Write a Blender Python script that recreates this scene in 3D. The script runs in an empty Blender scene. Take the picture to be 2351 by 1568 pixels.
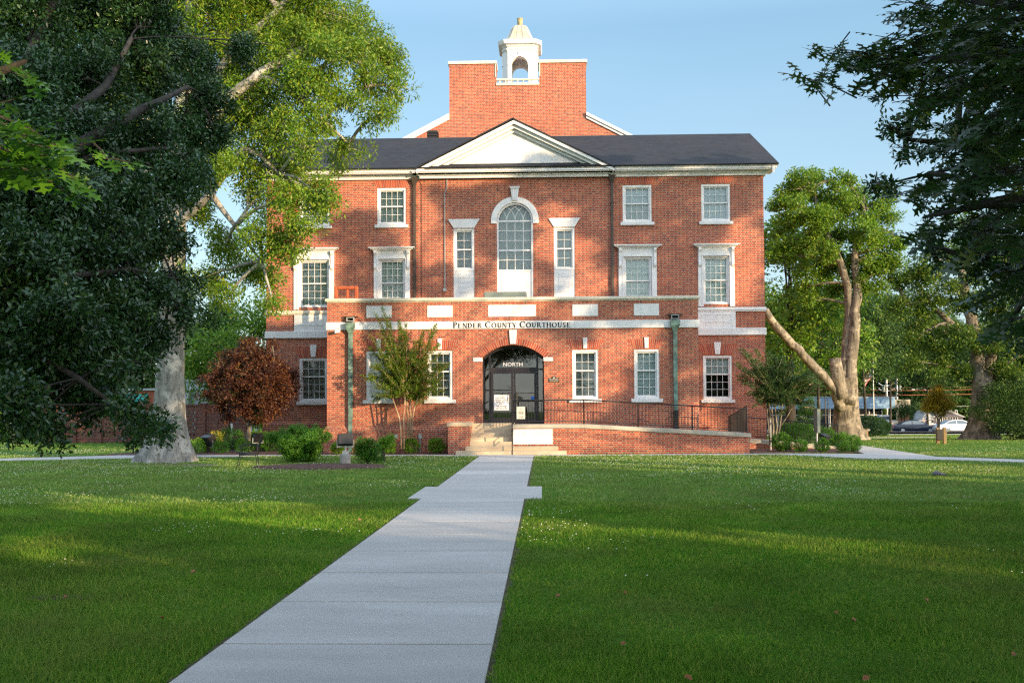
import bpy, math, random
import numpy as np
from mathutils import Vector, Matrix

C = bpy.context.scene.collection
PI = math.pi
rad = math.radians

# ---------------------------------------------------------------- camera
EYE = 1.6
F = 2286.0                      # focal length in units of a 2351 px wide frame
YAW, PITCH, ROLL = rad(1.8), rad(2.0), rad(0.28)
f0 = Vector((-math.sin(YAW), math.cos(YAW), 0)); r0 = Vector((math.cos(YAW), math.sin(YAW), 0))
fw = f0 * math.cos(PITCH) + Vector((0, 0, math.sin(PITCH)))
up0 = r0.cross(fw)
rt = r0 * math.cos(ROLL) - up0 * math.sin(ROLL)
up = r0 * math.sin(ROLL) + up0 * math.cos(ROLL)
CYP = 940 - F * math.tan(PITCH)
cam = bpy.data.cameras.new('camera'); co = bpy.data.objects.new('camera', cam); C.objects.link(co)
M3 = Matrix((rt, up, -fw)).transposed().to_4x4()
M3.translation = Vector((0, 0, EYE)); co.matrix_world = M3
cam.sensor_width = 36; cam.lens = 36 * F / 2351.0
cam.shift_y = (CYP - 784.0) / 2351.0
cam.clip_start = 0.05; cam.clip_end = 3000
bpy.context.scene.camera = co

def ray(px, py):
    return (rt * ((px - 1175.5) / F) + up * (-(py - CYP) / F) + fw)
def P(px, py, Y):
    """the point of the plane y = Y seen at a place of the photograph"""
    d = ray(px, py); t = Y / d.y
    return Vector((d.x * t, Y, EYE + d.z * t))
def G(px, py, z=0.0):
    d = ray(px, py); t = (z - EYE) / d.z
    return Vector((d.x * t, d.y * t, z))
def proj(p):
    v = Vector(p) - Vector((0, 0, EYE)); zc = v.dot(fw)
    return (1175.5 + F * v.dot(rt) / zc, CYP - F * v.dot(up) / zc)

# ---------------------------------------------------------------- light
SUN_EL, SUN_AZ = rad(9.0), rad(48.0)      # from behind the camera's right shoulder
S = Vector((math.cos(SUN_EL) * math.sin(SUN_AZ), -math.cos(SUN_EL) * math.cos(SUN_AZ), math.sin(SUN_EL)))
sc = bpy.context.scene
W = bpy.data.worlds.new('World'); sc.world = W; W.use_nodes = True
wn = W.node_tree; bg = wn.nodes['Background']
sky = wn.nodes.new('ShaderNodeTexSky'); sky.sky_type = 'NISHITA'; sky.sun_disc = False
sky.sun_elevation = rad(10); sky.sun_rotation = math.atan2(S.x, S.y)
sky.air_density = 1.0; sky.dust_density = 0.6; sky.ozone_density = 1.6; sky.altitude = 0
tc = wn.nodes.new('ShaderNodeTexCoord'); mp = wn.nodes.new('ShaderNodeMapping'); mp.inputs['Scale'].default_value = (1.2, 1.2, 5.5)
nz = wn.nodes.new('ShaderNodeTexNoise'); nz.inputs['Scale'].default_value = 1.6; nz.inputs['Detail'].default_value = 7; nz.inputs['Roughness'].default_value = 0.62
cr = wn.nodes.new('ShaderNodeMapRange'); cr.inputs['From Min'].default_value = 0.5; cr.inputs['From Max'].default_value = 0.85; cr.inputs['To Max'].default_value = 0.10
mx = wn.nodes.new('ShaderNodeMix'); mx.data_type = 'RGBA'
hs = wn.nodes.new('ShaderNodeHueSaturation'); hs.inputs['Saturation'].default_value = 1.1
L = wn.links.new
L(tc.outputs['Generated'], mp.inputs['Vector']); L(mp.outputs[0], nz.inputs['Vector']); L(nz.outputs['Fac'], cr.inputs['Value'])
L(cr.outputs[0], mx.inputs['Factor']); L(sky.outputs[0], hs.inputs['Color']); L(hs.outputs[0], mx.inputs[6]); mx.inputs[7].default_value = (4.5, 4.8, 5.2, 1)
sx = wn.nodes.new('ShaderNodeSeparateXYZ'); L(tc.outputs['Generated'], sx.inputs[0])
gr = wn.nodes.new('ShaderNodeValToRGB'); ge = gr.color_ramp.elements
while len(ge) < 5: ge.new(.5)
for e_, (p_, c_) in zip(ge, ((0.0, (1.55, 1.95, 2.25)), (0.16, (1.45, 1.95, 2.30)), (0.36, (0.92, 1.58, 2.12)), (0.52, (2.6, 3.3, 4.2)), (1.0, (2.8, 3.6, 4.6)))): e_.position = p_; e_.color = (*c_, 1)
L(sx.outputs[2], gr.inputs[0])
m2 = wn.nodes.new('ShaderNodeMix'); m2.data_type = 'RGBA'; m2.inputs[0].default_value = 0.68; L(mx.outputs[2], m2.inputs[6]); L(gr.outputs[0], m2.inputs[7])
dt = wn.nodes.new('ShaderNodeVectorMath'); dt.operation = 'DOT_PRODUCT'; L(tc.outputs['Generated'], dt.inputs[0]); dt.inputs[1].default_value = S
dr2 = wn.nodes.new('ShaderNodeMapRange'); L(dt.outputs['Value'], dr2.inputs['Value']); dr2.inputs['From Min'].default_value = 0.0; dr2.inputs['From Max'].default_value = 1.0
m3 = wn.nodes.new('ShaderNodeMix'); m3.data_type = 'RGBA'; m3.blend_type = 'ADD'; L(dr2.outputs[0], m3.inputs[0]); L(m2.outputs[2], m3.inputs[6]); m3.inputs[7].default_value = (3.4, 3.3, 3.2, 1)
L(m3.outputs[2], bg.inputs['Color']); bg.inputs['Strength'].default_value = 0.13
sl = bpy.data.lights.new('sun', 'SUN'); sl.energy = 3.1; sl.angle = rad(0.5); sl.color = (1.0, 0.73, 0.43)
so = bpy.data.objects.new('sun', sl); C.objects.link(so); so.rotation_euler = S.to_track_quat('Z', 'Y').to_euler(); so.location = (20, -20, 30)
sc.view_settings.view_transform = 'Standard'; sc.view_settings.look = 'None'; sc.view_settings.gamma = 1
sc.view_settings.exposure = 1.5; sc.view_settings.use_curve_mapping = False
sc.cycles.max_bounces = 6; sc.cycles.diffuse_bounces = 3; sc.cycles.glossy_bounces = 2; sc.cycles.transmission_bounces = 4
sc.cycles.transparent_max_bounces = 8; sc.cycles.use_denoising = False; sc.cycles.sample_clamp_indirect = 4; sc.cycles.pixel_filter_type = 'BLACKMAN_HARRIS'; sc.cycles.filter_width = 1.3

# ---------------------------------------------------------------- tagging / objects
def tag(o, label=None, cat=None, group=None, kind=None):
    if label: o['label'] = label
    if cat: o['category'] = cat
    if group: o['group'] = group
    if kind: o['kind'] = kind
    return o
def empty(name, loc=(0, 0, 0), rz=0, label=None, cat=None, group=None):
    o = bpy.data.objects.new(name, None); C.objects.link(o); o.location = loc; o.rotation_euler = (0, 0, rz)
    o.empty_display_size = 0.2
    return tag(o, label, cat, group)
def link(name, me, mat=None, parent=None, loc=None):
    o = bpy.data.objects.new(name, me); C.objects.link(o)
    if mat is not None:
        for m in (mat if isinstance(mat, (list, tuple)) else [mat]): me.materials.append(m)
    if loc is not None: o.location = loc
    if parent is not None:
        o.parent = parent; o.matrix_parent_inverse = wmat(parent).inverted()
    return o
def wmat(o):
    m = o.matrix_basis.copy()
    return m if o.parent is None else wmat(o.parent) @ o.matrix_parent_inverse @ m

class MB:
    def __init__(s): s.v = []; s.f = []; s.m = []; s.mi = 0
    def add(s, vs, fs):
        b = len(s.v); s.v += [tuple(q) for q in vs]; s.f += [tuple(i + b for i in q) for q in fs]; s.m += [s.mi] * len(fs); return s
    def box(s, x0, x1, y0, y1, z0, z1):
        x0, x1 = min(x0, x1), max(x0, x1); y0, y1 = min(y0, y1), max(y0, y1); z0, z1 = min(z0, z1), max(z0, z1)
        v = [(x, y, z) for z in (z0, z1) for y in (y0, y1) for x in (x0, x1)]
        return s.add(v, [(0, 2, 3, 1), (4, 5, 7, 6), (0, 1, 5, 4), (2, 6, 7, 3), (0, 4, 6, 2), (1, 3, 7, 5)])
    def prism(s, poly, y0, y1):
        """poly = [(x, z)] counter-clockwise seen from -y, extruded y0 -> y1"""
        n = len(poly)
        v = [(x, y0, z) for x, z in poly] + [(x, y1, z) for x, z in poly]
        return s.add(v, [tuple(range(n)), tuple(range(2 * n - 1, n - 1, -1))] + [(i, i + n, (i + 1) % n + n, (i + 1) % n) for i in range(n)])
    def slab(s, poly, z0, z1):
        n = len(poly)
        v = [(x, y, z1) for x, y in poly] + [(x, y, z0) for x, y in poly]
        return s.add(v, [tuple(range(n)), tuple(range(2 * n - 1, n - 1, -1))] + [(i, i + n, (i + 1) % n + n, (i + 1) % n) for i in range(n)])
    def tube(s, pts, rs, n=8, caps=True, wob=0, rng=None):
        pts = [Vector(p) for p in pts]
        if not isinstance(rs, (list, tuple)): rs = [rs] * len(pts)
        b = len(s.v); prev = None
        for i, p in enumerate(pts):
            d = (pts[min(i + 1, len(pts) - 1)] - pts[max(i - 1, 0)])
            d = d.normalized() if d.length > 1e-9 else Vector((0, 0, 1))
            if prev is None:
                a = d.orthogonal().normalized()
            else:
                a = (prev - d * prev.dot(d)); a = a.normalized() if a.length > 1e-6 else d.orthogonal().normalized()
            prev = a; c = d.cross(a)
            for k in range(n):
                t = 2 * PI * k / n; r = rs[i] * (1 + (wob * (rng.random() - .5) if wob else 0))
                s.v.append(tuple(p + (a * math.cos(t) + c * math.sin(t)) * r))
        for i in range(len(pts) - 1):
            for k in range(n):
                s.f.append((b + i * n + k, b + i * n + (k + 1) % n, b + (i + 1) * n + (k + 1) % n, b + (i + 1) * n + k)); s.m.append(s.mi)
        if caps:
            s.f.append(tuple(b + k for k in range(n - 1, -1, -1))); s.f.append(tuple(b + (len(pts) - 1) * n + k for k in range(n))); s.m += [s.mi] * 2
        return s
    def lathe(s, prof, c=(0, 0, 0), n=24, ph=0, sx=1, sy=1):
        b = len(s.v)
        for r, z in prof:
            for k in range(n):
                t = 2 * PI * (k + ph) / n; s.v.append((c[0] + r * sx * math.cos(t), c[1] + r * sy * math.sin(t), c[2] + z))
        for i in range(len(prof) - 1):
            for k in range(n):
                s.f.append((b + i * n + k, b + i * n + (k + 1) % n, b + (i + 1) * n + (k + 1) % n, b + (i + 1) * n + k)); s.m.append(s.mi)
        s.f.append(tuple(b + k for k in range(n - 1, -1, -1))); s.f.append(tuple(b + (len(prof) - 1) * n + k for k in range(n))); s.m += [s.mi] * 2
        return s
    def ball(s, c, rx, ry=None, rz=None, n=10, m=6):
        ry = ry or rx; rz = rz or rx; b = len(s.v); s.v.append((c[0], c[1], c[2] - rz))
        for i in range(1, m):
            a = -PI / 2 + PI * i / m
            for k in range(n):
                t = 2 * PI * k / n; s.v.append((c[0] + rx * math.cos(a) * math.cos(t), c[1] + ry * math.cos(a) * math.sin(t), c[2] + rz * math.sin(a)))
        s.v.append((c[0], c[1], c[2] + rz)); e = len(s.v) - 1
        for k in range(n):
            s.f.append((b, b + 1 + (k + 1) % n, b + 1 + k)); s.f.append((e, e - n + k, e - n + (k + 1) % n)); s.m += [s.mi] * 2
        for i in range(m - 2):
            for k in range(n):
                s.f.append((b + 1 + i * n + k, b + 1 + i * n + (k + 1) % n, b + 1 + (i + 1) * n + (k + 1) % n, b + 1 + (i + 1) * n + k)); s.m.append(s.mi)
        return s
    def xf(s, mat, start=0):
        for i in range(start, len(s.v)): s.v[i] = tuple(mat @ Vector(s.v[i]))
        return s
    def build(s, name, mat, parent=None, smooth=False, bevel=0, loc=None):
        me = bpy.data.meshes.new(name); me.from_pydata(s.v, [], s.f)
        o = link(name, me, mat, parent, loc)
        if any(s.m): me.polygons.foreach_set('material_index', s.m)
        if smooth: me.polygons.foreach_set('use_smooth', [True] * len(me.polygons))
        me.update()
        if bevel:
            b = o.modifiers.new('bevel', 'BEVEL'); b.width = bevel; b.segments = 2; b.limit_method = 'ANGLE'; b.angle_limit = rad(40)
        return o
def dup(o, loc=None, rz=None, label=None, scale=None):
    r = o.copy(); C.objects.link(r)
    def kids(a, b):
        for ch in list(a.children):
            c = ch.copy(); C.objects.link(c); c.parent = b; kids(ch, c)
    kids(o, r)
    if loc is not None: r.location = loc
    if rz is not None: r.rotation_euler = (0, 0, rz)
    if label: r['label'] = label
    if scale: r.scale = (scale,) * 3 if not isinstance(scale, tuple) else scale
    return r

# ---------------------------------------------------------------- materials
def newmat(name):
    m = bpy.data.materials.new(name); m.use_nodes = True
    nt = m.node_tree; return m, nt, nt.nodes['Principled BSDF']
def N(nt, typ, **kw):
    n = nt.nodes.new('ShaderNode' + typ)
    for k, v in kw.items():
        if k in n.inputs: n.inputs[k].default_value = v
        else: setattr(n, k, v)
    return n
def math_(nt, op, a, b=None, c=None):
    n = nt.nodes.new('ShaderNodeMath'); n.operation = op
    for i, q in enumerate((a, b, c)):
        if q is None: continue
        if isinstance(q, (int, float)): n.inputs[i].default_value = q
        else: nt.links.new(q, n.inputs[i])
    return n.outputs[0]
def ramp(nt, fac, stops):
    n = nt.nodes.new('ShaderNodeValToRGB'); e = n.color_ramp.elements
    while len(e) < len(stops): e.new(0.5)
    for i, (p, c) in enumerate(stops): e[i].position = p; e[i].color = (*c, 1)
    nt.links.new(fac, n.inputs[0]); return n.outputs[0]
def mixc(nt, fac, a, b, mode='MIX'):
    n = nt.nodes.new('ShaderNodeMix'); n.data_type = 'RGBA'; n.blend_type = mode
    for sck, q in ((n.inputs[0], fac), (n.inputs[6], a), (n.inputs[7], b)):
        if isinstance(q, (int, float)): sck.default_value = q
        elif isinstance(q, tuple): sck.default_value = (*q, 1)
        else: nt.links.new(q, sck)
    return n.outputs[2]
def noise(nt, scale, detail=4, rough=0.55, coord='Object', stretch=None):
    t = nt.nodes.new('ShaderNodeTexCoord'); n = N(nt, 'TexNoise', Scale=scale, Detail=detail, Roughness=rough)
    if stretch:
        mpp = nt.nodes.new('ShaderNodeMapping'); mpp.inputs['Scale'].default_value = stretch
        nt.links.new(t.outputs[coord], mpp.inputs[0]); nt.links.new(mpp.outputs[0], n.inputs['Vector'])
    else: nt.links.new(t.outputs[coord], n.inputs['Vector'])
    return n.outputs['Fac']
def bump(nt, bs, h, strength=0.3, dist=0.01):
    b = N(nt, 'Bump', Strength=strength, Distance=dist); nt.links.new(h, b.inputs['Height']); nt.links.new(b.outputs[0], bs.inputs['Normal'])
def plain(name, col, rough=0.6, var=0.12, scale=3.0, metal=0, spec=0.4, bmp=0.0, bscale=40):
    m, nt, bs = newmat(name)
    f = noise(nt, scale, 5)
    c = ramp(nt, f, [(0.3, tuple(max(0, x * (1 - var)) for x in col)), (0.7, tuple(min(1, x * (1 + var)) for x in col))])
    nt.links.new(c, bs.inputs['Base Color']); bs.inputs['Roughness'].default_value = rough; bs.inputs['Metallic'].default_value = metal
    bs.inputs['Specular IOR Level'].default_value = spec
    if bmp: bump(nt, bs, noise(nt, bscale, 4), bmp, 0.01)
    return m

def brick_mat(name, course=0.0737, period=0.3055, joint=0.0125, radial=None, dark=1.0, tint=(1, 1, 1)):
    """Flemish bond; radial = angular width of one brick on edge for arches"""
    m, nt, bs = newmat(name)
    t = nt.nodes.new('ShaderNodeTexCoord'); sp = nt.nodes.new('ShaderNodeSeparateXYZ'); nt.links.new(t.outputs['Object'], sp.inputs[0])
    X, Y, Z = sp.outputs
    wn_ = nt.nodes.new('ShaderNodeTexWhiteNoise'); wn_.noise_dimensions = '3D'; cmb = nt.nodes.new('ShaderNodeCombineXYZ')
    nt.links.new(cmb.outputs[0], wn_.inputs['Vector'])
    if radial:
        ang = math_(nt, 'ARCTAN2', X, Z); u = math_(nt, 'DIVIDE', ang, radial); fu = math_(nt, 'FRACT', u)
        d = math_(nt, 'MINIMUM', fu, math_(nt, 'SUBTRACT', 1.0, fu))
        brick = math_(nt, 'GREATER_THAN', d, 0.075)
        nt.links.new(math_(nt, 'FLOOR', u), cmb.inputs[0]); header = 0.0; headc = None
    else:
        v = math_(nt, 'DIVIDE', Z, course); row = math_(nt, 'FLOOR', v); fv = math_(nt, 'FRACT', v)
        par = math_(nt, 'FRACT', math_(nt, 'MULTIPLY', row, 0.5))
        u = math_(nt, 'ADD', math_(nt, 'DIVIDE', math_(nt, 'ADD', X, Y), period), par)
        fu = math_(nt, 'FRACT', u); head = math_(nt, 'LESS_THAN', fu, 1 / 3.0)
        d1 = math_(nt, 'MINIMUM', fu, math_(nt, 'SUBTRACT', 1.0, fu)); d2 = math_(nt, 'ABSOLUTE', math_(nt, 'SUBTRACT', fu, 1 / 3.0))
        du = math_(nt, 'MULTIPLY', math_(nt, 'MINIMUM', d1, d2), period)
        dv = math_(nt, 'MULTIPLY', math_(nt, 'MINIMUM', fv, math_(nt, 'SUBTRACT', 1.0, fv)), course)
        d = math_(nt, 'MINIMUM', du, dv)
        brick = math_(nt, 'GREATER_THAN', d, joint / 2)
        nt.links.new(math_(nt, 'FLOOR', u), cmb.inputs[0]); nt.links.new(row, cmb.inputs[1]); nt.links.new(head, cmb.inputs[2]); headc = head
    r = wn_.outputs['Value']
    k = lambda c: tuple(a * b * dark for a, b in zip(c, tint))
    cs = ramp(nt, r, [(0.0, k((0.23, 0.038, 0.024))), (0.22, k((0.32, 0.052, 0.027))), (0.6, k((0.37, 0.066, 0.031))), (1.0, k((0.43, 0.115, 0.05)))])
    if headc is not None:
        ch = ramp(nt, r, [(0.0, k((0.14, 0.050, 0.030))), (0.5, k((0.25, 0.065, 0.030))), (0.8, k((0.34, 0.085, 0.035))), (1.0, k((0.38, 0.16, 0.08)))])
        cs = mixc(nt, headc, cs, ch)
    wear = noise(nt, 0.6, 6, 0.6); fine = noise(nt, 60, 3)
    cs = mixc(nt, math_(nt, 'MULTIPLY', wear, 0.12), cs, k((0.42, 0.23, 0.16)))
    mort = ramp(nt, wear, [(0.3, k((0.40, 0.33, 0.26))), (0.7, k((0.53, 0.44, 0.35)))])
    c = mixc(nt, brick, mort, cs)
    c = mixc(nt, 0.18, c, ramp(nt, fine, [(0.3, (0, 0, 0)), (0.7, (1, 1, 1))]), 'SOFT_LIGHT')
    nt.links.new(c, bs.inputs['Base Color']); bs.inputs['Roughness'].default_value = 0.85; bs.inputs['Specular IOR Level'].default_value = 0.25
    bump(nt, bs, math_(nt, 'ADD', math_(nt, 'MULTIPLY', brick, 1.0), math_(nt, 'MULTIPLY', fine, 0.3)), 0.5, 0.006)
    return m
def leaf_mat(name, c1, c2, c3=None, rough=0.5, trans=0.35, spec=0.4, big=None):
    m, nt, bs = newmat(name)
    g = nt.nodes.new('ShaderNodeNewGeometry')
    st = [(0.0, c1), (0.6, c2)] + ([(1.0, c3)] if c3 else [])
    col = ramp(nt, g.outputs['Random Per Island'], st)
    bign = noise(nt, 0.8, 3)
    col = mixc(nt, 0.5, col, ramp(nt, bign, [(0.3, (0.25, 0.25, 0.25)), (0.7, (0.75, 0.75, 0.75))]), 'OVERLAY')
    if big is not None: col = mixc(nt, ramp(nt, noise(nt, big, 6, 0.65), [(0.46, (0, 0, 0)), (0.72, (0.55, 0.55, 0.55))]), col, (0.24, 0.23, 0.08))
    nt.links.new(col, bs.inputs['Base Color']); bs.inputs['Roughness'].default_value = rough; bs.inputs['Specular IOR Level'].default_value = spec
    tr = N(nt, 'BsdfTranslucent'); ms = nt.nodes.new('ShaderNodeMixShader'); ms.inputs[0].default_value = trans
    tcol = mixc(nt, 0.6, col, (1.0, 1.0, 0.25), 'MULTIPLY'); tb = nt.nodes.new('ShaderNodeBrightContrast'); tb.inputs['Bright'].default_value = 0.02
    nt.links.new(tcol, tb.inputs[0]); nt.links.new(tb.outputs[0], tr.inputs['Color'])
    nt.links.new(bs.outputs[0], ms.inputs[1]); nt.links.new(tr.outputs[0], ms.inputs[2]); nt.links.new(ms.outputs[0], nt.nodes['Material Output'].inputs[0])
    return m
def bark_mat(name, a, b, stretch=(6, 6, 1.2), sc_=2.2, bs_=0.8):
    m, nt, bs = newmat(name)
    f = noise(nt, sc_, 8, 0.7, stretch=stretch); g = noise(nt, 2.4, 5, 0.65)
    c = ramp(nt, f, [(0.34, a), (0.62, b)]); c = mixc(nt, ramp(nt, g, [(0.5, (0, 0, 0)), (0.62, (1, 1, 1))]), c, tuple(min(1, q * 1.45) for q in b))
    nt.links.new(c, bs.inputs['Base Color']); bs.inputs['Roughness'].default_value = 0.9; bump(nt, bs, f, bs_, 0.06)
    return m
def glass_mat(name, tint=(0.8, 0.85, 0.85), refl=0.12):
    m, nt, bs = newmat(name); nt.nodes.remove(bs)
    tr = N(nt, 'BsdfTransparent', Color=(*tint, 1)); gl = N(nt, 'BsdfGlossy', Roughness=0.02); gl.inputs['Color'].default_value = (0.9, 0.95, 1, 1)
    lw = N(nt, 'Fresnel', IOR=1.5); f = math_(nt, 'ADD', lw.outputs[0], refl)
    ms = nt.nodes.new('ShaderNodeMixShader'); nt.links.new(f, ms.inputs[0]); nt.links.new(tr.outputs[0], ms.inputs[1]); nt.links.new(gl.outputs[0], ms.inputs[2])
    nt.links.new(ms.outputs[0], nt.nodes['Material Output'].inputs[0]); return m
def blind_mat(name, a, b, pitch=0.05):
    m, nt, bs = newmat(name)
    t = nt.nodes.new('ShaderNodeTexCoord'); sp = nt.nodes.new('ShaderNodeSeparateXYZ'); nt.links.new(t.outputs['Object'], sp.inputs[0])
    fz = math_(nt, 'FRACT', math_(nt, 'DIVIDE', sp.outputs[2], pitch))
    nt.links.new(mixc(nt, math_(nt, 'GREATER_THAN', fz, 0.55), a, b), bs.inputs['Base Color']); bs.inputs['Roughness'].default_value = 0.7
    return m
M = {}
M['brick'] = brick_mat('brick_flemish'); M['brickjack'] = brick_mat('brick_jack_arch', radial=0.034); M['brickarch'] = brick_mat('brick_arch', radial=0.05)
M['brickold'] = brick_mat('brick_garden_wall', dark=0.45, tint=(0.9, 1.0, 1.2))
M['brickcol'] = brick_mat('brick_orange', tint=(1.3, 1.5, 1.3))
M['white'] = plain('white_painted_trim', (0.74, 0.74, 0.75), 0.45, 0.06, 1.5)
M['stone'] = plain('white_stone', (0.70, 0.70, 0.71), 0.6, 0.07, 1.2)
M['dome'] = plain('stained_tan_metal', (0.50, 0.45, 0.36), 0.6, 0.3, 2.5); M['moss'] = plain('mossy_finial', (0.34, 0.30, 0.17), 0.8, 0.3, 5)
M['cream'] = plain('weathered_cream', (0.66, 0.61, 0.50), 0.6, 0.14, 2.5)
M['limestone'] = plain('limestone_steps', (0.50, 0.40, 0.28), 0.75, 0.14, 2.5, bmp=0.15)
M['coping'] = plain('concrete_coping', (0.40, 0.37, 0.31), 0.8, 0.2, 1.6, bmp=0.2)
M['black'] = plain('black_metal', (0.018, 0.017, 0.018), 0.4, 0.2)
M['bronze'] = plain('dark_bronze_frame', (0.022, 0.020, 0.026), 0.35, 0.15)
M['brown'] = plain('brown_downpipe', (0.06, 0.045, 0.035), 0.5, 0.3)
M['green'] = plain('verdigris_copper', (0.13, 0.21, 0.18), 0.55, 0.6, 5.0)
M['grey'] = plain('grey_metal', (0.33, 0.35, 0.36), 0.45, 0.12)
M['steel'] = plain('galvanized', (0.45, 0.47, 0.48), 0.35, 0.12, metal=0.5)
M['rust'] = plain('rust_primer', (0.42, 0.10, 0.04), 0.7, 0.2)
M['beige'] = plain('beige_interior', (0.30, 0.24, 0.15), 0.7, 0.1)
M['dark'] = plain('dark_interior', (0.012, 0.014, 0.016), 0.8, 0.2)
M['ink'] = plain('black_lettering', (0.012, 0.013, 0.016), 0.5, 0.1)
M['paper'] = plain('white_sign_face', (0.78, 0.77, 0.82), 0.6, 0.03)
M['creamsign'] = plain('cream_sign_face', (0.78, 0.73, 0.60), 0.5, 0.04)
M['blue'] = plain('blue_sticker', (0.02, 0.13, 0.5), 0.5, 0.05)
M['red'] = plain('red_paint', (0.5, 0.02, 0.03), 0.5, 0.05)
for _k, _s in (('white', .10), ('stone', .14), ('cream', .22), ('dome', .25)):
    _nt = M[_k].node_tree; _bs = _nt.nodes['Principled BSDF']; _src = _bs.inputs['Base Color'].links[0].from_socket
    _f = ramp(_nt, noise(_nt, 2.2, 6, 0.6, stretch=(5, 5, .5)), [(0.5, (0, 0, 0)), (0.8, (_s * 3,) * 3)])
    _nt.links.new(mixc(_nt, _f, _src, (0.36, 0.33, 0.26)), _bs.inputs['Base Color'])
M['glass'] = glass_mat('window_glass', (0.86, 0.92, 0.90), 0.03); M['doorglass'] = glass_mat('door_glass', (0.6, 0.6, 0.58), 0.06)
M['blind_grey'] = blind_mat('blind_grey', (0.82, 0.88, 0.84), (0.46, 0.52, 0.50)); M['blind_white'] = blind_mat('blind_white', (0.66, 0.72, 0.74), (0.52, 0.58, 0.60))
M['blind_dark'] = blind_mat('blind_dark', (0.50, 0.53, 0.50), (0.07, 0.075, 0.075)); M['shade_grey'] = plain('grey_window_shade', (0.50, 0.53, 0.51), 0.8, 0.05)
M['wood'] = plain('weathered_post', (0.22, 0.15, 0.07), 0.85, 0.3, 3); M['darkwood'] = plain('dark_post', (0.05, 0.045, 0.04), 0.8, 0.2)
# roof shingles
m, nt, bs = newmat('charcoal_shingles'); M['roof'] = m
t = nt.nodes.new('ShaderNodeTexCoord'); bt = N(nt, 'TexBrick', Scale=1.0); bt.inputs['Brick Width'].default_value = 0.28; bt.inputs['Row Height'].default_value = 0.14
bt.inputs['Mortar Size'].default_value = 0.004; bt.inputs['Color1'].default_value = (0.004, 0.005, 0.009, 1); bt.inputs['Color2'].default_value = (0.014, 0.018, 0.028, 1); bt.inputs['Mortar'].default_value = (0.008, 0.008, 0.01, 1)
nt.links.new(t.outputs['Object'], bt.inputs['Vector'])
cc = mixc(nt, ramp(nt, noise(nt, 0.5, 6), [(0.45, (0, 0, 0)), (0.75, (0.5, 0.5, 0.5))]), bt.outputs['Color'], (0.026, 0.024, 0.026))
nt.links.new(cc, bs.inputs['Base Color']); bs.inputs['Roughness'].default_value = 0.8; bump(nt, bs, bt.outputs['Fac'], 0.4, 0.01)
# concrete walk
def concrete(name, base=(0.49, 0.47, 0.45)):
    m, nt, bs = newmat(name)
    f = noise(nt, 0.9, 7, 0.6, stretch=(0.6, 2.2, 1)); g = noise(nt, 130, 3, 0.7); st = noise(nt, 0.35, 4)
    c = ramp(nt, f, [(0.3, tuple(q * 0.86 for q in base)), (0.7, tuple(q * 1.08 for q in base))])
    isl = nt.nodes.new('ShaderNodeNewGeometry'); c = mixc(nt, 1.0, c, ramp(nt, isl.outputs['Random Per Island'], [(0, (.80, .80, .79)), (1, (1, 1, 1))]), 'MULTIPLY')
    c = mixc(nt, 0.15, c, ramp(nt, g, [(0.35, (0.3, 0.3, 0.3)), (0.65, (0.7, 0.7, 0.7))]), 'OVERLAY')
    c = mixc(nt, ramp(nt, st, [(0.5, (0, 0, 0)), (0.72, (0.6, 0.6, 0.6))]), c, tuple(q * 0.7 for q in base))
    nt.links.new(c, bs.inputs['Base Color']); bs.inputs['Roughness'].default_value = 0.88; bump(nt, bs, g, 0.08, 0.002)
    return m
M['walk'] = concrete('broom_finished_concrete'); M['asphalt'] = plain('asphalt', (0.06, 0.06, 0.062), 0.9, 0.2, 1.0, bmp=0.2)
M['concrete'] = concrete('rough_concrete', (0.33, 0.31, 0.28))
# lawn soil under the blades
m, nt, bs = newmat('lawn_base'); M['lawn'] = m
f = noise(nt, 0.35, 8, 0.65); g = noise(nt, 9, 6, 0.7); h = noise(nt, 70, 3, 0.7)
c = ramp(nt, f, [(0.3, (0.04, 0.11, 0.008)), (0.55, (0.065, 0.15, 0.014)), (0.75, (0.13, 0.16, 0.04))])
c = mixc(nt, 0.6, c, ramp(nt, g, [(0.3, (0.28, 0.28, 0.28)), (0.7, (0.75, 0.75, 0.75))]), 'OVERLAY')
c = mixc(nt, 0.5, c, ramp(nt, h, [(0.3, (0.2, 0.2, 0.2)), (0.7, (0.8, 0.8, 0.8))]), 'OVERLAY')
nt.links.new(c, bs.inputs['Base Color']); bs.inputs['Roughness'].default_value = 1.0; bs.inputs['Specular IOR Level'].default_value = 0.1; bump(nt, bs, g, 0.8, 0.05)
m, nt, bs = newmat('bark_mulch'); M['mulch'] = m
v = N(nt, 'TexVoronoi', Scale=28); t = nt.nodes.new('ShaderNodeTexCoord'); nt.links.new(t.outputs['Object'], v.inputs['Vector'])
sp = nt.nodes.new('ShaderNodeSeparateColor'); nt.links.new(v.outputs['Color'], sp.inputs[0])
nt.links.new(ramp(nt, sp.outputs[0], [(0.0, (0.03, 0.014, 0.012)), (0.7, (0.09, 0.042, 0.034)), (1.0, (0.20, 0.10, 0.07))]), bs.inputs['Base Color']); bs.inputs['Roughness'].default_value = 0.95
bump(nt, bs, v.outputs['Distance'], 1.0, 0.03)
M['grassblade'] = leaf_mat('grass_blades', (0.062, 0.185, 0.008), (0.125, 0.29, 0.018), (0.31, 0.37, 0.07), 0.6, 0.38, 0.12, big=0.35)
M['grassmid'] = leaf_mat('grass_blades_grazing_light', (0.10, 0.20, 0.03), (0.18, 0.30, 0.055), (0.36, 0.40, 0.16), 0.6, 0.38, 0.15, big=0.3)  # paler mid and far blades: grazing light and haze put into the colour
M['clover'] = plain('clover_white', (0.72, 0.74, 0.62), 0.8, 0.08)
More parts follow.
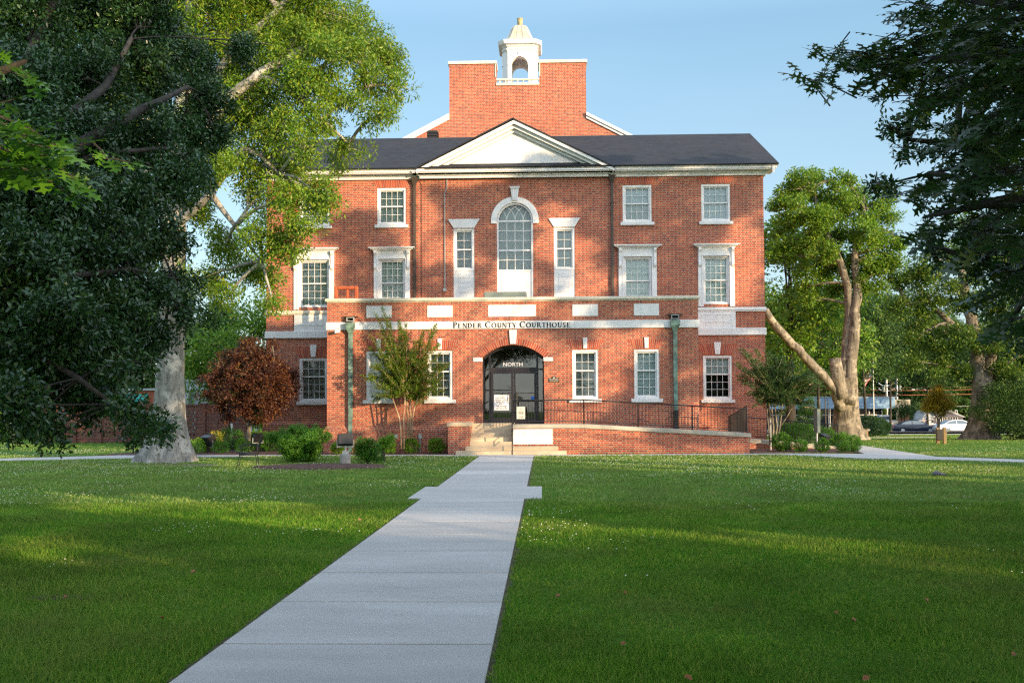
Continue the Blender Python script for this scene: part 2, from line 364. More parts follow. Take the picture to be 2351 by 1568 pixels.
M['leaf_oak'] = leaf_mat('leaf_willow_oak', (0.075, 0.165, 0.012), (0.15, 0.28, 0.02), (0.30, 0.34, 0.03), 0.45, 0.40)
M['leaf_far'] = leaf_mat('leaf_street_trees', (0.07, 0.17, 0.012), (0.14, 0.28, 0.02), (0.26, 0.33, 0.03), 0.5, 0.40)
M['leaf_dark'] = leaf_mat('leaf_evergreen_dark', (0.014, 0.046, 0.014), (0.030, 0.085, 0.024), (0.07, 0.14, 0.03), 0.30, 0.14, 0.5)
M['leaf_back'] = leaf_mat('leaf_background', (0.022, 0.06, 0.012), (0.05, 0.12, 0.018), (0.11, 0.19, 0.025), 0.6, 0.3)
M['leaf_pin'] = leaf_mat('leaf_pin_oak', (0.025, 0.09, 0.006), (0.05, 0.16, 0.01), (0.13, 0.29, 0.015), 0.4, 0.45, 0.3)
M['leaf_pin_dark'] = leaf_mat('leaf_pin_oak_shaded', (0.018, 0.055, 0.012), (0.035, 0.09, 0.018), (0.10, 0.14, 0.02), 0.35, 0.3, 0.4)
M['leaf_maple'] = leaf_mat('leaf_red_maple', (0.035, 0.010, 0.010), (0.095, 0.028, 0.015), (0.19, 0.09, 0.025), 0.5, 0.25)
M['leaf_crape'] = leaf_mat('leaf_crape_myrtle', (0.06, 0.15, 0.012), (0.13, 0.26, 0.02), (0.30, 0.20, 0.03), 0.45, 0.35)
M['leaf_crape_d'] = leaf_mat('leaf_crape_myrtle_deep', (0.03, 0.08, 0.02), (0.055, 0.12, 0.03), (0.10, 0.15, 0.03), 0.45, 0.3)
M['leaf_box'] = leaf_mat('leaf_boxwood', (0.07, 0.19, 0.012), (0.15, 0.32, 0.02), (0.26, 0.40, 0.03), 0.4, 0.2)
M['leaf_yew'] = leaf_mat('leaf_yew', (0.03, 0.11, 0.010), (0.07, 0.20, 0.014), (0.13, 0.30, 0.022), 0.45, 0.25)
M['leaf_gold'] = leaf_mat('leaf_golden', (0.35, 0.30, 0.02), (0.5, 0.42, 0.03), (0.6, 0.5, 0.05), 0.5, 0.4)
M['leaf_amber'] = leaf_mat('leaf_amber', (0.16, 0.18, 0.015), (0.38, 0.30, 0.02), (0.60, 0.38, 0.03), 0.5, 0.4)
M['leaf_oakb'] = leaf_mat('leaf_right_oak', (0.04, 0.10, 0.012), (0.08, 0.17, 0.018), (0.20, 0.26, 0.03), 0.5, 0.4)
M['leaf_dead'] = plain('dead_leaf', (0.30, 0.13, 0.06), 0.8, 0.3, 20)
M['bark_pale'] = bark_mat('bark_pale_oak', (0.10, 0.092, 0.08), (0.33, 0.31, 0.28), (3, 3, 0.7), 1.8, 1.0); M['bark_tan'] = bark_mat('bark_tan', (0.04, 0.034, 0.026), (0.23, 0.20, 0.155), (3.2, 3.2, 0.55), 1.5, 1.0)
M['bark_dark'] = bark_mat('bark_dark', (0.012, 0.010, 0.008), (0.045, 0.037, 0.028)); M['bark_crape'] = bark_mat('bark_crape_myrtle', (0.22, 0.14, 0.08), (0.42, 0.31, 0.20), (2, 2, .5), 2, .2)
# ================================================================ THE SETTING
YS, YL, YP, YM = 34.8, 35.4, 36.9, 41.0       # planes: first riser, landing wall, entrance pavilion, main wall
def X_(px, Y, py=850): return P(px, py, Y).x
def Z_(py, Y, px=1180): return P(px, py, Y).z

def terrain(x, y):
    if y < 46: return 0.0
    s_ = min(1.0, (y - 46) / 70.0)
    return -1.35 * s_ * (0.35 + 0.65 * min(1, max(0, (x + 8) / 24.0)))
def grid(x0, x1, y0, y1, n, m_, zf, zoff=0.0):
    v = []; f = []
    for j in range(m_ + 1):
        for i in range(n + 1):
            x = x0 + (x1 - x0) * i / n; y = y0 + (y1 - y0) * j / m_
            v.append((x, y, zf(x, y) + zoff))
    for j in range(m_):
        for i in range(n):
            a = j * (n + 1) + i; f.append((a, a + 1, a + n + 2, a + n + 1))
    return v, f
v, f_ = grid(-1200, 1200, -600, 1800, 1, 1, lambda x, y: 0)
b = MB(); xs = [-1200, -300, -120] + [-90 + 6 * i for i in range(31)] + [120, 300, 1200]; ys = [-600, -60, 0, 20, 40, 46] + [50 + 5 * i for i in range(16)] + [160, 300, 1800]
vv = [(x, y, terrain(x, y)) for y in ys for x in xs]; nn = len(xs)
ff = [(j * nn + i, j * nn + i + 1, (j + 1) * nn + i + 1, (j + 1) * nn + i) for j in range(len(ys) - 1) for i in range(nn - 1)]
b.add(vv, ff); lawn = b.build('lawn', M['lawn']); tag(lawn, kind='structure', label='green lawn in front of the brick courthouse')

WX0, WX1 = -2.19, -0.35
WALKP = []      # plan polygons kept free of grass
def paving(name, poly, mat, z0=-0.08, z1=0.022, label=None):
    o = MB().slab(poly, z0, z1).build(name, mat, bevel=0); tag(o, label, kind='structure'); WALKP.append(poly); return o
CRX0, CRX1, CRY0, CRY1 = -2.44, -0.04, 17.8, 20.5
# walk slabs with joints
b = MB(); gy = -8.0
yj = [-8.0]
while yj[-1] < YS - 1.5: yj.append(yj[-1] + 1.476)
yj[-1] = YS - 0.75
for i in range(len(yj) - 1):
    a0, a1 = yj[i] + 0.014, yj[i + 1] - 0.014
    if a1 > CRY0 and a0 < CRY1:
        a1 = min(a1, CRY0 - .008) if a0 < CRY0 else a1
        a0 = max(a0, CRY1 + .008) if a1 > CRY1 else a0
        if CRY0 <= (a0 + a1) / 2 <= CRY1: continue
    if a1 - a0 > 0.05: b.slab([(WX0, a0), (WX1, a0), (WX1, a1), (WX0, a1)], -0.08, 0.024)
b.slab([(CRX0, CRY0), (CRX1, CRY0), (CRX1, CRY0 + 1.34), (CRX0, CRY0 + 1.34)], -0.08, 0.024)
b.slab([(CRX0, CRY0 + 1.356), (CRX1, CRY0 + 1.356), (CRX1, CRY1), (CRX0, CRY1)], -0.08, 0.024)
walk = b.build('path', M['walk'], bevel=0.006); tag(walk, 'grey concrete walk running straight to the entrance steps', kind='structure')
WALKP.append([(WX0 - .03, -8), (WX1 + .03, -8), (WX1 + .03, YS), (WX0 - .03, YS)]); WALKP.append([(CRX0 - .03, CRY0 - .03), (CRX1 + .03, CRY0 - .03), (CRX1 + .03, CRY1 + .03), (CRX0 - .03, CRY1 + .03)])
M['joint'] = plain('dark_joint', (.20, .19, .18), .95, .2); M['soil'] = plain('edge_soil', (.075, .065, .035), 1, .4, 8)
b = MB()
for y in yj[1:-1]:
    if not (CRY0 < y < CRY1): b.box(WX0 + .004, WX1 - .004, y - .0135, y + .0135, -.07, .019)
b.box(CRX0 + .004, CRX1 - .004, CRY0 + 1.341, CRY0 + 1.355, -.07, .019); b.box(WX0 + .004, WX1 - .004, CRY0 - .0079, CRY0 - .0001, -.07, .019)
o = b.build('path', M['joint']); tag(o, 'dark joints between the concrete slabs of the straight walk', kind='structure')
b = MB()
for x, s_ in ((WX0, -1), (WX1, 1)):
    for ya, yb in ((2, CRY0), (CRY1, YS - .9)):
        n = int((yb - ya) / .35); rr = random.Random(int(x * 9 + ya))
        for i in range(n):
            y0, y1 = ya + (yb - ya) * i / n, ya + (yb - ya) * (i + 1) / n; w = rr.uniform(.02, .075); b.add([(x, y0, .006), (x + s_ * w, y0, .006), (x + s_ * rr.uniform(.02, .07), y1, .006), (x, y1, .006)], [(0, 1, 2, 3) if s_ > 0 else (3, 2, 1, 0)])
o = b.build('soil_edge', M['soil']); tag(o, 'thin line of bare soil along both edges of the walk', kind='structure')
b = MB().slab([(WX0, YS - .74), (WX1, YS - .74), (WX1, YS - .02), (WX0, YS - .02)], -.08, .025); tag(b.build('path', M['walk']), 'pale concrete pad at the foot of the entrance steps', kind='structure')
gp = lambda x, y: tuple(G(x, y))[:2]
lp = [gp(0, 1058.5), gp(336, 1052), gp(700, 1046.5), (WX0 - .005, YS - .75), (WX0 - .005, YS - .02), gp(700, 1041.5), gp(336, 1044), gp(250, 1047), gp(0, 1054)]
paving('path', lp, M['walk'], label='narrow concrete path along the left side of the steps')
rp = [(WX1 + .005, YS - .55), (8.0, YS - .35), gp(1980, 1053.5), gp(2150, 1056), gp(2351, 1062), gp(2351, 1056.5), gp(2150, 1049.5), gp(2060, 1036), gp(1975, 1023), gp(1950, 1030), gp(1985, 1043), (8.0, YL - .12), (WX1 + .005, YS - .02)]
paving('path', rp, M['walk'], label='concrete path curving off to the right past the mulch bed')
def mound(name, cx, cy, rx, ry, h, mat, label, n=40, seed=1):
    rg = random.Random(seed); ph = [rg.random() * 6 for _ in range(4)]
    b = MB(); ring = []
    def rr(t): return 1 + 0.05 * math.sin(2 * t + ph[0]) + 0.04 * math.sin(5 * t + ph[1])
    vs = [(cx, cy, h)]
    for k, (q, z) in enumerate(((0.5, h * .95), (0.85, h * .55), (1.0, -0.03))):
        for i in range(n):
            t = 2 * PI * i / n; vs.append((cx + rx * q * rr(t) * math.cos(t), cy + ry * q * rr(t) * math.sin(t), z))
    fs = [(0, 1 + i, 1 + (i + 1) % n) for i in range(n)]
    for k in range(2):
        for i in range(n): fs.append((1 + k * n + i, 1 + (k + 1) * n + i, 1 + (k + 1) * n + (i + 1) % n, 1 + k * n + (i + 1) % n))
    b.add(vs, fs); o = b.build(name, mat, smooth=True); tag(o, label, kind='structure')
    WALKP.append([(cx + rx * .95 * math.cos(2 * PI * i / 16), cy + ry * .9 * math.sin(2 * PI * i / 16)) for i in range(16)])
    return o
mc = G(735, 1073)
mound('mulch_bed', mc.x, mc.y, 2.0, 1.35, 0.09, M['mulch'], 'oval bed of brown bark mulch under the spreading yew')
def bedpoly(poly, label, z=0.035):
    o = MB().slab(poly, -0.08, z).build('mulch_bed', M['mulch']); tag(o, label, kind='structure'); WALKP.append(poly)
bedpoly([(-9.0, YS + .55), (X_(1030, YL) - .02, YS + .3), (X_(1030, YL) - .02, YP), (-8.1, YP), (-9.0, YP + 3)], 'bark mulch bed along the foot of the pavilion wall')
bedpoly([(-16.2, 35.6), (-9.02, YS + .6), (-8.6, YM - .01), (-15, YM - .01)], 'bark mulch bed under the red maple')
bedpoly([(7.42, YL + .02), (10.9, YL + .05), gp(1980, 1042), gp(1948, 1028.5), (12.0, 38.9), (7.42, 38.9)], 'bark mulch bed beyond the end of the ramp')
o = MB().add([(-400, 100, terrain(10, 100) + .02), (400, 100, terrain(10, 100) + .02), (400, 130, terrain(10, 120) + .03), (-400, 130, terrain(10, 120) + .03)], [(0, 1, 2, 3)]).build('road', M['asphalt']); tag(o, kind='structure', label='asphalt street beyond the lawn')
o = MB().slab([(4, 95.6), (400, 95.6), (400, 97.2), (4, 97.2)], terrain(10, 96) - .2, terrain(20, 96) + .03).build('pavement', M['walk']); tag(o, kind='structure', label='pavement at the far edge of the lawn')
o = MB().slab([(14, 66.5), (26, 66.5), (26, 67.2), (14, 67.2)], terrain(20, 67) - .2, terrain(20, 67) + .04).build('pavement', M['walk']); tag(o, kind='structure', label='narrow far walk crossing the right lawn')

# ================================================================ COURTHOUSE
CX = -1.13
court = empty('courthouse', (CX, YM, 0), label='three storey red brick courthouse with white pediment, cupola and entrance pavilion', cat='courthouse')
def wall_open(mb, x0, x1, z0, z1, Y, ops, depth=0.22):
    xs = sorted({x0, x1} | {q for o in ops for q in (o[0], o[1])}); zs = sorted({z0, z1} | {q for o in ops for q in (o[2], o[3])})
    xs = [x for x in xs if x0 <= x <= x1]; zs = [z for z in zs if z0 <= z <= z1]
    for i in range(len(xs) - 1):
        for j in range(len(zs) - 1):
            cx, cz = (xs[i] + xs[i + 1]) / 2, (zs[j] + zs[j + 1]) / 2
            if any(o[0] < cx < o[1] and o[2] < cz < o[3] for o in ops): continue
            mb.add([(xs[i], Y, zs[j]), (xs[i + 1], Y, zs[j]), (xs[i + 1], Y, zs[j + 1]), (xs[i], Y, zs[j + 1])], [(0, 1, 2, 3)])
    for a, c, d, e in [o[:4] for o in ops]:
        mb.add([(a, Y, d), (a, Y + depth, d), (a, Y + depth, e), (a, Y, e)], [(0, 1, 2, 3)])
        mb.add([(c, Y, d), (c, Y, e), (c, Y + depth, e), (c, Y + depth, d)], [(0, 1, 2, 3)])
        mb.add([(a, Y, e), (a, Y + depth, e), (c, Y + depth, e), (c, Y, e)], [(0, 1, 2, 3)])
        mb.add([(a, Y, d), (c, Y, d), (c, Y + depth, d), (a, Y + depth, d)], [(0, 1, 2, 3)])

MX0, MX1 = X_(611, YM, 770), X_(1757, YM, 770)
PX0, PX1 = X_(751, YP, 720), X_(1603, YP, 720)
ZE = Z_(408, YM)                       # underside of the cornice
ZPT = Z_(692, YP)                      # top of the pavilion brickwork
ZBAND0, ZBAND1 = Z_(754.8, YP), Z_(737, YP)

def sash(x0, x1, z0, z1, Y, cols, ru, rl, blind, blind2=None, fr=0.085, label=None, sill=True, mid=0.5, name='window', sw=0.1, holes=True, bar=0.014, parent=court):
    """double hung window set in an opening x0..x1, z0..z1 of the wall plane Y; returns the opening"""
    w = MB(); Yf = Y + 0.05
    def fr_(a, c, d, e, t, y0, y1):
        w.box(a, a + t, y0, y1, d, e); w.box(c - t, c, y0, y1, d, e); w.box(a + t, c - t, y0, y1, e - t, e); w.box(a + t, c - t, y0, y1, d, d + t)
    fr_(x0, x1, z0, z1, fr, Yf - .03, Yf + .15)
    zi0, zi1, xi0, xi1 = z0 + fr, z1 - fr, x0 + fr, x1 - fr; zm = zi0 + (zi1 - zi0) * (1 - mid)
    for (a, e, rows, yo) in ((zm - .02, zi1, ru, 0.03), (zi0, zm + .03, rl, 0.075)):
        t = 0.05; y0, y1 = Yf + yo, Yf + yo + .04
        w.box(xi0, xi0 + t, y0, y1, a, e); w.box(xi1 - t, xi1, y0, y1, a, e); w.box(xi0 + t, xi1 - t, y0, y1, e - t, e); w.box(xi0 + t, xi1 - t, y0, y1, a, a + t)
        for i in range(1, cols):
            x = xi0 + t + (xi1 - xi0 - 2 * t) * i / cols; w.box(x - bar / 2, x + bar / 2, y0 + .008, y1 - .008, a + t, e - t)
        for j in range(1, rows):
            z = a + t + (e - a - 2 * t) * j / rows; w.box(xi0 + t, xi1 - t, y0 + .011, y1 - .011, z - bar / 2, z + bar / 2)
    wo = w.build(name, M['white'], parent)
    if label: wo['label'] = label
    g = MB(); g.add([(xi0, Yf + .10, zi0), (xi1, Yf + .10, zi0), (xi1, Yf + .10, zi1), (xi0, Yf + .10, zi1)], [(0, 1, 2, 3)])
    g.build('pane', M['glass'], wo)
    for (bm_, a, e) in ((blind, zm, zi1), (blind2 or blind, zi0, zm)):
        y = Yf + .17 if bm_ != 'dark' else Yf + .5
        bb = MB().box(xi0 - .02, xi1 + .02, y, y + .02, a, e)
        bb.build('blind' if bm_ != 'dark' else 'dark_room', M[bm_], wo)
    if sill:
        sb = MB().box(x0 - sw, x1 + sw, Y - .09, Y + .06, z0 - .13, z0 - .002); sb.build('sill', M['stone'], wo, bevel=.012)
    return wo
def jack(xc, w, z0, z1, Y, parent, flare=0.25):
    f_ = z0 - 1.9
    b = MB().prism([(-w / 2, z0 - f_), (w / 2, z0 - f_), (w / 2 + flare, z1 - f_), (-w / 2 - flare, z1 - f_)], -0.006, 0.02)
    o = b.build('brick_arch', M['brickjack'], parent, loc=(xc, Y, f_)); return o
def keystone(xc, wb, wt, z0, z1, Y, parent, mat='stone', d=0.05):
    MB().prism([(xc - wb / 2, z0), (xc + wb / 2, z0), (xc + wt / 2, z1), (xc - wt / 2, z1)], Y - d, Y + .02).build('keystone', M[mat], parent, bevel=.008)

# ---- main wall
ops_main = []
zz = lambda py: Z_(py, YM)
W3 = [(687, 757, 'blind_grey', None), (866, 932, 'blind_grey', None), (1429.5, 1496, 'blind_white', 'shade_grey'), (1610, 1676.5, 'blind_white', None)]
W2 = [(686.5, 755.5, 'blind_grey'), (870, 930, 'blind_grey'), (1432, 1496, 'blind_grey'), (1614.5, 1674.5, 'blind_grey')]
z3t, z3b = Z_(428.5, YM), Z_(513.5, YM); z2t, z2b = Z_(592.5, YM), Z_(702, YM)
for a, c, *_ in W3: ops_main.append((X_(a, YM, 470), X_(c, YM, 470), z3b, z3t))
for a, c, *_ in W2: ops_main.append((X_(a, YM, 640), X_(c, YM, 640), z2b, z2t))
z1t, z1b = Z_(819, YM), Z_(920, YM)
W1 = [(687, 752, 'blind_dark', None), (1614.5, 1680.5, 'blind_white', 'dark')]
for a, c, *_ in W1: ops_main.append((X_(a, YM, 850), X_(c, YM, 850), z1b, z1t))
xa0, xa1 = X_(1141, YM, 560), X_(1224, YM, 560); zs_, zab = Z_(507, YM), Z_(684, YM)
ra = (xa1 - xa0) / 2; xac = (xa0 + xa1) / 2
ops_main.append((xa0, xa1, zab, zs_ + ra))
xn = [(X_(1042, YM), X_(1090, YM)), (X_(1273.5, YM), X_(1321.5, YM))]; znt = Z_(523.5, YM)
for a, c in xn: ops_main.append((a, c, zab, znt))
wb = MB(); YC = YM
wall_open(wb, MX0, MX1, -0.2, ZE + .6, YM, ops_main)
# spandrels over the arched window
def spandrel(mb, xc, r, zs, Y, depth, n=18, rise=None):
    """fills the corners between an arc and the square head of its opening"""
    pts = []
    R = r if rise is None else (r * r + rise * rise) / (2 * rise); cz = zs - (0 if rise is None else R - rise); top = cz + R
    a0 = math.asin(r / R)
    for i in range(n + 1):
        t = -a0 + 2 * a0 * i / n; pts.append((xc + R * math.sin(t), cz + R * math.cos(t)))
    for i in range(n):
        (xa, za), (xb, zb) = pts[i], pts[i + 1]
        mb.add([(xa, Y, za), (xb, Y, zb), (xb, Y, top), (xa, Y, top)], [(0, 1, 2, 3)])
        mb.add([(xa, Y, za), (xa, Y + depth, za), (xb, Y + depth, zb), (xb, Y, zb)], [(0, 1, 2, 3)])
    return pts, R, cz
spandrel(wb, xac, ra, zs_, YM, .22)
# side and rear walls, gables
YB = YM + 9.6; YR = YM + 4.6; ZR = P(1600, 308.5, YR).z
wb.add([(MX1, YM, -1.5), (MX1, YB, -1.5), (MX1, YB, ZE + .5), (MX1, YR, ZR - .15), (MX1, YM, ZE + .5)], [(0, 1, 2, 3, 4)])
wb.add([(MX0, YM, -1.5), (MX0, YM, ZE + .5), (MX0, YR, ZR - .15), (MX0, YB, ZE + .5), (MX0, YB, -1.5)], [(0, 1, 2, 3, 4)])
wb.add([(MX0, YB, -1.5), (MX0, YB, ZE + .5), (MX1, YB, ZE + .5), (MX1, YB, -1.5)], [(0, 1, 2, 3)])
wb.build('wall', M['brick'], court)
# inner darkness so that nothing shows through the panes
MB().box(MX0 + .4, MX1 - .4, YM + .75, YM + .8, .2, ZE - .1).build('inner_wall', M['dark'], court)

names3 = ['upper window behind the oak leaves', 'upper window left of the brown downpipe', 'upper window with half lowered shade', 'uppermost window at the right corner']
for (a, c, b1, b2), nm in zip(W3, names3):
    xa, xb = X_(a, YM, 470), X_(c, YM, 470)
    wo = sash(xa, xb, z3b, z3t, YM, 4, 2, 2, b1, b2, label=nm)
    jack((xa + xb) / 2, xb - xa + .08, z3t + .02, ZE, YM, wo, .14)
names2 = ['hooded window at the left corner', 'hooded window above the parapet beside the left brown downpipe', 'hooded window above the parapet beside the right brown downpipe', 'hooded window at the right corner']
for i, ((a, c, b1), nm) in enumerate(zip(W2, names2)):
    xa, xb = X_(a, YM, 640), X_(c, YM, 640); xc = (xa + xb) / 2
    wo = sash(xa, xb, z2b, z2t, YM, 4, 3, 3, b1, None, label=nm, sill=False, fr=.06)
    h = MB(); s0, s1 = xa - .21, xb + .21; zb = z2b - .1; zt = Z_(573, YM)
    h.box(s0, xa - .003, YM - .05, YM + .04, zb, zt); h.box(xb + .003, s1, YM - .05, YM + .04, zb, zt)
    h.box(xa - .003, xb + .003, YM - .05, YM + .04, z2t + .003, zt); h.box(xa - .04, xb + .04, YM - .075, YM - .052, z2t + .003, z2t + .06)
    h.box(xa - .06, xa - .01, YM - .07, YM - .052, zb, z2t + .05); h.box(xb + .01, xb + .06, YM - .07, YM - .052, zb, z2t + .05)
    for k, (e, d) in enumerate(((.05, .12), (.13, .19), (.2, .25))): h.box(s0 - e, s1 + e, YM - d, YM + .03, zt + .04 * k + .001 * k, zt + .04 * k + .04)
    h.build('surround', M['white'], wo)
    for xs_ in (s0 + .07, s1 - .07):
        br = MB(); yy = YM - .052
        prof = [(0, zt - .003), (-.14, zt - .003), (-.14, zt - .1), (-.07, zt - .2), (-.06, zt - .55), (-.09, zt - .62), (-.09, zt - .72), (-.03, zt - .80), (0, zt - .80)]
        n = len(prof); v = [(xs_ - .055, yy + y, z) for y, z in prof] + [(xs_ + .055, yy + y, z) for y, z in prof]
        br.add(v, [tuple(range(n)), tuple(range(2 * n - 1, n - 1, -1))] + [(k, (k + 1) % n, (k + 1) % n + n, k + n) for k in range(n)]); br.build('bracket', M['white'], wo)
# panels below the outer hooded windows, string courses
for (xa, xb), sg in (((X_(676, YM), X_(752, YM)), 0), ((X_(1603, YM), X_(1690, YM)), 1)):
    p = MB(); zt, zb = Z_(717, YM) - .003, Z_(759, YM) + .001
    p.box(xa, xb, YM - .055, YM + .02, zb, zt); a, c = xa + .17, xb - .17; d, e = zb + .28, zt - .16
    for q in ((a, c, e - .02, e), (a, c, d, d + .02), (a, a + .02, d + .02, e - .02), (c - .02, c, d + .02, e - .02)): p.box(q[0], q[1], YM - .07, YM - .055, q[2], q[3])
    p.build('panel', M['white'], court)
for x0, x1 in ((MX0 - .04, PX0 + .6), (PX1 - .6, MX1 + .04)):
    s = MB(); zt, zb = Z_(710, YM), Z_(716.5, YM); s.box(x0, x1, YM - .10, YM + .02, zb, zt); s.box(x0 + .02, x1 - .02, YM - .07, YM + .02, zb - .05, zb - .001)
    s.build('string_course', M['cream' if x0 < -5 else 'white'], court, bevel=.01)
    s = MB(); s.box(x0, x1, YM - .085, YM + .02, Z_(773, YM), Z_(757, YM)); s.build('string_course', M['stone'], court, bevel=.01)
for (a, c, b1, b2), nm in zip(W1, ('ground floor window half hidden by the pavilion', 'ground floor window behind the right crape myrtle')):
    xa, xb = X_(a, YM, 850), X_(c, YM, 850); wo = sash(xa, xb, z1b, z1t, YM, 4, 2, 3, b1, b2, label=nm, mid=.42)
    jack((xa + xb) / 2, xb - xa, z1t + .03, Z_(795, YM), YM, wo, .25); keystone((xa + xb) / 2, .19, .29, z1t + .04, Z_(789, YM), YM, wo)
# arched window
aw = MB(); Yf = YM + .05; n = 28
def arcband(mb, xc, zc, r0_, r1_, y0, y1, a0=-PI / 2, a1=PI / 2, n=28):
    b = len(mb.v); 
    for i in range(n + 1):
        t = a0 + (a1 - a0) * i / n
        for r in (r0_, r1_):
            for y in (y0, y1): mb.v.append((xc + r * math.sin(t), y, zc + r * math.cos(t)))
    for i in range(n):
        k = b + 4 * i
        for q in ((0, 2, 6, 4), (1, 5, 7, 3), (0, 4, 5, 1), (2, 3, 7, 6)): mb.f.append(tuple(k + j for j in q)); mb.m.append(mb.mi)
    mb.f += [(b, b + 1, b + 3, b + 2), (b + 4 * n, b + 4 * n + 2, b + 4 * n + 3, b + 4 * n + 1)]; mb.m += [mb.mi] * 2
fr = .07; zgb = Z_(619, YM)
arcband(aw, xac, zs_, ra - fr, ra, Yf - .03, Yf + .15); aw.box(xa0, xa0 + fr, Yf - .03, Yf + .15, zab, zs_); aw.box(xa1 - fr, xa1, Yf - .03, Yf + .15, zab, zs_)
aw.box(xa0 + fr, xa1 - fr, Yf, Yf + .14, zgb - .07, zgb); bw = .024; xl, xr = xa0 + fr, xa1 - fr
for i in range(1, 4): x = xl + (xr - xl) * i / 4; aw.box(x - bw / 2, x + bw / 2, Yf + .05, Yf + .08, zgb, zs_)
rows = [zgb + (zs_ - zgb) * k / 5 for k in range(1, 6)]
for k, z in enumerate(rows): hh = bw / 2 if k not in (1, 4) else .03; aw.box(xl, xr, Yf + .045, Yf + .085, z - hh, z + hh)
ri = ra - fr
for i in range(0, 5):       # interlaced tracery
    xk = xl + (xr - xl) * i / 4
    for sgn in (-1, 1):
        pts = []
        for q in range(17):
            t = PI / 2 * q / 16; xx = xk + sgn * ri * (1 - math.cos(t)) ; z = zs_ + ri * math.sin(t)
            if (xx - xac) ** 2 + (z - zs_) ** 2 <= (ri * 1.0) ** 2 + 1e-6: pts.append((xx, Yf + .065, z))
        if len(pts) > 2: aw.tube(pts, .012, 4)
awo = aw.build('window', M['white'], court); awo['label'] = 'tall arched window under the pediment with interlaced glazing bars'
g = MB(); pts = [(xl, zgb), (xr, zgb)] + [(xac + ri * math.cos(PI * i / 20), zs_ + ri * math.sin(PI * i / 20)) for i in range(21)]
g.add([(x, Yf + .10, z) for x, z in pts], [tuple(range(len(pts)))]); g.build('pane', M['glass'], awo)
g = MB(); g.add([(x, Yf + .35, z) for x, z in pts], [tuple(range(len(pts)))]); g.build('blind', M['shade_grey'], awo)
p = MB(); zt = zgb - .075; p.box(xl, xr, Yf + .02, Yf + .06, zab, zt)
for k in range(4): p.box(xl + .12, xr - .12, Yf + .005, Yf + .02, zab + .25 + k * .2, zab + .25 + k * .2 + .19)
p.build('panel', M['white'], awo)
s = MB(); ro = X_(1239, YM) - xac; arcband(s, xac, zs_, ra + .003, ro, YM - .06, YM + .02)
zl = Z_(513.5, YM); s.box(xac - ro, xac - ra - .003, YM - .06, YM + .02, zl, zs_); s.box(xac + ra + .003, xac + ro, YM - .06, YM + .02, zl, zs_); s.build('arch_surround', M['white'], awo)
zk0, zk1 = Z_(461, YM), Z_(434.5, YM); k = MB(); k.prism([(xac - .11, zk0), (xac + .11, zk0), (xac + .17, zk1), (xac - .17, zk1)], YM - .13, YM - .062)
for q in (-.09, 0, .09): k.box(xac + q * .9 - .012, xac + q * .9 + .012, YM - .15, YM - .131, zk0 + .05, zk1 - .03)
k.box(xac - .19, xac + .19, YM - .17, YM + .01, zk1 + .001, zk1 + .045); k.box(xac - .21, xac + .21, YM - .19, YM + .01, zk1 + .046, zk1 + .08); k.build('keystone', M['white'], awo)
for (a, c), nm, bl in ((xn[0], 'narrow side window reflecting trees', 'blind_dark'), (xn[1], 'narrow side window with grey shade', 'shade_grey')):
    wo = sash(a, c, zgb - .03, znt, YM, 2, 2, 2, bl, None, label=nm, sill=False)
    p = MB(); p.box(a, c, YM + .03, YM + .12, zab, zgb - .033); q0, q1 = a + .2, c - .2; zt = zgb - .15
    for k in range(4): p.box(q0, q1, YM + .012, YM + .03, zab + .25 + k * .2, zab + .25 + k * .2 + .19)
    p.build('panel', M['white'], wo); xc = (a + c) / 2
    MB().prism([(xc - .43, znt + .01), (xc + .43, znt + .01), (xc + .66, Z_(502.5, YM)), (xc - .66, Z_(502.5, YM))], YM - .05, YM + .02).build('lintel', M['stone'], wo, bevel=.01)
# cornice
co_ = MB()
def cornice(mb, x0, x1, Y, z, depth_back=0.5, steps=((.10, 0, .10), (.16, .10, .16), (.42, .17, .21), (.46, .21, .30), (.52, .30, .36))):
    for k, (e, a, c) in enumerate(steps): mb.box(x0 - e, x1 + e, Y - e, Y + depth_back, z + a + (.001 if k else 0), z + c)
cornice(co_, MX0, MX1, YM, ZE - .04)
co_.build('cornice', M['white'], court, bevel=.006)
ZEV = ZE + .33
# roof
r = MB(); ex = .62
slope = (ZR - ZEV) / (YR - (YM - .55))
r.add([(MX0 - ex + .2, YM - .58, ZEV), (MX1 + ex - .1, YM - .58, ZEV), (MX1 + .45, YR, ZR), (MX0 - .45, YR, ZR)], [(0, 1, 2, 3)])
r.add([(MX0 - .45, YR, ZR), (MX1 + .45, YR, ZR), (MX1 + ex - .1, YB + .58, ZEV), (MX0 - ex + .2, YB + .58, ZEV)], [(0, 1, 2, 3)])
ro_ = r.build('roof', M['roof'], court); so_ = ro_.modifiers.new('solid', 'SOLIDIFY'); so_.thickness = .06; so_.offset = -1
# raking edge boards
for xe in (MX0 - .30, MX1 + .32):
    e = MB()
    for (ya, za, yb, zb) in ((YM - .5, ZEV - .08, YR, ZR - .1), (YR, ZR - .1, YB + .5, ZEV - .08)):
        e.add([(xe - .05, ya, za - .28), (xe + .05, ya, za - .28), (xe + .05, ya, za), (xe - .05, ya, za), (xe - .05, yb, zb - .28), (xe + .05, yb, zb - .28), (xe + .05, yb, zb), (xe - .05, yb, zb)],
              [(0, 1, 2, 3), (7, 6, 5, 4), (0, 4, 5, 1), (3, 2, 6, 7), (0, 3, 7, 4), (1, 5, 6, 2)])
    e.build('barge_board', M['white'], court)
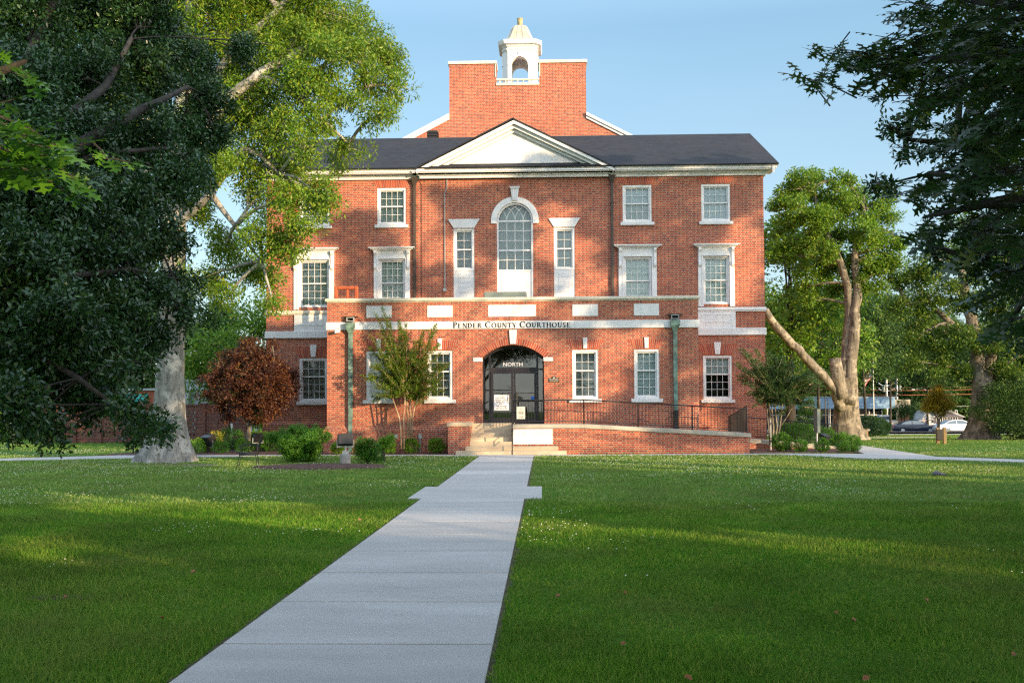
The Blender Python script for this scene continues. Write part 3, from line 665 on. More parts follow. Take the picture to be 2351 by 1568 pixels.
# pediment
YPD = YM - .55; ap = P(1180, 272.5, YPD); xpl, xpr = X_(955.5, YPD, 395), X_(1410, YPD, 395); zb = ZE + .12
pm = MB(); pm.prism([(xpl + .3, zb + .06), (xpr - .3, zb + .06), (ap.x, ap.z - .32)], YM - .12, YM + .3); pm.build('pediment', M['stone'], court)
rk = MB()
def rake(mb, xa, za, xb, zb_, w, y0, y1):
    d = Vector((xb - xa, 0, zb_ - za)).normalized(); nrm = Vector((-d.z, 0, d.x)); nrm = nrm if nrm.z > 0 else -nrm
    lo = -nrm * w; q = [(xa, za), (xb, zb_), (xb, zb_ - w / abs(d.x)), (xa + 0, za - w / abs(d.x))]
    v = [(x, y0, z) for x, z in q] + [(x, y1, z) for x, z in q]
    mb.add(v, [(0, 1, 2, 3), (7, 6, 5, 4), (0, 4, 5, 1), (1, 5, 6, 2), (2, 6, 7, 3), (3, 7, 4, 0)])
for xa, sg in ((xpl, 1), (xpr, -1)):
    rake(rk, xa, zb + .13, ap.x, ap.z - .06, .13, YPD, YM + .2); rake(rk, xa + sg * .3, zb + .14, ap.x, ap.z - .06 - .155, .12, YPD + .14, YM + .2); rake(rk, xa + sg * .55, zb + .13, ap.x, ap.z - .06 - .3, .10, YPD + .30, YM + .2)
rk.build('raking_cornice', M['white'], court)
pr = MB(); bk = YR - .1
zbk = lambda x: 0
for sg, xa in ((1, xpl - .06), (-1, xpr + .06)):
    pr.add([(xa, YPD - .04, zb + .14), (ap.x, YPD - .04, ap.z), (ap.x, YR + .4, ap.z), (xa, YPD + .8, zb + .2)], [(0, 1, 2, 3)])
prr = pr.build('pediment_roof', M['roof'], court); q = prr.modifiers.new('s', 'SOLIDIFY'); q.thickness = .05; q.offset = 1
# horizontal cornice break of the centre bay
cb = MB(); cornice(cb, X_(957, YM) + .25, X_(1408, YM) - .25, YM - .1, ZE - .04, .2, ((.10, 0, .10), (.16, .10, .16), (.38, .17, .21), (.42, .21, .27))); cb.build('cornice', M['white'], court, bevel=.006)
# downpipes, conduit
for px, nm in ((953, 'M'), (1408, 'N')):
    x = X_(px, YM); d = MB(); d.box(x - .05, x + .05, YM - .13, YM - .03, Z_(690, YM), ZE - .25); d.add([(x - .16, YM - .2, ZE + .02), (x + .16, YM - .2, ZE + .02), (x + .16, YM - .02, ZE + .02), (x - .16, YM - .02, ZE + .02), (x - .05, YM - .13, ZE - .3), (x + .05, YM - .13, ZE - .3), (x + .05, YM - .03, ZE - .3), (x - .05, YM - .03, ZE - .3)],
        [(3, 2, 1, 0), (4, 5, 6, 7), (0, 1, 5, 4), (1, 2, 6, 5), (2, 3, 7, 6), (3, 0, 4, 7)])
    for z in (Z_(470, YM), Z_(565, YM), Z_(640, YM)): d.box(x - .07, x + .07, YM - .14, YM - .02, z, z + .05)
    d.build('downpipe', M['brown'], court)
xc1, xc2 = X_(1027, YM), X_(1022, YM)
d = MB().tube([(xc1, YM - .04, ZE - .02), (xc1, YM - .04, Z_(430, YM)), (xc2, YM - .04, Z_(443, YM)), (xc2, YM - .04, Z_(664, YM))], .018, 6); d.box(xc2 - .07, xc2 + .07, YM - .1, YM - .01, Z_(668, YM), Z_(661, YM)); d.build('conduit', M['steel'], court)
d = MB().tube([(X_(960, YM), YM - .03, ZE - .02), (X_(969, YM), YM - .03, ZE - .25), (X_(969, YM), YM - .03, Z_(690, YM))], .009, 5).build('cable', M['brown'], court)
# roof ventilator
vb = P(994, 313, YR + .8); v = MB()
zr_ = ZR - .5
v.box(vb.x - .2, vb.x + .2, YR + .6, YR + 1.0, zr_ - .3, zr_ + .62)
for k in range(3): z = zr_ + .62 + k * .13; v.box(vb.x - .26, vb.x + .26, YR + .54, YR + 1.06, z + .001, z + .07); v.box(vb.x - .21, vb.x + .21, YR + .59, YR + 1.01, z + .071, z + .13)
v.build('roof_vent', M['black'], court)
# tall rear gable block with notch
YU = 50.2
ux = lambda px: X_(px, YU, 200); uz = lambda py: Z_(py, YU)
u = MB(); zg0 = uz(330); n0, n1 = ux(1138.5), ux(1238); u0, u1 = ux(1031.5), ux(1345.5); zt = uz(147); zn = uz(197)
zls, zrs = P(1031, 275, YU).z, P(1346, 272, YU).z
lx, rx_ = ux(1031) - 4.2, ux(1346) + 4.2
u.prism([(lx, 9.8), (rx_, 9.8), (rx_, zrs - 4.2 * .52), (u1, zrs), (u1, zt), (n1, zt), (n1, zn), (n0, zn), (n0, zt), (u0, zt), (u0, zls), (lx, zls - 4.2 * .52)], YU, YU + 1.2)
u.build('gable_wall', M['brick'], court)
u = MB(); u.prism([(lx, -1.5), (rx_, -1.5), (rx_, zrs - 4.2 * .52 - .3), (u1, zrs - .4), (u0, zls - .4), (lx, zls - 4.2 * .52 - .3)], YU + 1.25, YU + 16); u.build('rear_wing', M['brick'], court)
c_ = MB(); c_.box(u0 - .06, n0 + .05, YU - .07, YU + 1.27, zt + .002, zt + .16); c_.box(n1 - .05, u1 + .06, YU - .07, YU + 1.27, zt + .002, zt + .16); c_.box(n0 + .002, n1 - .002, YU - .05, YU + 1.27, zn + .002, zn + .13)
c_.box(n0 + .002, n1 - .002, YU - .02, YU + .1, zn + .27, zn + .36)
for i in range(7): x = n0 + .2 + i * (n1 - n0 - .4) / 6; c_.box(x - .03, x + .03, YU, YU + .08, zn + .132, zn + .268)
c_.box(n0 - .05, n0 - .001, YU - .04, YU + 1.2, zn + .45, zt); c_.box(n1 + .001, n1 + .05, YU - .04, YU + 1.2, zn + .45, zt); c_.build('coping', M['cream'], court, bevel=.015)
for xa, za, sg in ((u0, zls, -1), (u1, zrs, 1)):
    c_ = MB()
    xb, zb2 = xa + sg * 4.4, za - 4.4 * .52
    for e, y in ((.0, YU - .16), (.14, YU - .08)):
        v = [(xa, y, za + .28 - e), (xb, y, zb2 + .28 - e), (xb, y, zb2 + .13 - e), (xa, y, za + .13 - e)]
        c_.add(v + [(x, YU + 1.3, z) for x, _, z in v], [(0, 1, 2, 3), (7, 6, 5, 4), (0, 4, 5, 1), (1, 5, 6, 2), (2, 6, 7, 3), (3, 7, 4, 0)])
    c_.build('raking_coping', M['white'], court)
# ---- cupola: square lantern with cut corners behind the notch
YQ = 53.2; qc = P(1193.5, 170, YQ); qx = qc.x
def cutsq(h, c): return [(-h, -h + c), (-h + c, -h), (h - c, -h), (h, -h + c), (h, h - c), (h - c, h), (-h + c, h), (-h, h - c)]
def ring_stack(mb, levels):
    b = len(mb.v); n = 8
    for h, c, z in levels:
        for x, y in cutsq(h, c): mb.v.append((qx + x, YQ + 1 + y, z))
    for i in range(len(levels) - 1):
        for k in range(n): mb.f.append((b + i * n + k, b + i * n + (k + 1) % n, b + (i + 1) * n + (k + 1) % n, b + (i + 1) * n + k)); mb.m.append(mb.mi)
    mb.f.append(tuple(b + k for k in range(n - 1, -1, -1))); mb.f.append(tuple(b + (len(levels) - 1) * n + k for k in range(n))); mb.m += [mb.mi] * 2
qz = lambda py: P(1193.5, py, YQ).z
cup = empty('cupola', (qx, YQ + 1, qz(200)))
cup.parent = court; cup.matrix_parent_inverse = wmat(court).inverted()
zb0, zsp, ztp, zco, zev = qz(215), qz(147), qz(114), qz(106), qz(93)
h = .93; cc_ = .26; ow = .44
lan = MB()
for sx in (-1, 1):
    for sy in (-1, 1):      # corner piers
        a, d = ow, h; x0, x1 = sorted((sx * ow, sx * h)); y0, y1 = sorted((sy * ow, sy * h)); cx_, cy_ = sx * (h - cc_), sy * (h - cc_)
        poly = [(sx * ow, sy * ow), (sx * h, sy * ow), (sx * h, cy_), (cx_, sy * h), (sx * ow, sy * h)]
        if sx * sy < 0: poly = poly[::-1]
        lan.slab([(qx + x, YQ + 1 + y) for x, y in poly], zb0, ztp - .06)
# arches over four openings
for ax_ in (0, 1):
    for sg in (-1, 1):
        st = len(lan.v); n = 16; zc = zsp - .02; zt_ = ztp - .06
        y0, y1 = sg * h, sg * (h - .3); vs = []
        for i in range(n + 1):
            t = PI * i / n; x = -ow * math.cos(t); z = zc + ow * math.sin(t)
            vs += [(x, y0, z), (x, y1, z), (x, y0, zt_), (x, y1, zt_)]
        fs = []
        for i in range(n): k = 4 * i; fs += [(k, k + 4, k + 6, k + 2), (k + 1, k + 3, k + 7, k + 5), (k, k + 1, k + 5, k + 4)]
        if ax_: vs = [(y, x, z) for x, y, z in vs]
        lan.add([(qx + x, YQ + 1 + y, z) for x, y, z in vs], fs)
        # archivolt, imposts, keystone
        av = MB(); arcband(av, 0, zc, ow + .0, ow + .12, (h + .03) * sg, (h - .02) * sg, n=16); av.box(-.07, .07, sg * (h + .07), sg * (h + .031), zc + ow + .0, zt_ - .02)
        for q in (-1, 1):
            av.box(q * (ow + .005), q * (h - cc_ - .02), sg * (h + .05), sg * (h + .001), zc - .05, zc + .03)
            av.box(q * (ow + .02), q * (ow + .13), sg * (h + .028), sg * (h + .001), zb0, zc - .06); av.box(q * (ow + .2), q * (h - cc_ - .02), sg * (h + .035), sg * (h + .001), zb0, ztp - .1)
        vs = [(y, x, z) if ax_ else (x, y, z) for x, y, z in av.v]
        lan.add([(qx + x, YQ + 1 + y, z) for x, y, z in vs], av.f)
ring_stack(lan, [(h, cc_, zsp + .0), (h, cc_, ztp)]) if False else None
ring_stack(lan, [(h + .02, cc_, ztp - .06), (h + .02, cc_, ztp - .0), (h + .06, cc_, ztp), (h + .06, cc_, ztp + .05), (h, cc_, ztp + .051), (h, cc_, zco), (h + .06, cc_ + .02, zco), (h + .08, cc_ + .02, zco + .08), (h + .22, cc_ + .06, zco + .10), (h + .26, cc_ + .07, zco + .24), (h + .27, cc_ + .07, zco + .3)])
lan.build('lantern', M['white'], cup)
dm = MB(); z0 = zco + .3; H = qz(45) - z0
prof = [(1.0, 0), (.86, .04), (.74, .11), (.64, .21), (.565, .34), (.50, .5), (.44, .66), (.37, .82), (.28, .95), (.16, 1.0)]
ring_stack(dm, [((h + .23) * p, (cc_ + .06) * p, z0 + H * q) for p, q in prof]); dm.build('dome', M['dome'], cup)
rb = MB()
for k in range(4):
    for t in (-.25, .25):
        ps = []
        for p, q in prof[:-1]:
            hh = (h + .23) * p; x, y = t * hh * 1.0, -hh - .012
            for _ in range(k): x, y = -y, x
            ps.append((qx + x, YQ + 1 + y, z0 + H * q))
        rb.tube(ps, .014, 4)
    for sgn in (-1, 1):
        ps = []
        for p, q in prof[:-1]:
            hh = (h + .23) * p; c2 = (cc_ + .06) * p; x, y = sgn * (hh - c2), -hh
            for _ in range(k): x, y = -y, x
            ps.append((qx + x, YQ + 1 + y, z0 + H * q))
        rb.tube(ps, .014, 4)
rb.build('seams', M['grey'], cup)
fn = MB(); zf = z0 + H; fn.lathe([(.17, -.04), (.17, .03), (.14, .05), (.155, .36), (.17, .38), (.17, .42)], (qx, YQ + 1, zf), 12); fn.build('finial', M['moss'], cup)

# ---- entrance pavilion
pv = MB(); pz = lambda py: Z_(py, YP)
xd0, xd1 = X_(1106.5, YP, 900), X_(1249.3, YP, 900); xdc = (xd0 + xd1) / 2; wd = (xd1 - xd0) / 2; zsd = pz(820.5); rise = pz(791.5) - zsd; ZL = 1.07
W0 = [(841, 898, 'shade_grey', 'blind_white'), (981, 1039, 'blind_dark', None), (1314, 1373.5, 'blind_dark', None), (1456, 1513.5, 'blind_white', None)]
zt0, zb0_ = pz(804), pz(917)
ops = [(X_(a, YP, 850), X_(c, YP, 850), zb0_, zt0) for a, c, *_ in W0] + [(xd0, xd1, ZL, zsd + rise)]
wall_open(pv, PX0, PX1, -.3, ZPT, YP, ops, .22)
pts, RD, czd = spandrel(pv, xdc, wd, zsd, YP, .5, 20, rise)
pv.add([(PX1, YP, -.3), (PX1, YM, -.3), (PX1, YM, ZPT), (PX1, YP, ZPT)], [(0, 1, 2, 3)]); pv.add([(PX0, YP, -.3), (PX0, YP, ZPT), (PX0, YM, ZPT), (PX0, YM, -.3)], [(0, 1, 2, 3)])
pv.add([(PX0 + .3, YP + .3, ZPT - .6), (PX1 - .3, YP + .3, ZPT - .6), (PX1 - .3, YM, ZPT - .6), (PX0 + .3, YM, ZPT - .6)], [(0, 1, 2, 3)])
pv.add([(PX0 + .3, YP + .3, ZPT - .6), (PX0 + .3, YP + .3, ZPT), (PX1 - .3, YP + .3, ZPT), (PX1 - .3, YP + .3, ZPT - .6)], [(0, 1, 2, 3)])
for x, s_ in ((xd0, 1), (xd1, -1)): pv.add([(x, YP + .2, ZL), (x, YP + .55, ZL), (x, YP + .55, zsd), (x, YP + .2, zsd)], [(0, 1, 2, 3) if s_ > 0 else (3, 2, 1, 0)])
pv.build('pavilion_wall', M['brick'], court)
# battered water table at the foot of the pavilion
wt = MB(); zw = 1.02
for x0, x1 in ((PX0 - .12, X_(1030, YP)),):
    wt.add([(x0, YP - .12, -.3), (x1, YP - .12, -.3), (x1, YP - .12, zw - .18), (x1, YP - .003, zw), (x0 + .12, YP - .003, zw), (x0, YP - .12, zw - .18), (x0, YM, -.3), (x0, YM, zw - .18), (x0 + .117, YM, zw)], [(0, 1, 2, 5), (5, 2, 3, 4), (6, 0, 5, 7), (7, 5, 4, 8)])
wt.build('plinth', M['brick'], court)
wt = MB(); zw = 1.15
wt.add([(MX0 - .1, YM - .1, -.3), (PX0 + .2, YM - .1, -.3), (PX0 + .2, YM - .1, zw - .12), (PX0 + .2, YM - .003, zw), (MX0 + .0, YM - .003, zw), (MX0 - .1, YM - .1, zw - .12)], [(0, 1, 2, 5), (5, 2, 3, 4)]); wt.build('plinth', M['brick'], court)
cp = MB(); cp.box(PX0 - .02, PX1 + .02, YP - .03, YP + .33, ZPT + .001, ZPT + .04); cp.box(PX0 - .07, PX1 + .07, YP - .08, YP + .36, ZPT + .042, ZPT + .15)
cp.build('coping', M['cream'], court, bevel=.03)
MB().box(PX0 - .035, PX1 + .03, YP - .05, YP + .02, ZBAND0, ZBAND1).build('stone_band', M['stone'], court, bevel=.008)
for a, c in ((841, 899), (981, 1039), (1121, 1230), (1314, 1372.5), (1455, 1513)):
    MB().box(X_(a, YP, 715), X_(c, YP, 715), YP - .02, YP + .02, pz(727), pz(700)).build('stone_panel', M['stone'], court, bevel=.006)
nm0 = ['pavilion window behind the left crape myrtle', 'pavilion window between the crape myrtle and the door', 'pavilion window with dark blinds above the ramp', 'pavilion window with white blinds beside the green downpipe']
for (a, c, b1, b2), nm in zip(W0, nm0):
    xa, xb = X_(a, YP, 850), X_(c, YP, 850); wo = sash(xa, xb, zb0_, zt0, YP, 3, 2, 3, b1, b2, label=nm, mid=.42, sw=.12)
    xc = (xa + xb) / 2; jack(xc, xb - xa - .02, zt0 + .03, pz(779.5), YP, wo, .28); keystone(xc, .14, .17, zt0 + .04, pz(776.5), YP, wo)
# door arch, imposts, keystone
ar = MB(); a0 = math.asin(wd / RD); arcband(ar, 0, 0, RD + .002, RD + .235, -.006, .02, -a0 - .03, a0 + .03, 28); ar.build('door_arch', M['brickarch'], court, loc=(xdc, YP, czd))
for q in (-1, 1): MB().box(xdc + q * (wd - .02), xdc + q * (wd + .33), YP - .03, YP + .15, pz(830), zsd - .003).build('impost', M['stone'], court, bevel=.008)
MB().prism([(xdc - .10, pz(790)), (xdc + .12, pz(790)), (xdc + .16, pz(757.7)), (xdc - .14, pz(757.7))], YP - .07, YP + .05).build('keystone', M['stone'], court, bevel=.01)
# storefront
YD = YP + .5; dz = lambda py: Z_(py, YD); dx = lambda px: X_(px, YD, 900)
door = empty('entrance_door', (xdc, YD, ZL)); door.parent = court; door.matrix_parent_inverse = wmat(court).inverted(); door['label'] = 'double glazed door in a dark frame under the arch'
fr_ = MB(); zh = dz(848)
def bx(a, c, d, e, y0=0, y1=.09): fr_.box(a, c, YD + y0, YD + y1, d, e)
xm1, xm2 = dx(1125.5), dx(1231.5); xe0, xe1 = xd0 + .002, xd1 - .002
bx(xm1 - .05, xm1 + .03, ZL, zsd + rise - .05); bx(xm2, xm2 + .08, ZL, zsd + rise - .05); bx(xe0, xe0 + .05, ZL, zsd); bx(xe1 - .05, xe1, ZL, zsd)
bx(xm1 + .03, xm2, zh - .06, zh + .07, .005, .085); bx(xe0 + .05, xm1 - .05, zh - .03, zh + .03, .005, .085); bx(xm2 + .08, xe1 - .05, zh - .03, zh + .03, .005, .085); bx(xe0 + .05, xm1 - .05, ZL, ZL + .15, .005, .085); bx(xm2 + .08, xe1 - .05, ZL, ZL + .15, .005, .085)
arcband(fr_, xdc, czd, RD - .09, RD + .03, YD + .002, YD + .088, -a0 * .97, a0 * .97, 24)
fr_.build('door_frame', M['bronze'], door)
gl = MB(); pt = [(xd0 + .05, ZL + .1), (xd1 - .05, ZL + .1)] + [(xdc + RD * math.sin(a0 - 2 * a0 * i / 16), czd + RD * math.cos(a0 - 2 * a0 * i / 16)) for i in range(17)]
gl.add([(x, YD + .06, z) for x, z in pt[:1] + pt[1:]], [tuple(range(len(pt)))]); gl.build('glazing', M['doorglass'], door)
xm = (xm1 + xm2) / 2
for k, (a, c) in enumerate(((xm1 + .035, xm - .008), (xm + .008, xm2 - .005))):
    d = MB(); z0, z1 = ZL + .01, zh - .065; t = .075
    d.box(a, a + t, YD - .03, YD + .03, z0, z1); d.box(c - t, c, YD - .03, YD + .03, z0, z1); d.box(a + t, c - t, YD - .029, YD + .029, z1 - .09, z1); d.box(a + t, c - t, YD - .029, YD + .029, z0, z0 + .21); d.box(a + t, c - t, YD - .02, YD + .02, ZL + 1.13, ZL + 1.155)
    do = d.build('door_leaf', M['bronze'], door)
    hx = (c - .13) if k == 0 else (a + .13); hd = MB().tube([(hx, YD - .03, ZL + .75), (hx, YD - .1, ZL + .78), (hx, YD - .1, ZL + 1.12), (hx, YD - .03, ZL + 1.15)], .016, 6); hd.build('handle', M['black'], do)
# vestibule behind the glass with inner doors
vs_ = MB(); YV = YD + 1.6
vs_.box(xd0 - .3, xd1 + .3, YV, YV + .1, ZL, ZL + 3.2); vs_.box(xd0 - .1, xd0 - .02, YD + .1, YV, ZL, ZL + 3.2); vs_.box(xd1 + .02, xd1 + .1, YD + .1, YV, ZL, ZL + 3.2); vs_.box(xd0, xd1, YD + .1, YV, ZL - .1, ZL); vs_.box(xd0 - .1, xd1 + .1, YD + .1, YV, zsd + rise + .1, zsd + rise + .2); vs_.build('vestibule', M['beige'], door)
for a, c, mt in ((1141, 1177, 'dark'), (1190, 1225, 'dark')): MB().box(X_(a, YV), X_(c, YV), YV - .03, YV - .001, Z_(903, YV), Z_(856, YV)).build('inner_window', M[mt], door)
MB().box(X_(1192, YV), X_(1219, YV), YV - .05, YV - .031, Z_(909, YV), Z_(891, YV)).build('inner_notice', M['grey'], door)
MB().lathe([(.075, 0), (.075, .004)], (0, 0, 0), 20).xf(Matrix.Translation((dx(1223), YD - .012, dz(914))) @ Matrix.Rotation(PI / 2, 4, 'X')).build('sticker', M['blue'], door)

# ---- lettering
def text(body, size, loc, mat, parent, name='lettering', align='CENTER', ext=.004, rz=0, sx=1.0, spacing=1.0):
    cu = bpy.data.curves.new(name, 'FONT'); cu.body = body; cu.size = size; cu.align_x = align; cu.align_y = 'CENTER'; cu.extrude = ext; cu.space_character = spacing; cu.resolution_u = 3
    t = bpy.data.objects.new(name, cu); C.objects.link(t)
    bpy.context.view_layer.update(); me = bpy.data.meshes.new_from_object(t); C.objects.unlink(t); bpy.data.objects.remove(t)
    me.transform(Matrix.Translation(loc) @ Matrix.Rotation(rz, 4, 'Z') @ Matrix.Rotation(PI / 2, 4, 'X') @ Matrix.Scale(sx, 4, (1, 0, 0)))
    return link(name, me, M[mat], parent)
# hand drawn serif capitals: heavy stems, fine hairlines, slab serifs (unit height)
TH, HL = .18, .085
def glyph(ch):
    s = []     # rectangles / quads / arcs in unit em
    def R(x0, x1, y0, y1): s.append([(x0, y0), (x1, y0), (x1, y1), (x0, y1)])
    def Q(*p): s.append(list(p))
    def stem(x, y0=0, y1=1, se=True, w=TH):
        R(x, x + w, y0, y1)
        if se: R(x - .07, x + w + .07, y0, y0 + .035); R(x - .07, x + w + .07, y1 - .035, y1)
    def arc(cx, cy, rx, ry, a0, a1, thick=TH, thin=HL, n=14):
        for i in range(n):
            q = []
            for j, ins in ((i, 0), (i + 1, 0), (i + 1, 1), (i, 1)):
                t = rad(a0 + (a1 - a0) * j / n); w = thin + (thick - thin) * abs(math.cos(t)) ** 1.5
                q.append((cx + (rx - w * ins) * math.cos(t), cy + (ry - w * ins) * math.sin(t)))
            s.append(q if a1 > a0 else q[::-1])
    w = .7
    if ch == 'P': stem(.1); R(.2, .36, .95, 1); R(.2, .36, .44, .49); arc(.34, .72, .27, .28, -90, 90); w = .66
    elif ch == 'E': stem(.1); R(.2, .60, .95, 1); R(.2, .62, 0, .05); R(.2, .48, .49, .54); Q((.56, .80), (.60, .80), (.60, .96), (.54, .96)); Q((.58, .04), (.62, .04), (.66, .22), (.62, .22)); R(.45, .48, .42, .61); w = .72
    elif ch == 'N': stem(.12, w=.07); stem(.68, w=.07); Q((.10, 1), (.26, 1), (.73, 0), (.62, 0)); w = .85
    elif ch == 'D': stem(.1); R(.2, .36, .95, 1); R(.2, .36, 0, .05); arc(.34, .5, .43, .5, -90, 90); w = .84
    elif ch == 'R': stem(.1); R(.2, .36, .95, 1); R(.2, .38, .47, .52); arc(.34, .735, .26, .265, -90, 90); Q((.34, .50), (.48, .50), (.82, 0), (.64, 0)); R(.62, .84, 0, .035); w = .80
    elif ch == 'C': arc(.48, .5, .43, .52, 50, 310, n=22); Q((.74, .68), (.78, .68), (.78, 1.0), (.73, .93)); w = .84
    elif ch == 'O': arc(.48, .5, .43, .52, 0, 360, n=26); w = .92
    elif ch == 'U': R(.14, .14 + TH, .3, 1); R(.64, .64 + HL, .3, 1); R(.05, .36, .965, 1); R(.56, .78, .965, 1); arc(.415, .32, .275, .34, 180, 360, n=14); w = .83
    elif ch == 'T': stem(.31); R(.06, .70, .95, 1); Q((.05, .78), (.08, .78), (.12, .96), (.06, .96)); Q((.68, .78), (.71, .78), (.70, .96), (.64, .96)); w = .74
    elif ch == 'Y': stem(.34, 0, .45); Q((.04, 1), (.20, 1), (.475, .45), (.34, .45)); Q((.68, 1), (.73, 1), (.46, .42), (.42, .45)); R(-.01, .26, .965, 1); R(.58, .80, .965, 1); w = .78
    elif ch == 'H': stem(.1); stem(.60); R(.2, .62, .48, .53); w = .84
    elif ch == 'S': arc(.33, .745, .24, .265, 40, 270, n=14); arc(.31, .255, .25, .27, 90, -140, n=14); Q((.52, .72), (.55, .72), (.55, .98), (.51, .90)); Q((.06, .02), (.10, .10), (.10, .30), (.06, .30)); w = .64
    return s, w
def serif(words, x0, x1, zb, zc, zs2, Y, parent):
    """small capitals: first letter of each word zc high, the rest zs2 high"""
    seq = []; cur = 0.0
    for wd_ in words:
        for i, ch in enumerate(wd_):
            hgt = zc if i == 0 else zs2; g, w = glyph(ch); seq.append((g, cur, hgt)); cur += w * hgt * .98 + .012
        cur += zs2 * .42
    sc_x = (x1 - x0) / (cur - zs2 * .42)
    b = MB(); k = 0
    for g, cx_, hgt in seq:
        for q in g:
            y0 = Y - .012 - .0003 * (k % 7); k += 1
            b.prism([(x0 + (cx_ + x * hgt) * sc_x, zb + z * hgt) for x, z in q], y0, Y - .001)
    o = b.build('lettering', M['ink'], parent)
    return o
serif(['PENDER', 'COUNTY', 'COURTHOUSE'], X_(1039.5, YP, 745), X_(1311, YP, 745), pz(752.6), .232, .185, YP - .05, court)
text('NORTH', .19, (dx(1178), YD - .012, dz(837)), 'paper', door, sx=1.12, ext=.006)

# ---- copper conductor heads and downpipes on the pavilion
for px, lab in ((806, 0), (1550, 0)):
    x = X_(px, YP); dp = MB(); y0 = YP - .2
    zt, zm = pz(738), pz(764)
    def fru(h0, h1, za, zb_, ya=YP - .02):
        dp.add([(x - h0, YP - .07 - h0 * 1.1, za), (x + h0, YP - .07 - h0 * 1.1, za), (x + h0, ya, za), (x - h0, ya, za), (x - h1, YP - .07 - h1 * 1.1, zb_), (x + h1, YP - .07 - h1 * 1.1, zb_), (x + h1, ya, zb_), (x - h1, ya, zb_)],
               [(3, 2, 1, 0), (4, 5, 6, 7), (0, 4, 5, 1), (1, 5, 6, 2), (2, 6, 7, 3), (3, 7, 4, 0)])
    fru(.17, .17, pz(739), pz(750), YP - .051); fru(.165, .07, pz(750.1), zm, YP - .051); fru(.075, .075, zm, 1.25 if lab == 0 else .2); fru(.074, .074, 1.25, .05, YP - .125) if px < 1000 else fru(.074, .074, 1.25, .85, YP - .02)
    dp.build('conductor_pipe', M['green'], court)
    sc2 = MB(); z0, z1 = pz(736), pz(726.5)
    for q in ((x - .14, x - .115, z0, z1), (x + .115, x + .14, z0, z1), (x - .115, x + .115, z0, z0 + .025), (x - .115, x + .115, z1 - .025, z1)): sc2.box(q[0], q[1], YP - .2, YP - .052, q[2], q[3])
    sc2.build('scupper', M['grey'], court)
    MB().box(x - .13, x + .13, YP - .06, YP - .021, z0 + .02, z1 - .02).build('scupper_mouth', M['dark'], court)
    MB().box(x - .27, x + .27, YP - .1, YP + .01, z1 + .002, z1 + .045).build('scupper_hood', M['brown'], court)
x = X_(1550, YP); MB().box(x - .085, x + .085, YP - .17, YP - .02, .6, 1.55).build('downpipe_boot', M['black'], court)
# camera on the wall
scam = empty('security_camera', (X_(857, YP), YP, pz(766)), label='white security camera below the stone band at the pavilion left corner', cat='camera')
cx_ = P((660 + 675 / 3.409) / 1.1059, (740 + 345 / 3.409) / 1.1059, YP - .12)
scam.location = cx_ + Vector((0, .12, 0))
MB().tube([(cx_.x, YP, cx_.z + .05), (cx_.x, YP - .1, cx_.z + .05)], .05, 10).build('mount', M['grey'], scam)
MB().tube([(cx_.x + .06, YP - .13, cx_.z), (cx_.x - .1, YP - .25, cx_.z - .03)], .06, 10).build('housing', M['white'], scam, smooth=False)
scam2 = dup(scam, loc=Vector((MX0 - .12, YM + .0, Z_(783, YM))), label='white security camera at the main wall left corner above the maple')

# plaque
plq = empty('wall_plaque', (X_(1271.5, YP), YP, pz(873)), label='small black no smoking plaque on the brick right of the door', cat='plaque')
xa, xb = X_(1260, YP), X_(1283.3, YP); zb_, zt_ = pz(877.5), pz(869); xc = (xa + xb) / 2; hw = (xb - xa) / 2
poly = [(xa, zb_), (xb, zb_), (xb, zt_)] + [(xc + hw * q, zt_ + dz_) for q, dz_ in ((.5, .01), (.3, .06), (.12, .085), (-.12, .085), (-.3, .06), (-.5, .01))] + [(xa, zt_)]
MB().prism(poly, YP - .03, YP - .001).build('plate', M['black'], plq)
text('No Smoking', .062, (xc, YP - .034, zb_ + .105), 'creamsign', plq, sx=1.05); text('On Premises', .058, (xc, YP - .034, zb_ + .045), 'creamsign', plq, sx=1.05)
e = MB(); arcband(e, xc, zt_ + .03, .025, .035, YP - .034, YP - .031, 0, 2 * PI, 14); e.build('emblem', M['creamsign'], plq)

# rusty frame and air conditioner on the pavilion roof
zr0 = ZPT - .6
fx0, fx1 = X_(767, 39.5), X_(822, 39.5); ft = Z_(653.5, 39.5)
rf = MB(); t = .14
for a, c, d, e in ((fx0, fx0 + t, zr0, ft), (fx1 - t, fx1, zr0, ft), (fx0 + t, fx1 - t, ft - t, ft), ((fx0 + fx1) / 2 - .0, (fx0 + fx1) / 2 + .1, zr0, ft - t - .002)): rf.box(a, c, 39.45, 39.6, d, e)
rf.box(fx0, fx1, 39.62, 40.1, zr0, zr0 + .1); o = rf.build('equipment_frame', M['rust'], bevel=.03); tag(o, 'rust orange metal frame standing on the pavilion roof', 'frame')
M['unit'] = plain('grey_green_unit', (.16, .20, .185), .5, .06); o = MB().box(X_(1111, 38.6), X_(1210, 38.6), 38.6, 39.8, zr0, Z_(669.5, 38.6)).build('roof_unit', M['unit'], bevel=.04); tag(o, 'grey sheet metal unit behind the parapet below the arched window', 'air unit')

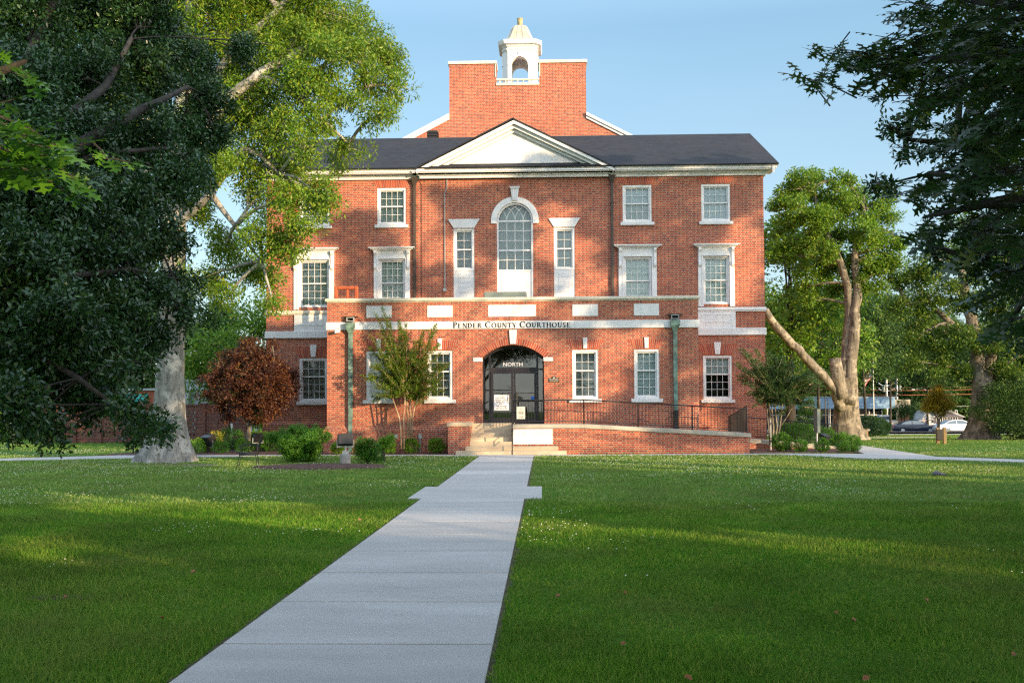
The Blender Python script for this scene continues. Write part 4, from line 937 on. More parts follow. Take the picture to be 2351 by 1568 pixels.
# ================================================================ STEPS, RAMP AND RAILINGS
ramp_ = empty('entrance_ramp', (2.5, YL, 0), label='brick walled entrance landing with concrete steps and sloping ramp', cat='entrance ramp')
RS = ZL / 7.0
sx0, sx1 = [X_(1045.9, YS, 1035), X_(1066.4, YS, 1025), X_(1078, YL, 1000)], [X_(1300.8, YS, 1035), X_(1282, YS, 1025), X_(1178.5, YL, 1000)]
for i in range(7):
    j = min(i, 2); y0 = YS + .3 * i; y1 = YP + .48 if i == 6 else YS + .3 * (i + 1) + .02
    x0, x1 = sx0[j], sx1[j]
    st = MB()
    if i < 2:
        poly = [(x0, y0), (x1, y0), (x1, YL - .002), (sx1[2] - .002, YL - .002), (sx1[2] - .002, y1 + .25), (x0, y1 + .25)] if i == 0 else [(x0, y0), (x1, y0), (x1, YL - .002), (sx1[2] - .002, YL - .002), (sx1[2] - .002, y1 + .1), (sx0[2], y1 + .1), (sx0[2], YL - .002), (x0, YL - .002)]
        st.slab(poly, RS * i - (.3 if i == 0 else -.001), RS * (i + 1))
    else: st.box(x0, x1 - .002, y0, y1, RS * (i - 1) if i > 2 else .1, RS * (i + 1) + (.03 if i == 6 else 0))
    st.build('step', M['limestone'], ramp_, bevel=.012)
px0, px1 = X_(1028, YL), sx0[2] - .003
MB().box(px0, px1, YL, YP - .005, -.3, 1.0).build('pier', M['brick'], ramp_); MB().box(px0 - .04, px1 + .05, YL - .04, YP - .006, 1.002, 1.15).build('pier_cap', M['limestone'], ramp_, bevel=.02)
lx0, lx1 = sx1[2], X_(1340, YL); rx1 = X_(1719, YL)
def zr(x): return ZL if x < lx1 else ZL - (x - lx1) / (rx1 - lx1) * (ZL - .72)
w = MB(); w.add([(lx0, YL, -.3), (rx1, YL, -.3), (rx1, YL, zr(rx1) - .14), (lx1, YL, ZL - .14), (lx0, YL, ZL - .14), (rx1, YP + .1, -.3), (rx1, YP + .1, zr(rx1) - .14), (lx0, YP - .01, -.3), (lx0, YP - .01, ZL - .14)],
    [(0, 1, 2, 3, 4), (1, 5, 6, 2), (7, 0, 4, 8)]); w.build('ramp_wall', M['brick'], ramp_)
MB().box(X_(1177.5, YL), X_(1267.7, YL), YL - .035, YL + .02, Z_(1020.3, YL), Z_(985, YL)).build('stone_panel', M['stone'], ramp_, bevel=.008)
c = MB(); y0, y1 = YL - .05, YP - .008
def cop(xa, za, xb, zb_, ya, yb, t=.14):
    c.add([(xa, ya, za - t), (xb, ya, zb_ - t), (xb, ya, zb_), (xa, ya, za), (xa, yb, za - t), (xb, yb, zb_ - t), (xb, yb, zb_), (xa, yb, za)], [(0, 1, 2, 3), (7, 6, 5, 4), (0, 4, 5, 1), (3, 2, 6, 7), (0, 3, 7, 4), (1, 5, 6, 2)])
cop(lx0 - .05, ZL, lx1, ZL, y0, y1); cop(lx1 + .001, ZL, rx1 + .05, zr(rx1), y0, y1)
c.build('ramp_deck', M['coping'], ramp_, bevel=.01)
# lower flight running along the main wall
c = MB(); q0, q1 = P(1722, 1007, 39.0), P(1932, 1025, 39.0); cop(rx1 - .6, q0.z + .02, q0.x, q0.z, 39.0, YM - .01, .16); cop(q0.x + .001, q0.z, q1.x, q1.z, 39.0, 40.6, .16); c.box(rx1 - 1.2, rx1, YP + .1, 39.0, .3, .6); c.build('lower_ramp', M['coping'], ramp_)
MB().add([(rx1 - 1, 39.02, -.3), (q1.x, 39.02, -.3), (q1.x, 39.02, q1.z - .161), (q0.x, 39.02, q0.z - .161), (rx1 - 1, 39.02, q0.z - .161)], [(0, 1, 2, 3, 4)]).build('lower_ramp_wall', M['brick'], ramp_)
rail = lambda: MB()
def railing(pts, zf, H, Y=None, post_every=1.75, bal=.115, brk=None, dirY=False):
    """pts: list of (x, y); zf(s) gives the floor height at each point"""
    b = rail()
    for (xa, ya), (xb, yb) in zip(pts[:-1], pts[1:]):
        za, zb_ = zf(xa, ya), zf(xb, yb); Ln = math.hypot(xb - xa, yb - ya)
        P0, P1 = Vector((xa, ya, za)), Vector((xb, yb, zb_))
        b.tube([P0 + Vector((0, 0, H)), P1 + Vector((0, 0, H))], .022, 6); b.tube([P0 + Vector((0, 0, .1)), P1 + Vector((0, 0, .1))], .015, 5)
        n = max(1, round(Ln / bal))
        for i in range(n + 1):
            p = P0.lerp(P1, i / n); b.tube([p + Vector((0, 0, .1)), p + Vector((0, 0, H - .015))], .0085, 4, caps=False)
        n = max(1, round(Ln / post_every))
        for i in range(n + 1): p = P0.lerp(P1, i / n); b.tube([p, p + Vector((0, 0, H))], .022, 6); b.tube([p, p + Vector((0, 0, .012))], .055, 8)
    return b
HR = .86
xr0 = X_(1183, YL + .1); yr = YL + .12
railing([(xr0, yr), (lx1, yr), (rx1 - .06, yr)], lambda x, y: zr(x), HR).build('railing', M['black'], ramp_)
railing([(rx1 - .06, yr + .02), (rx1 - .06, 39.0)], lambda x, y: zr(rx1) - .12 * (y - yr), .98, bal=.06).build('railing', M['black'], ramp_)
railing([(rx1 + .05, 39.1), (q1.x - .1, 39.1)], lambda x, y: q0.z + (q1.z - q0.z) * (x - q0.x) / (q1.x - q0.x), .82).build('railing', M['black'], ramp_)
hr = rail(); xs0 = xr0 - .1; hr.tube([(xs0, YS - .0, 0.02), (xs0, YS - .0, .86), (xs0, YL + .05, 1.3), (xs0, yr + 1.0, ZL + .84)], .02, 6); hr.tube([(xs0, YS, .45), (xs0, YL, .8), (xs0, yr + .4, 1.2)], .015, 6)
hr.tube([(xs0, yr + 1.0, ZL + .84), (xs0, yr + 1.0, ZL)], .02, 6); hr.tube([(xs0, yr + .06, ZL + .84), (xr0, yr, ZL + .84)], .018, 6); hr.tube([(xs0, YL + .12, ZL + .36), (xr0, yr, ZL + .36)], .015, 6); hr.build('handrail', M['black'], ramp_)
# wall handrail left of the door is only a shadow caster on the pier side
hr = rail(); xl_ = px1 - .1; hr.tube([(xl_, YS + .1, .02), (xl_, YS + .1, .9), (xl_, YS + 1.9, ZL + .9), (xl_, YP + .2, ZL + .9)], .02, 6)
# signs
def sign_txt(parent, x, Y, z, lines):
    for s_, size, off in lines: text(s_, size, (x, Y, z + off), 'ink', parent, ext=.002)
dn = empty('door_notice', (dx(1146), YD - .05, dz(924)), label='white printed notice about court personnel taped to the left door', cat='notice')
a, c, d, e = dx(1134.5), dx(1168.5), dz(941.5), dz(906.5); YN = YD - .04
MB().box(a, c, YN, YN + .006, d, e).build('sheet', M['paper'], dn)
hgt = e - d; xm_ = (a + c) / 2
for s_, fr_x, sz in (('COURT', .90, .078), ('PERSONNEL &', .78, .075), ('HANDICAPPED', .66, .075), ('ASSISTANCE', .54, .075), ('ONLY', .43, .075), ('MAIN ENTRANCE', .27, .052), ('WEST SIDE DOOR', .10, .052)):
    text(s_, sz, (xm_, YN - .004, d + hgt * fr_x), 'ink', dn, ext=.002)
ah = MB(); za = d + hgt * .185; ah.box(xm_ - .17, xm_ + .14, YN - .005, YN - .001, za - .006, za + .006); ah.prism([(xm_ + .14, za - .02), (xm_ + .19, za), (xm_ + .14, za + .02)], YN - .006, YN - .001); ah.box(xm_ - .17, xm_ + .17, YN - .004, YN - .001, d + hgt * .35, d + hgt * .355); ah.build('arrow', M['ink'], dn)
a, c, d, e = X_(1185.5, YL), X_(1205, YL), Z_(962, YL), Z_(933.7, YL); xm_ = (a + c) / 2; YN = YL - .0
rs = empty('railing_sign', (xm_, YN, d), label='cream sign with arrows fixed to the railing at the top of the steps', cat='sign')
MB().box(a, c, YN + .06, YN + .07, d, e).build('plate', M['creamsign'], rs, bevel=.004)
YN += .055
eb = MB(); ec = e - .085
for q in ((-.05, .05, -.035, -.03), (-.05, -.045, -.03, .03), (.045, .05, -.03, .03), (-.03, .03, .0, .004), (-.03, -.026, -.03, 0), (.026, .03, -.03, 0), (-.004, .004, .03, .06)): eb.box(xm_ + q[0], xm_ + q[1], YN, YN + .004, ec + q[2], ec + q[3])
eb.prism([(xm_ - .03, ec + .008), (xm_ + .03, ec + .008), (xm_, ec + .035)], YN, YN + .004); eb.build('emblem', M['grey'], rs)
tx = MB()
for k, (zz_, ww) in enumerate(((.26, .1), (.235, .11), (.21, .1), (.1, .09))): tx.box(xm_ - ww * .9, xm_ + ww * .9, YN, YN + .003, d + zz_ - .003, d + zz_ + .003)
for zz_ in (.18, .06): tx.box(xm_ - .07, xm_ + .06, YN, YN + .004, d + zz_ - .005, d + zz_ + .005); tx.prism([(xm_ + .06, d + zz_ - .015), (xm_ + .09, d + zz_), (xm_ + .06, d + zz_ + .015)], YN, YN + .004)
tx.build('arrow', M['ink'], rs)
# ================================================================ VEGETATION
T_DIA = (np.array([(0, 0, 0), (-.5, .45, .06), (0, 1, 0), (.5, .45, .06)]), [(0, 3, 2, 1)])
T_ELL = (np.array([(0, 0, 0), (-.42, .3, .05), (-.4, .68, .05), (0, 1, 0), (.4, .68, .05), (.42, .3, .05)]), [(0, 5, 4, 3, 2, 1)])
_h = [(.015, 0), (.03, .15), (.27, .13), (.36, .06), (.34, .19), (.16, .27), (.07, .33), (.07, .41), (.36, .44), (.50, .38), (.45, .50), (.50, .60), (.28, .57), (.10, .60), (.08, .68), (.24, .78), (.36, .78), (.27, .86), (.14, .86), (.08, .90), (0, 1.05)]
_pts = _h + [(-x, y) for x, y in _h[-2::-1]]
T_PIN = (np.array([(x, y, -.22 * x * x + .0 * y - .12 * y * y) for x, y in _pts]), [tuple(range(len(_pts)))])
T_BLADE = (np.array([(-.5, 0, 0), (.5, 0, 0), (-.36, .5, .05), (.36, .5, .05), (0, 1, .24)]), [(0, 1, 3, 2), (2, 3, 4)])
T_OCT = (np.array([(1, 0, 0), (0, 1, 0), (-1, 0, 0), (0, -1, 0), (0, 0, 1), (0, 0, -.6)], float), [(0, 1, 4), (1, 2, 4), (2, 3, 4), (3, 0, 4), (1, 0, 5), (2, 1, 5), (3, 2, 5), (0, 3, 5)])

def leaves(name, pos, dirs, nrm, length, width, tpl, mat, parent=None):
    """one mesh of many leaves: pos, dirs, nrm are (n, 3); length, width are (n,)"""
    tv, tf = tpl; n = len(pos); k = len(tv)
    d = dirs / np.maximum(np.linalg.norm(dirs, axis=1, keepdims=True), 1e-9)
    s_ = np.cross(d, nrm); s_ /= np.maximum(np.linalg.norm(s_, axis=1, keepdims=True), 1e-9); u = np.cross(s_, d)
    L_ = np.asarray(length).reshape(-1, 1) * np.ones((n, 1)); Wd = np.asarray(width).reshape(-1, 1) * np.ones((n, 1))
    v = (pos[:, None, :] + tv[None, :, 0:1] * (s_ * Wd)[:, None, :] + tv[None, :, 1:2] * (d * L_)[:, None, :] + tv[None, :, 2:3] * (u * L_)[:, None, :]).reshape(-1, 3)
    cnt = np.array([len(f) for f in tf]); idx = np.concatenate([np.array(f) for f in tf])
    li = (idx[None, :] + (np.arange(n) * k)[:, None]).reshape(-1); tot = np.tile(cnt, n); st = np.concatenate([[0], np.cumsum(tot)[:-1]])
    me = bpy.data.meshes.new(name); me.vertices.add(n * k); me.vertices.foreach_set('co', v.astype(np.float32).ravel())
    me.loops.add(len(li)); me.loops.foreach_set('vertex_index', li.astype(np.int32)); me.polygons.add(len(tot)); me.polygons.foreach_set('loop_start', st.astype(np.int32)); me.polygons.foreach_set('loop_total', tot.astype(np.int32))
    me.update(calc_edges=True)
    return link(name, me, mat, parent)
def rdir(rg, n, flat=0.0):
    v = rg.normal(size=(n, 3)); v[:, 2] *= (1 - flat); return v / np.linalg.norm(v, axis=1, keepdims=True)

def clump_leaves(rg, cents, rad_, per, leaf_len, leaf_w, droop=.25, flat=.45):
    n = len(cents) * per; c = np.repeat(cents, per, axis=0); r = np.repeat(np.asarray(rad_) * np.ones(len(cents)), per)[:, None]
    off = rdir(rg, n) * (rg.random((n, 1)) ** .45) * r; off[:, 2] *= flat + .25
    pos = c + off; d = off / np.maximum(r, .01) * .7 + rdir(rg, n) * .8; d[:, 2] -= droop
    nr = rdir(rg, n); nr[:, 2] = np.abs(nr[:, 2]) + .35
    L_ = leaf_len * (0.7 + .6 * rg.random(n)); return pos, d, nr, L_, L_ * leaf_w

def shell_points(rg, lobes, dens, inner=.55):
    """clump centres spread through the outer part of the crown's lobes"""
    out = []
    for c, (rx, ry, rz) in lobes:
        area = 4 * PI * ((rx * ry) ** 1.6 / 3 + (rx * rz) ** 1.6 / 3 + (ry * rz) ** 1.6 / 3) ** (1 / 1.6)
        n = max(4, int(area * dens)); d = rdir(rg, n); q = inner + (1 - inner) * rg.random((n, 1)) ** .6
        d = d * q * (1 + .17 * rg.normal(size=(n, 1)))
        out.append(np.array(c)[None, :] + d * np.array([[rx, ry, rz]]))
    return np.concatenate(out)

def flare_trunk(b, base, top, r0, r1, n=22, rings=16, flare=.9, lumps=7, seed=0, lean=None, fh=1.3):
    rg = random.Random(seed); base = Vector(base); top = Vector(top); ph = [rg.random() * 6.28 for _ in range(6)]; s0 = len(b.v)
    for i in range(rings + 1):
        t = (i / rings) ** 1.5; p = base.lerp(top, t); h = (top - base).length * t
        r = r0 + (r1 - r0) * t
        fl = math.exp(-h / (fh * .32))
        for k in range(n):
            a = 2 * PI * k / n
            root = max(0, math.sin(lumps * a * .5 + ph[0]) * .6 + math.sin(lumps * a + ph[1]) * .5)
            rr = r * (1 + flare * fl * (.45 + .75 * root) + .04 * math.sin(3 * a + ph[2] + h * .6) + .03 * math.sin(7 * a + ph[3] + h * .3) + .02 * (rg.random() - .5))
            b.v.append((p.x + rr * math.cos(a), p.y + rr * math.sin(a), p.z - (.12 if i == 0 else 0)))
    for i in range(rings):
        for k in range(n): b.f.append((s0 + i * n + k, s0 + i * n + (k + 1) % n, s0 + (i + 1) * n + (k + 1) % n, s0 + (i + 1) * n + k)); b.m.append(0)
def limb(b, rg, p0, p1, r0, r1, seg=6, sag=.06, n=7):
    p0, p1 = Vector(p0), Vector(p1); L_ = (p1 - p0).length; pts = []; off = Vector((0, 0, 0))
    for i in range(seg + 1):
        t = i / seg; off = off + Vector((rg.uniform(-1, 1), rg.uniform(-1, 1), rg.uniform(-.6, .8))) * L_ * sag * .35
        pts.append(p0.lerp(p1, t) + off * (math.sin(PI * t) if i < seg else 0) + Vector((0, 0, math.sin(PI * t) * L_ * .05)))
    b.tube(pts, [r0 + (r1 - r0) * (i / seg) ** .8 for i in range(seg + 1)], n, wob=.12, rng=rg); return pts

def tree(name, label, base, top, r0, r1, lobes, leafm, barkm, dens=1.1, per=45, cr=.55, leaf=.11, lw=.35, seed=0, cat='tree', group=None, extra_r=None, limbs=None, tpl=T_DIA, flare=.9, droop=.25, inner=.5, bscale=1.0, extra=None, twig=.35, fh=1.3, flat=.45, keep=None):
    rg = random.Random(seed); ng = np.random.default_rng(seed)
    root = empty(name, base, label=label, cat=cat, group=group)
    b = MB(); flare_trunk(b, base, top, r0, r1, flare=flare, seed=seed, fh=fh)
    for pts, ra_, rb_ in (limbs or []):
        pts = [Vector(p) for p in pts]; k = len(pts); fine = []
        for i in range(k - 1):      # smooth the polyline a little
            for t in (0, .34, .67): fine.append(pts[i].lerp(pts[i + 1], t) + Vector((rg.uniform(-1, 1), rg.uniform(-1, 1), rg.uniform(-1, 1))) * .04 * ra_ * 3)
        fine.append(pts[-1]); m_ = len(fine); b.tube(fine, [ra_ + (rb_ - ra_) * i / (m_ - 1) for i in range(m_)], 9, wob=.15, rng=rg)
    b.build('trunk', M[barkm], root, smooth=True)
    tw = MB(); tips = []
    for c, r in lobes:
        st = Vector(top).lerp(Vector(c), 0.0)
        cands = [Vector(top)] + [Vector(p) for l in (limbs or []) for p in l[0][1:]]
        st = min(cands, key=lambda q: (q - Vector(c)).length + (0.6 * max(0, q.z - c[2])))
        pp = limb(tw, rg, st, c, max(.03, r1 * .32 * min(1, r[0] / 2 + .3)) * bscale, .03 * bscale); tips.append(pp)
    cl = shell_points(ng, lobes, dens, inner)
    if extra is not None: cl = np.concatenate([cl, extra])
    if keep is not None: cl = cl[keep(cl)]
    cs = np.array([c for c, r in lobes])
    for i in range(len(cl)):
        if rg.random() < twig:
            j = int(np.argmin(((cs - cl[i]) ** 2).sum(1))); pth = tips[j]; q = pth[rg.randint(max(1, len(pth) - 4), len(pth) - 1)]
            limb(tw, rg, q, cl[i], .022, .006, 3, .1, 4)
    tw.build('branches', M[barkm], root, smooth=True)
    leaves('crown', *clump_leaves(ng, cl, np.concatenate([cr * (.6 + .7 * ng.random(len(cl) - (0 if extra_r is None else len(extra_r)))), extra_r if extra_r is not None else []]), per, leaf, lw, droop, flat), tpl, M[leafm], root)
    return root
def lobe(px, py, Y, rp, ry=None, asp=1.0):
    """a crown lobe seen at a place of the photo, radius given in photo pixels"""
    p = P(px, py, Y); s_ = Y / F; return ((p.x, p.y, p.z), (rp * s_, (ry or rp * s_), rp * s_ * asp))

# ---- the sunlit willow oak left of the building (trunk 30 m away)
Yt = 30.1; tb = G(389, 1061)
rgl = random.Random(5)
lob = []
for px, py, Y, rp in ((500, 60, 30, 95), (600, 40, 31, 95), (700, 60, 30, 90), (770, 50, 31, 75), (660, 130, 29, 90), (560, 150, 30, 90), (760, 130, 30, 75), (850, 90, 31, 48), (890, 130, 31, 48), (905, 200, 31, 38),
    (850, 190, 30, 50), (700, 220, 30, 80), (600, 240, 30, 80), (870, 265, 31, 40), (800, 235, 30, 38), (520, 260, 30, 80), (640, 300, 30, 58), (700, 335, 29, 40), (800, 345, 31.5, 34), (778, 372, 31, 22), (740, 300, 30, 36), (580, 350, 30, 52), (660, 390, 29, 50), (720, 440, 29, 42), (755, 470, 29, 36),
    (650, 460, 29, 52), (690, 520, 29, 36), (590, 450, 29, 48), (600, 540, 29, 50), (655, 575, 29, 42), (560, 620, 29, 44), (610, 640, 29, 34), (625, 690, 29, 22), (520, 560, 29, 50), (470, 640, 30, 50), (520, 690, 29, 34), (500, 380, 29, 56), (440, 480, 30, 60), (450, 300, 31, 80), (400, 150, 31, 90), (420, 40, 31, 90), (320, 80, 32, 100), (280, 240, 32, 100), (250, 420, 32, 90), (330, 560, 32, 80), (560, -60, 31, 110), (700, -40, 31, 90), (430, -90, 31, 110), (300, -80, 32, 110)):
    lob.append(lobe(px, py, Y + rgl.uniform(-1.2, 1.2), rp, asp=.9))
tt = P(398, 520, Yt); pp = lambda x, y, d=0: P(x, y, Yt + d)
lim = [([pp(396, 560), pp(402, 400, .2), pp(420, 250, .5), pp(440, 60, .6), pp(430, -60, .8)], .36, .18), ([pp(400, 450), pp(450, 340, -.5), pp(520, 230, -.8), pp(600, 170, -1), pp(700, 110, -.5), pp(760, 118, 0), pp(825, 145, .5), pp(838, 200, .8)], .22, .05),
       ([pp(400, 520), pp(480, 450, -.8), pp(560, 340, -1.2), pp(600, 360, -1.2), pp(640, 400, -1)], .14, .04), ([pp(420, 300), pp(540, 110), pp(640, 20), pp(700, -50)], .2, .05), ([pp(480, 440, -.8), pp(540, 520, -1), pp(600, 600, -1.1)], .10, .03),
       ([pp(405, 420), pp(340, 300, .5), pp(280, 160, 1)], .2, .06), ([pp(600, 170, -1), pp(690, 230, -.6), pp(740, 275, 0), pp(800, 330, .8)], .1, .03)]
willow = tree('willow_oak', 'tall sunlit oak with pale bark and spreading yellow green crown left of the building', tb, tt, .42, .36, lob, 'leaf_oak', 'bark_pale', dens=3.2, per=150, cr=.42, leaf=.12, lw=.36, seed=3, limbs=lim, flare=1.7, droop=.4, inner=.35, fh=2.6, twig=.5, flat=.7)

# ---- the dark evergreen oak close on the left
base = Vector((-7.6, 11.5, 0)); lob = []; rgl = random.Random(8)
def dl(px, py, Y, rp, asp=.85): lob.append(lobe(px, py, Y + rgl.uniform(-.5, .5), rp, asp=asp))
for px, py, Y, rp in ((60, 60, 14, 120), (200, 40, 15, 110), (330, 60, 15.5, 95), (60, 200, 12.5, 120), (180, 180, 14, 120), (320, 170, 15, 110), (430, 150, 15.5, 75), (480, 230, 15, 60), (60, 350, 11.5, 120), (190, 330, 12.5, 110), (320, 320, 13.5, 100), (430, 310, 14.5, 75), (500, 300, 15, 40), (60, 480, 10.5, 120),
    (180, 470, 11.5, 110), (300, 450, 12.5, 95), (400, 420, 13.5, 75), (450, 400, 14, 50), (60, 600, 10, 115), (170, 600, 10.5, 105), (270, 570, 11.5, 90), (350, 540, 12.5, 70), (400, 560, 13, 45), (50, 720, 9.6, 105), (150, 720, 10, 95), (240, 700, 10.6, 85), (330, 680, 11.4, 60), (390, 650, 12, 40), (420, 700, 12, 34),
    (60, 840, 9.5, 90), (150, 820, 9.8, 80), (240, 800, 10.3, 75), (320, 790, 11, 58), (380, 765, 11.5, 30), (425, 725, 11.8, 24), (60, 920, 9.4, 62), (130, 905, 9.5, 55), (210, 895, 9.8, 50), (275, 870, 10, 34), (325, 835, 10.4, 28), (-80, 200, 12, 150), (-80, 480, 10, 150), (-90, 760, 9.4, 140), (100, -80, 14, 130), (300, -70, 15, 110), (-150, 950, 9, 90), (560, 120, 16.5, 40), (445, 650, 12.3, 16)):
    dl(px, py, Y, rp)
# low hanging sprays over the lawn
for px, py, Y, rp in ((40, 940, 9.3, 40), (90, 965, 9.2, 36), (120, 985, 9.2, 22), (190, 940, 9.4, 36), (245, 930, 9.5, 20), (296, 958, 9.6, 17), (335, 972, 9.7, 14), (270, 930, 9.6, 16), (300, 925, 9.6, 14), (362, 978, 9.8, 13), (375, 990, 9.7, 8), (312, 1000, 9.7, 9), (125, 1005, 9.2, 12), (15, 985, 9.1, 20)):
    dl(px, py, Y, rp, .7)
q = lambda x, y, Y: P(x, y, Y)
lim = [([q(-120, 500, 10.6), q(60, 430, 11), q(200, 320, 12), q(330, 250, 13), q(430, 200, 14)], .13, .03), ([q(-120, 500, 10.6), q(120, 300, 12), q(240, 200, 13.2), q(300, 90, 14)], .10, .03), ([q(-110, 640, 10), q(80, 400, 11.4), q(260, 350, 12.4), q(400, 340, 13.4)], .08, .02),
       ([q(-110, 760, 9.6), q(60, 800, 9.6), q(180, 870, 9.5), q(260, 930, 9.5), q(340, 965, 9.7)], .045, .012), ([q(-110, 640, 10), q(120, 640, 10.3), q(300, 620, 11), q(400, 640, 12)], .06, .015), ([q(-120, 400, 11), q(60, 150, 13), q(140, -40, 14)], .12, .04)]
lo_t = q(-115, 640, 10.2)
LIVE_LOB = list(lob)
live = tree('evergreen_oak', 'dark glossy evergreen oak filling the left foreground with drooping sprays', (lo_t.x - .3, 10.2, 0), lo_t, .30, .24, lob, 'leaf_dark', 'bark_dark', dens=33, per=60, cr=.15, leaf=.062, lw=.42, seed=11, limbs=lim, tpl=T_ELL, bscale=.35, droop=.15, inner=.15, twig=.10, flat=.8)

# ---- pin oak twigs close to the camera, left and right
def pin_oak(name, label, base, top, r0, r1, twigs, leafm, seed, leaf=.115, limbs=None, spread=1.0, per=9, canopy=None):
    """twigs: (x, y, z) start, end in world space; lobed leaves set alternately along each"""
    rg = random.Random(seed); root = empty(name, base, label=label, cat='tree')
    b = MB(); flare_trunk(b, base, top, r0, r1, seed=seed)
    for pts, ra_, rb_ in (limbs or []):
        k = len(pts); b.tube(pts, [ra_ + (rb_ - ra_) * i / (k - 1) for i in range(k)], 8, wob=.1, rng=rg)
    b.build('trunk', M['bark_dark'], root, smooth=True)
    tw = MB(); pos = []; dr = []; nr = []; ln = []
    for a, c in twigs:
        a, c = Vector(a), Vector(c); d = (c - a); L_ = d.length
        mid = a.lerp(c, .5) + Vector((0, 0, L_ * .06)); tw.tube([a, mid, c], [.006, .004, .002], 4, caps=False)
        n = max(4, int(L_ / leaf * per * .55))
        for i in range(n):
            t = (i + rg.random()) / n; t = .15 + .85 * t; p = a.lerp(c, t) + Vector((0, 0, L_ * .06 * math.sin(PI * t))); sd = 1 if i % 2 else -1
            side = d.normalized().cross(Vector((0, 0, 1))) * sd
            o_ = (d.normalized() * rg.uniform(.1, .9) + side * rg.uniform(.3, 1.0) + Vector((rg.uniform(-.3, .3), rg.uniform(-.3, .3), rg.uniform(-.65, .25)))).normalized()
            pos.append(p + o_ * .012); dr.append(o_); nr.append(Vector((rg.uniform(-.8, .8), rg.uniform(-1.0, .5), 1)).normalized()); ln.append(leaf * rg.uniform(.65, 1.15))
        pos.append(c); dr.append(d.normalized()); nr.append(Vector((0, -.3, 1))); ln.append(leaf * 1.1)
    tw.build('twigs', M['bark_dark'], root)
    ln = np.array(ln); leaves('crown', np.array(pos), np.array(dr), np.array(nr), ln, ln * .95, T_PIN, M[leafm], root)
    if canopy is not None:  # unseen crown above the view, added to darken the near lawn
        ng = np.random.default_rng(seed); lb = [((x, y, z), (r, r, r * .6)) for x, y, z, r in canopy]; cl = shell_points(ng, lb, 2.6, .3); cl = cl[cl[:, 2] > 2.4 + .44 * np.maximum(cl[:, 1], 0) + .5]
        leaves('unseen_upper_crown', *clump_leaves(ng, cl, .5, 60, .13, .6, .2, .5), T_DIA, M['leaf_pin_dark'], root)
        bb = MB()
        for x, y, z, r in canopy: limb(bb, rg, top, (x, y, z), .09, .03)
        bb.build('unseen_upper_branches', M['bark_dark'], root, smooth=True)
    return root
rgl = random.Random(21); tws = []
def spray(px, py, Y, n, rp, dx_, dy_, L_, rgx=rgl):
    """n twigs around a place, each heading (dx_, dy_) in the picture plane, L_ metres long"""
    for _ in range(n):
        p = P(px + rgx.uniform(-rp, rp), py + rgx.uniform(-rp, rp) * .7, Y + rgx.uniform(-.25, .25) * Y / 3)
        d = (Vector((dx_, rgx.uniform(-.5, .5), dy_)) + Vector((rgx.uniform(-.5, .5), 0, rgx.uniform(-.5, .5)))).normalized() * L_ * rgx.uniform(.6, 1.2); tws.append((p - d, p))
for a in ((70, 330, 3.2, 5, 46, 1, -.1, .32), (20, 300, 3.0, 4, 36, 1, .1, .3), (110, 350, 3.2, 4, 40, 1, -.4, .28), (40, 390, 3.1, 5, 40, 1, -.3, .3), (160, 430, 3.8, 2, 30, 1, -.4, .26), (250, 360, 4.4, 1, 12, 1, -.2, .24), (305, 378, 4.5, 1, 6, 1, -.1, .2), (200, 335, 4.2, 1, 14, 1, 0, .24),
          (110, 170, 4.2, 2, 36, 1, -.3, .4), (185, 460, 4, 1, 14, 1, -.5, .24), (15, 240, 3.6, 1, 20, 1, 0, .3)): spray(*a)
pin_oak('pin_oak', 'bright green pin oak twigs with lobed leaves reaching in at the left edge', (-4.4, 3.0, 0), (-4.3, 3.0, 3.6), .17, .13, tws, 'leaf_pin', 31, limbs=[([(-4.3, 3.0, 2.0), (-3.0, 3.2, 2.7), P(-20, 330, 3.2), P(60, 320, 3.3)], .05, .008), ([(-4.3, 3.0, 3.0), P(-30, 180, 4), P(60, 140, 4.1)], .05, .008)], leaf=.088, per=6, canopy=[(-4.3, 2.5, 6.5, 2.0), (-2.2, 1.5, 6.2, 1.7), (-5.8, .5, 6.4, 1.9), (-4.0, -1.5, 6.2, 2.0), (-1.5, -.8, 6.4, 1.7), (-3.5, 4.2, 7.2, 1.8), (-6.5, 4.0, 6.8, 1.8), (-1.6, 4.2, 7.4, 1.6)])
tws = []; rgl = random.Random(22)
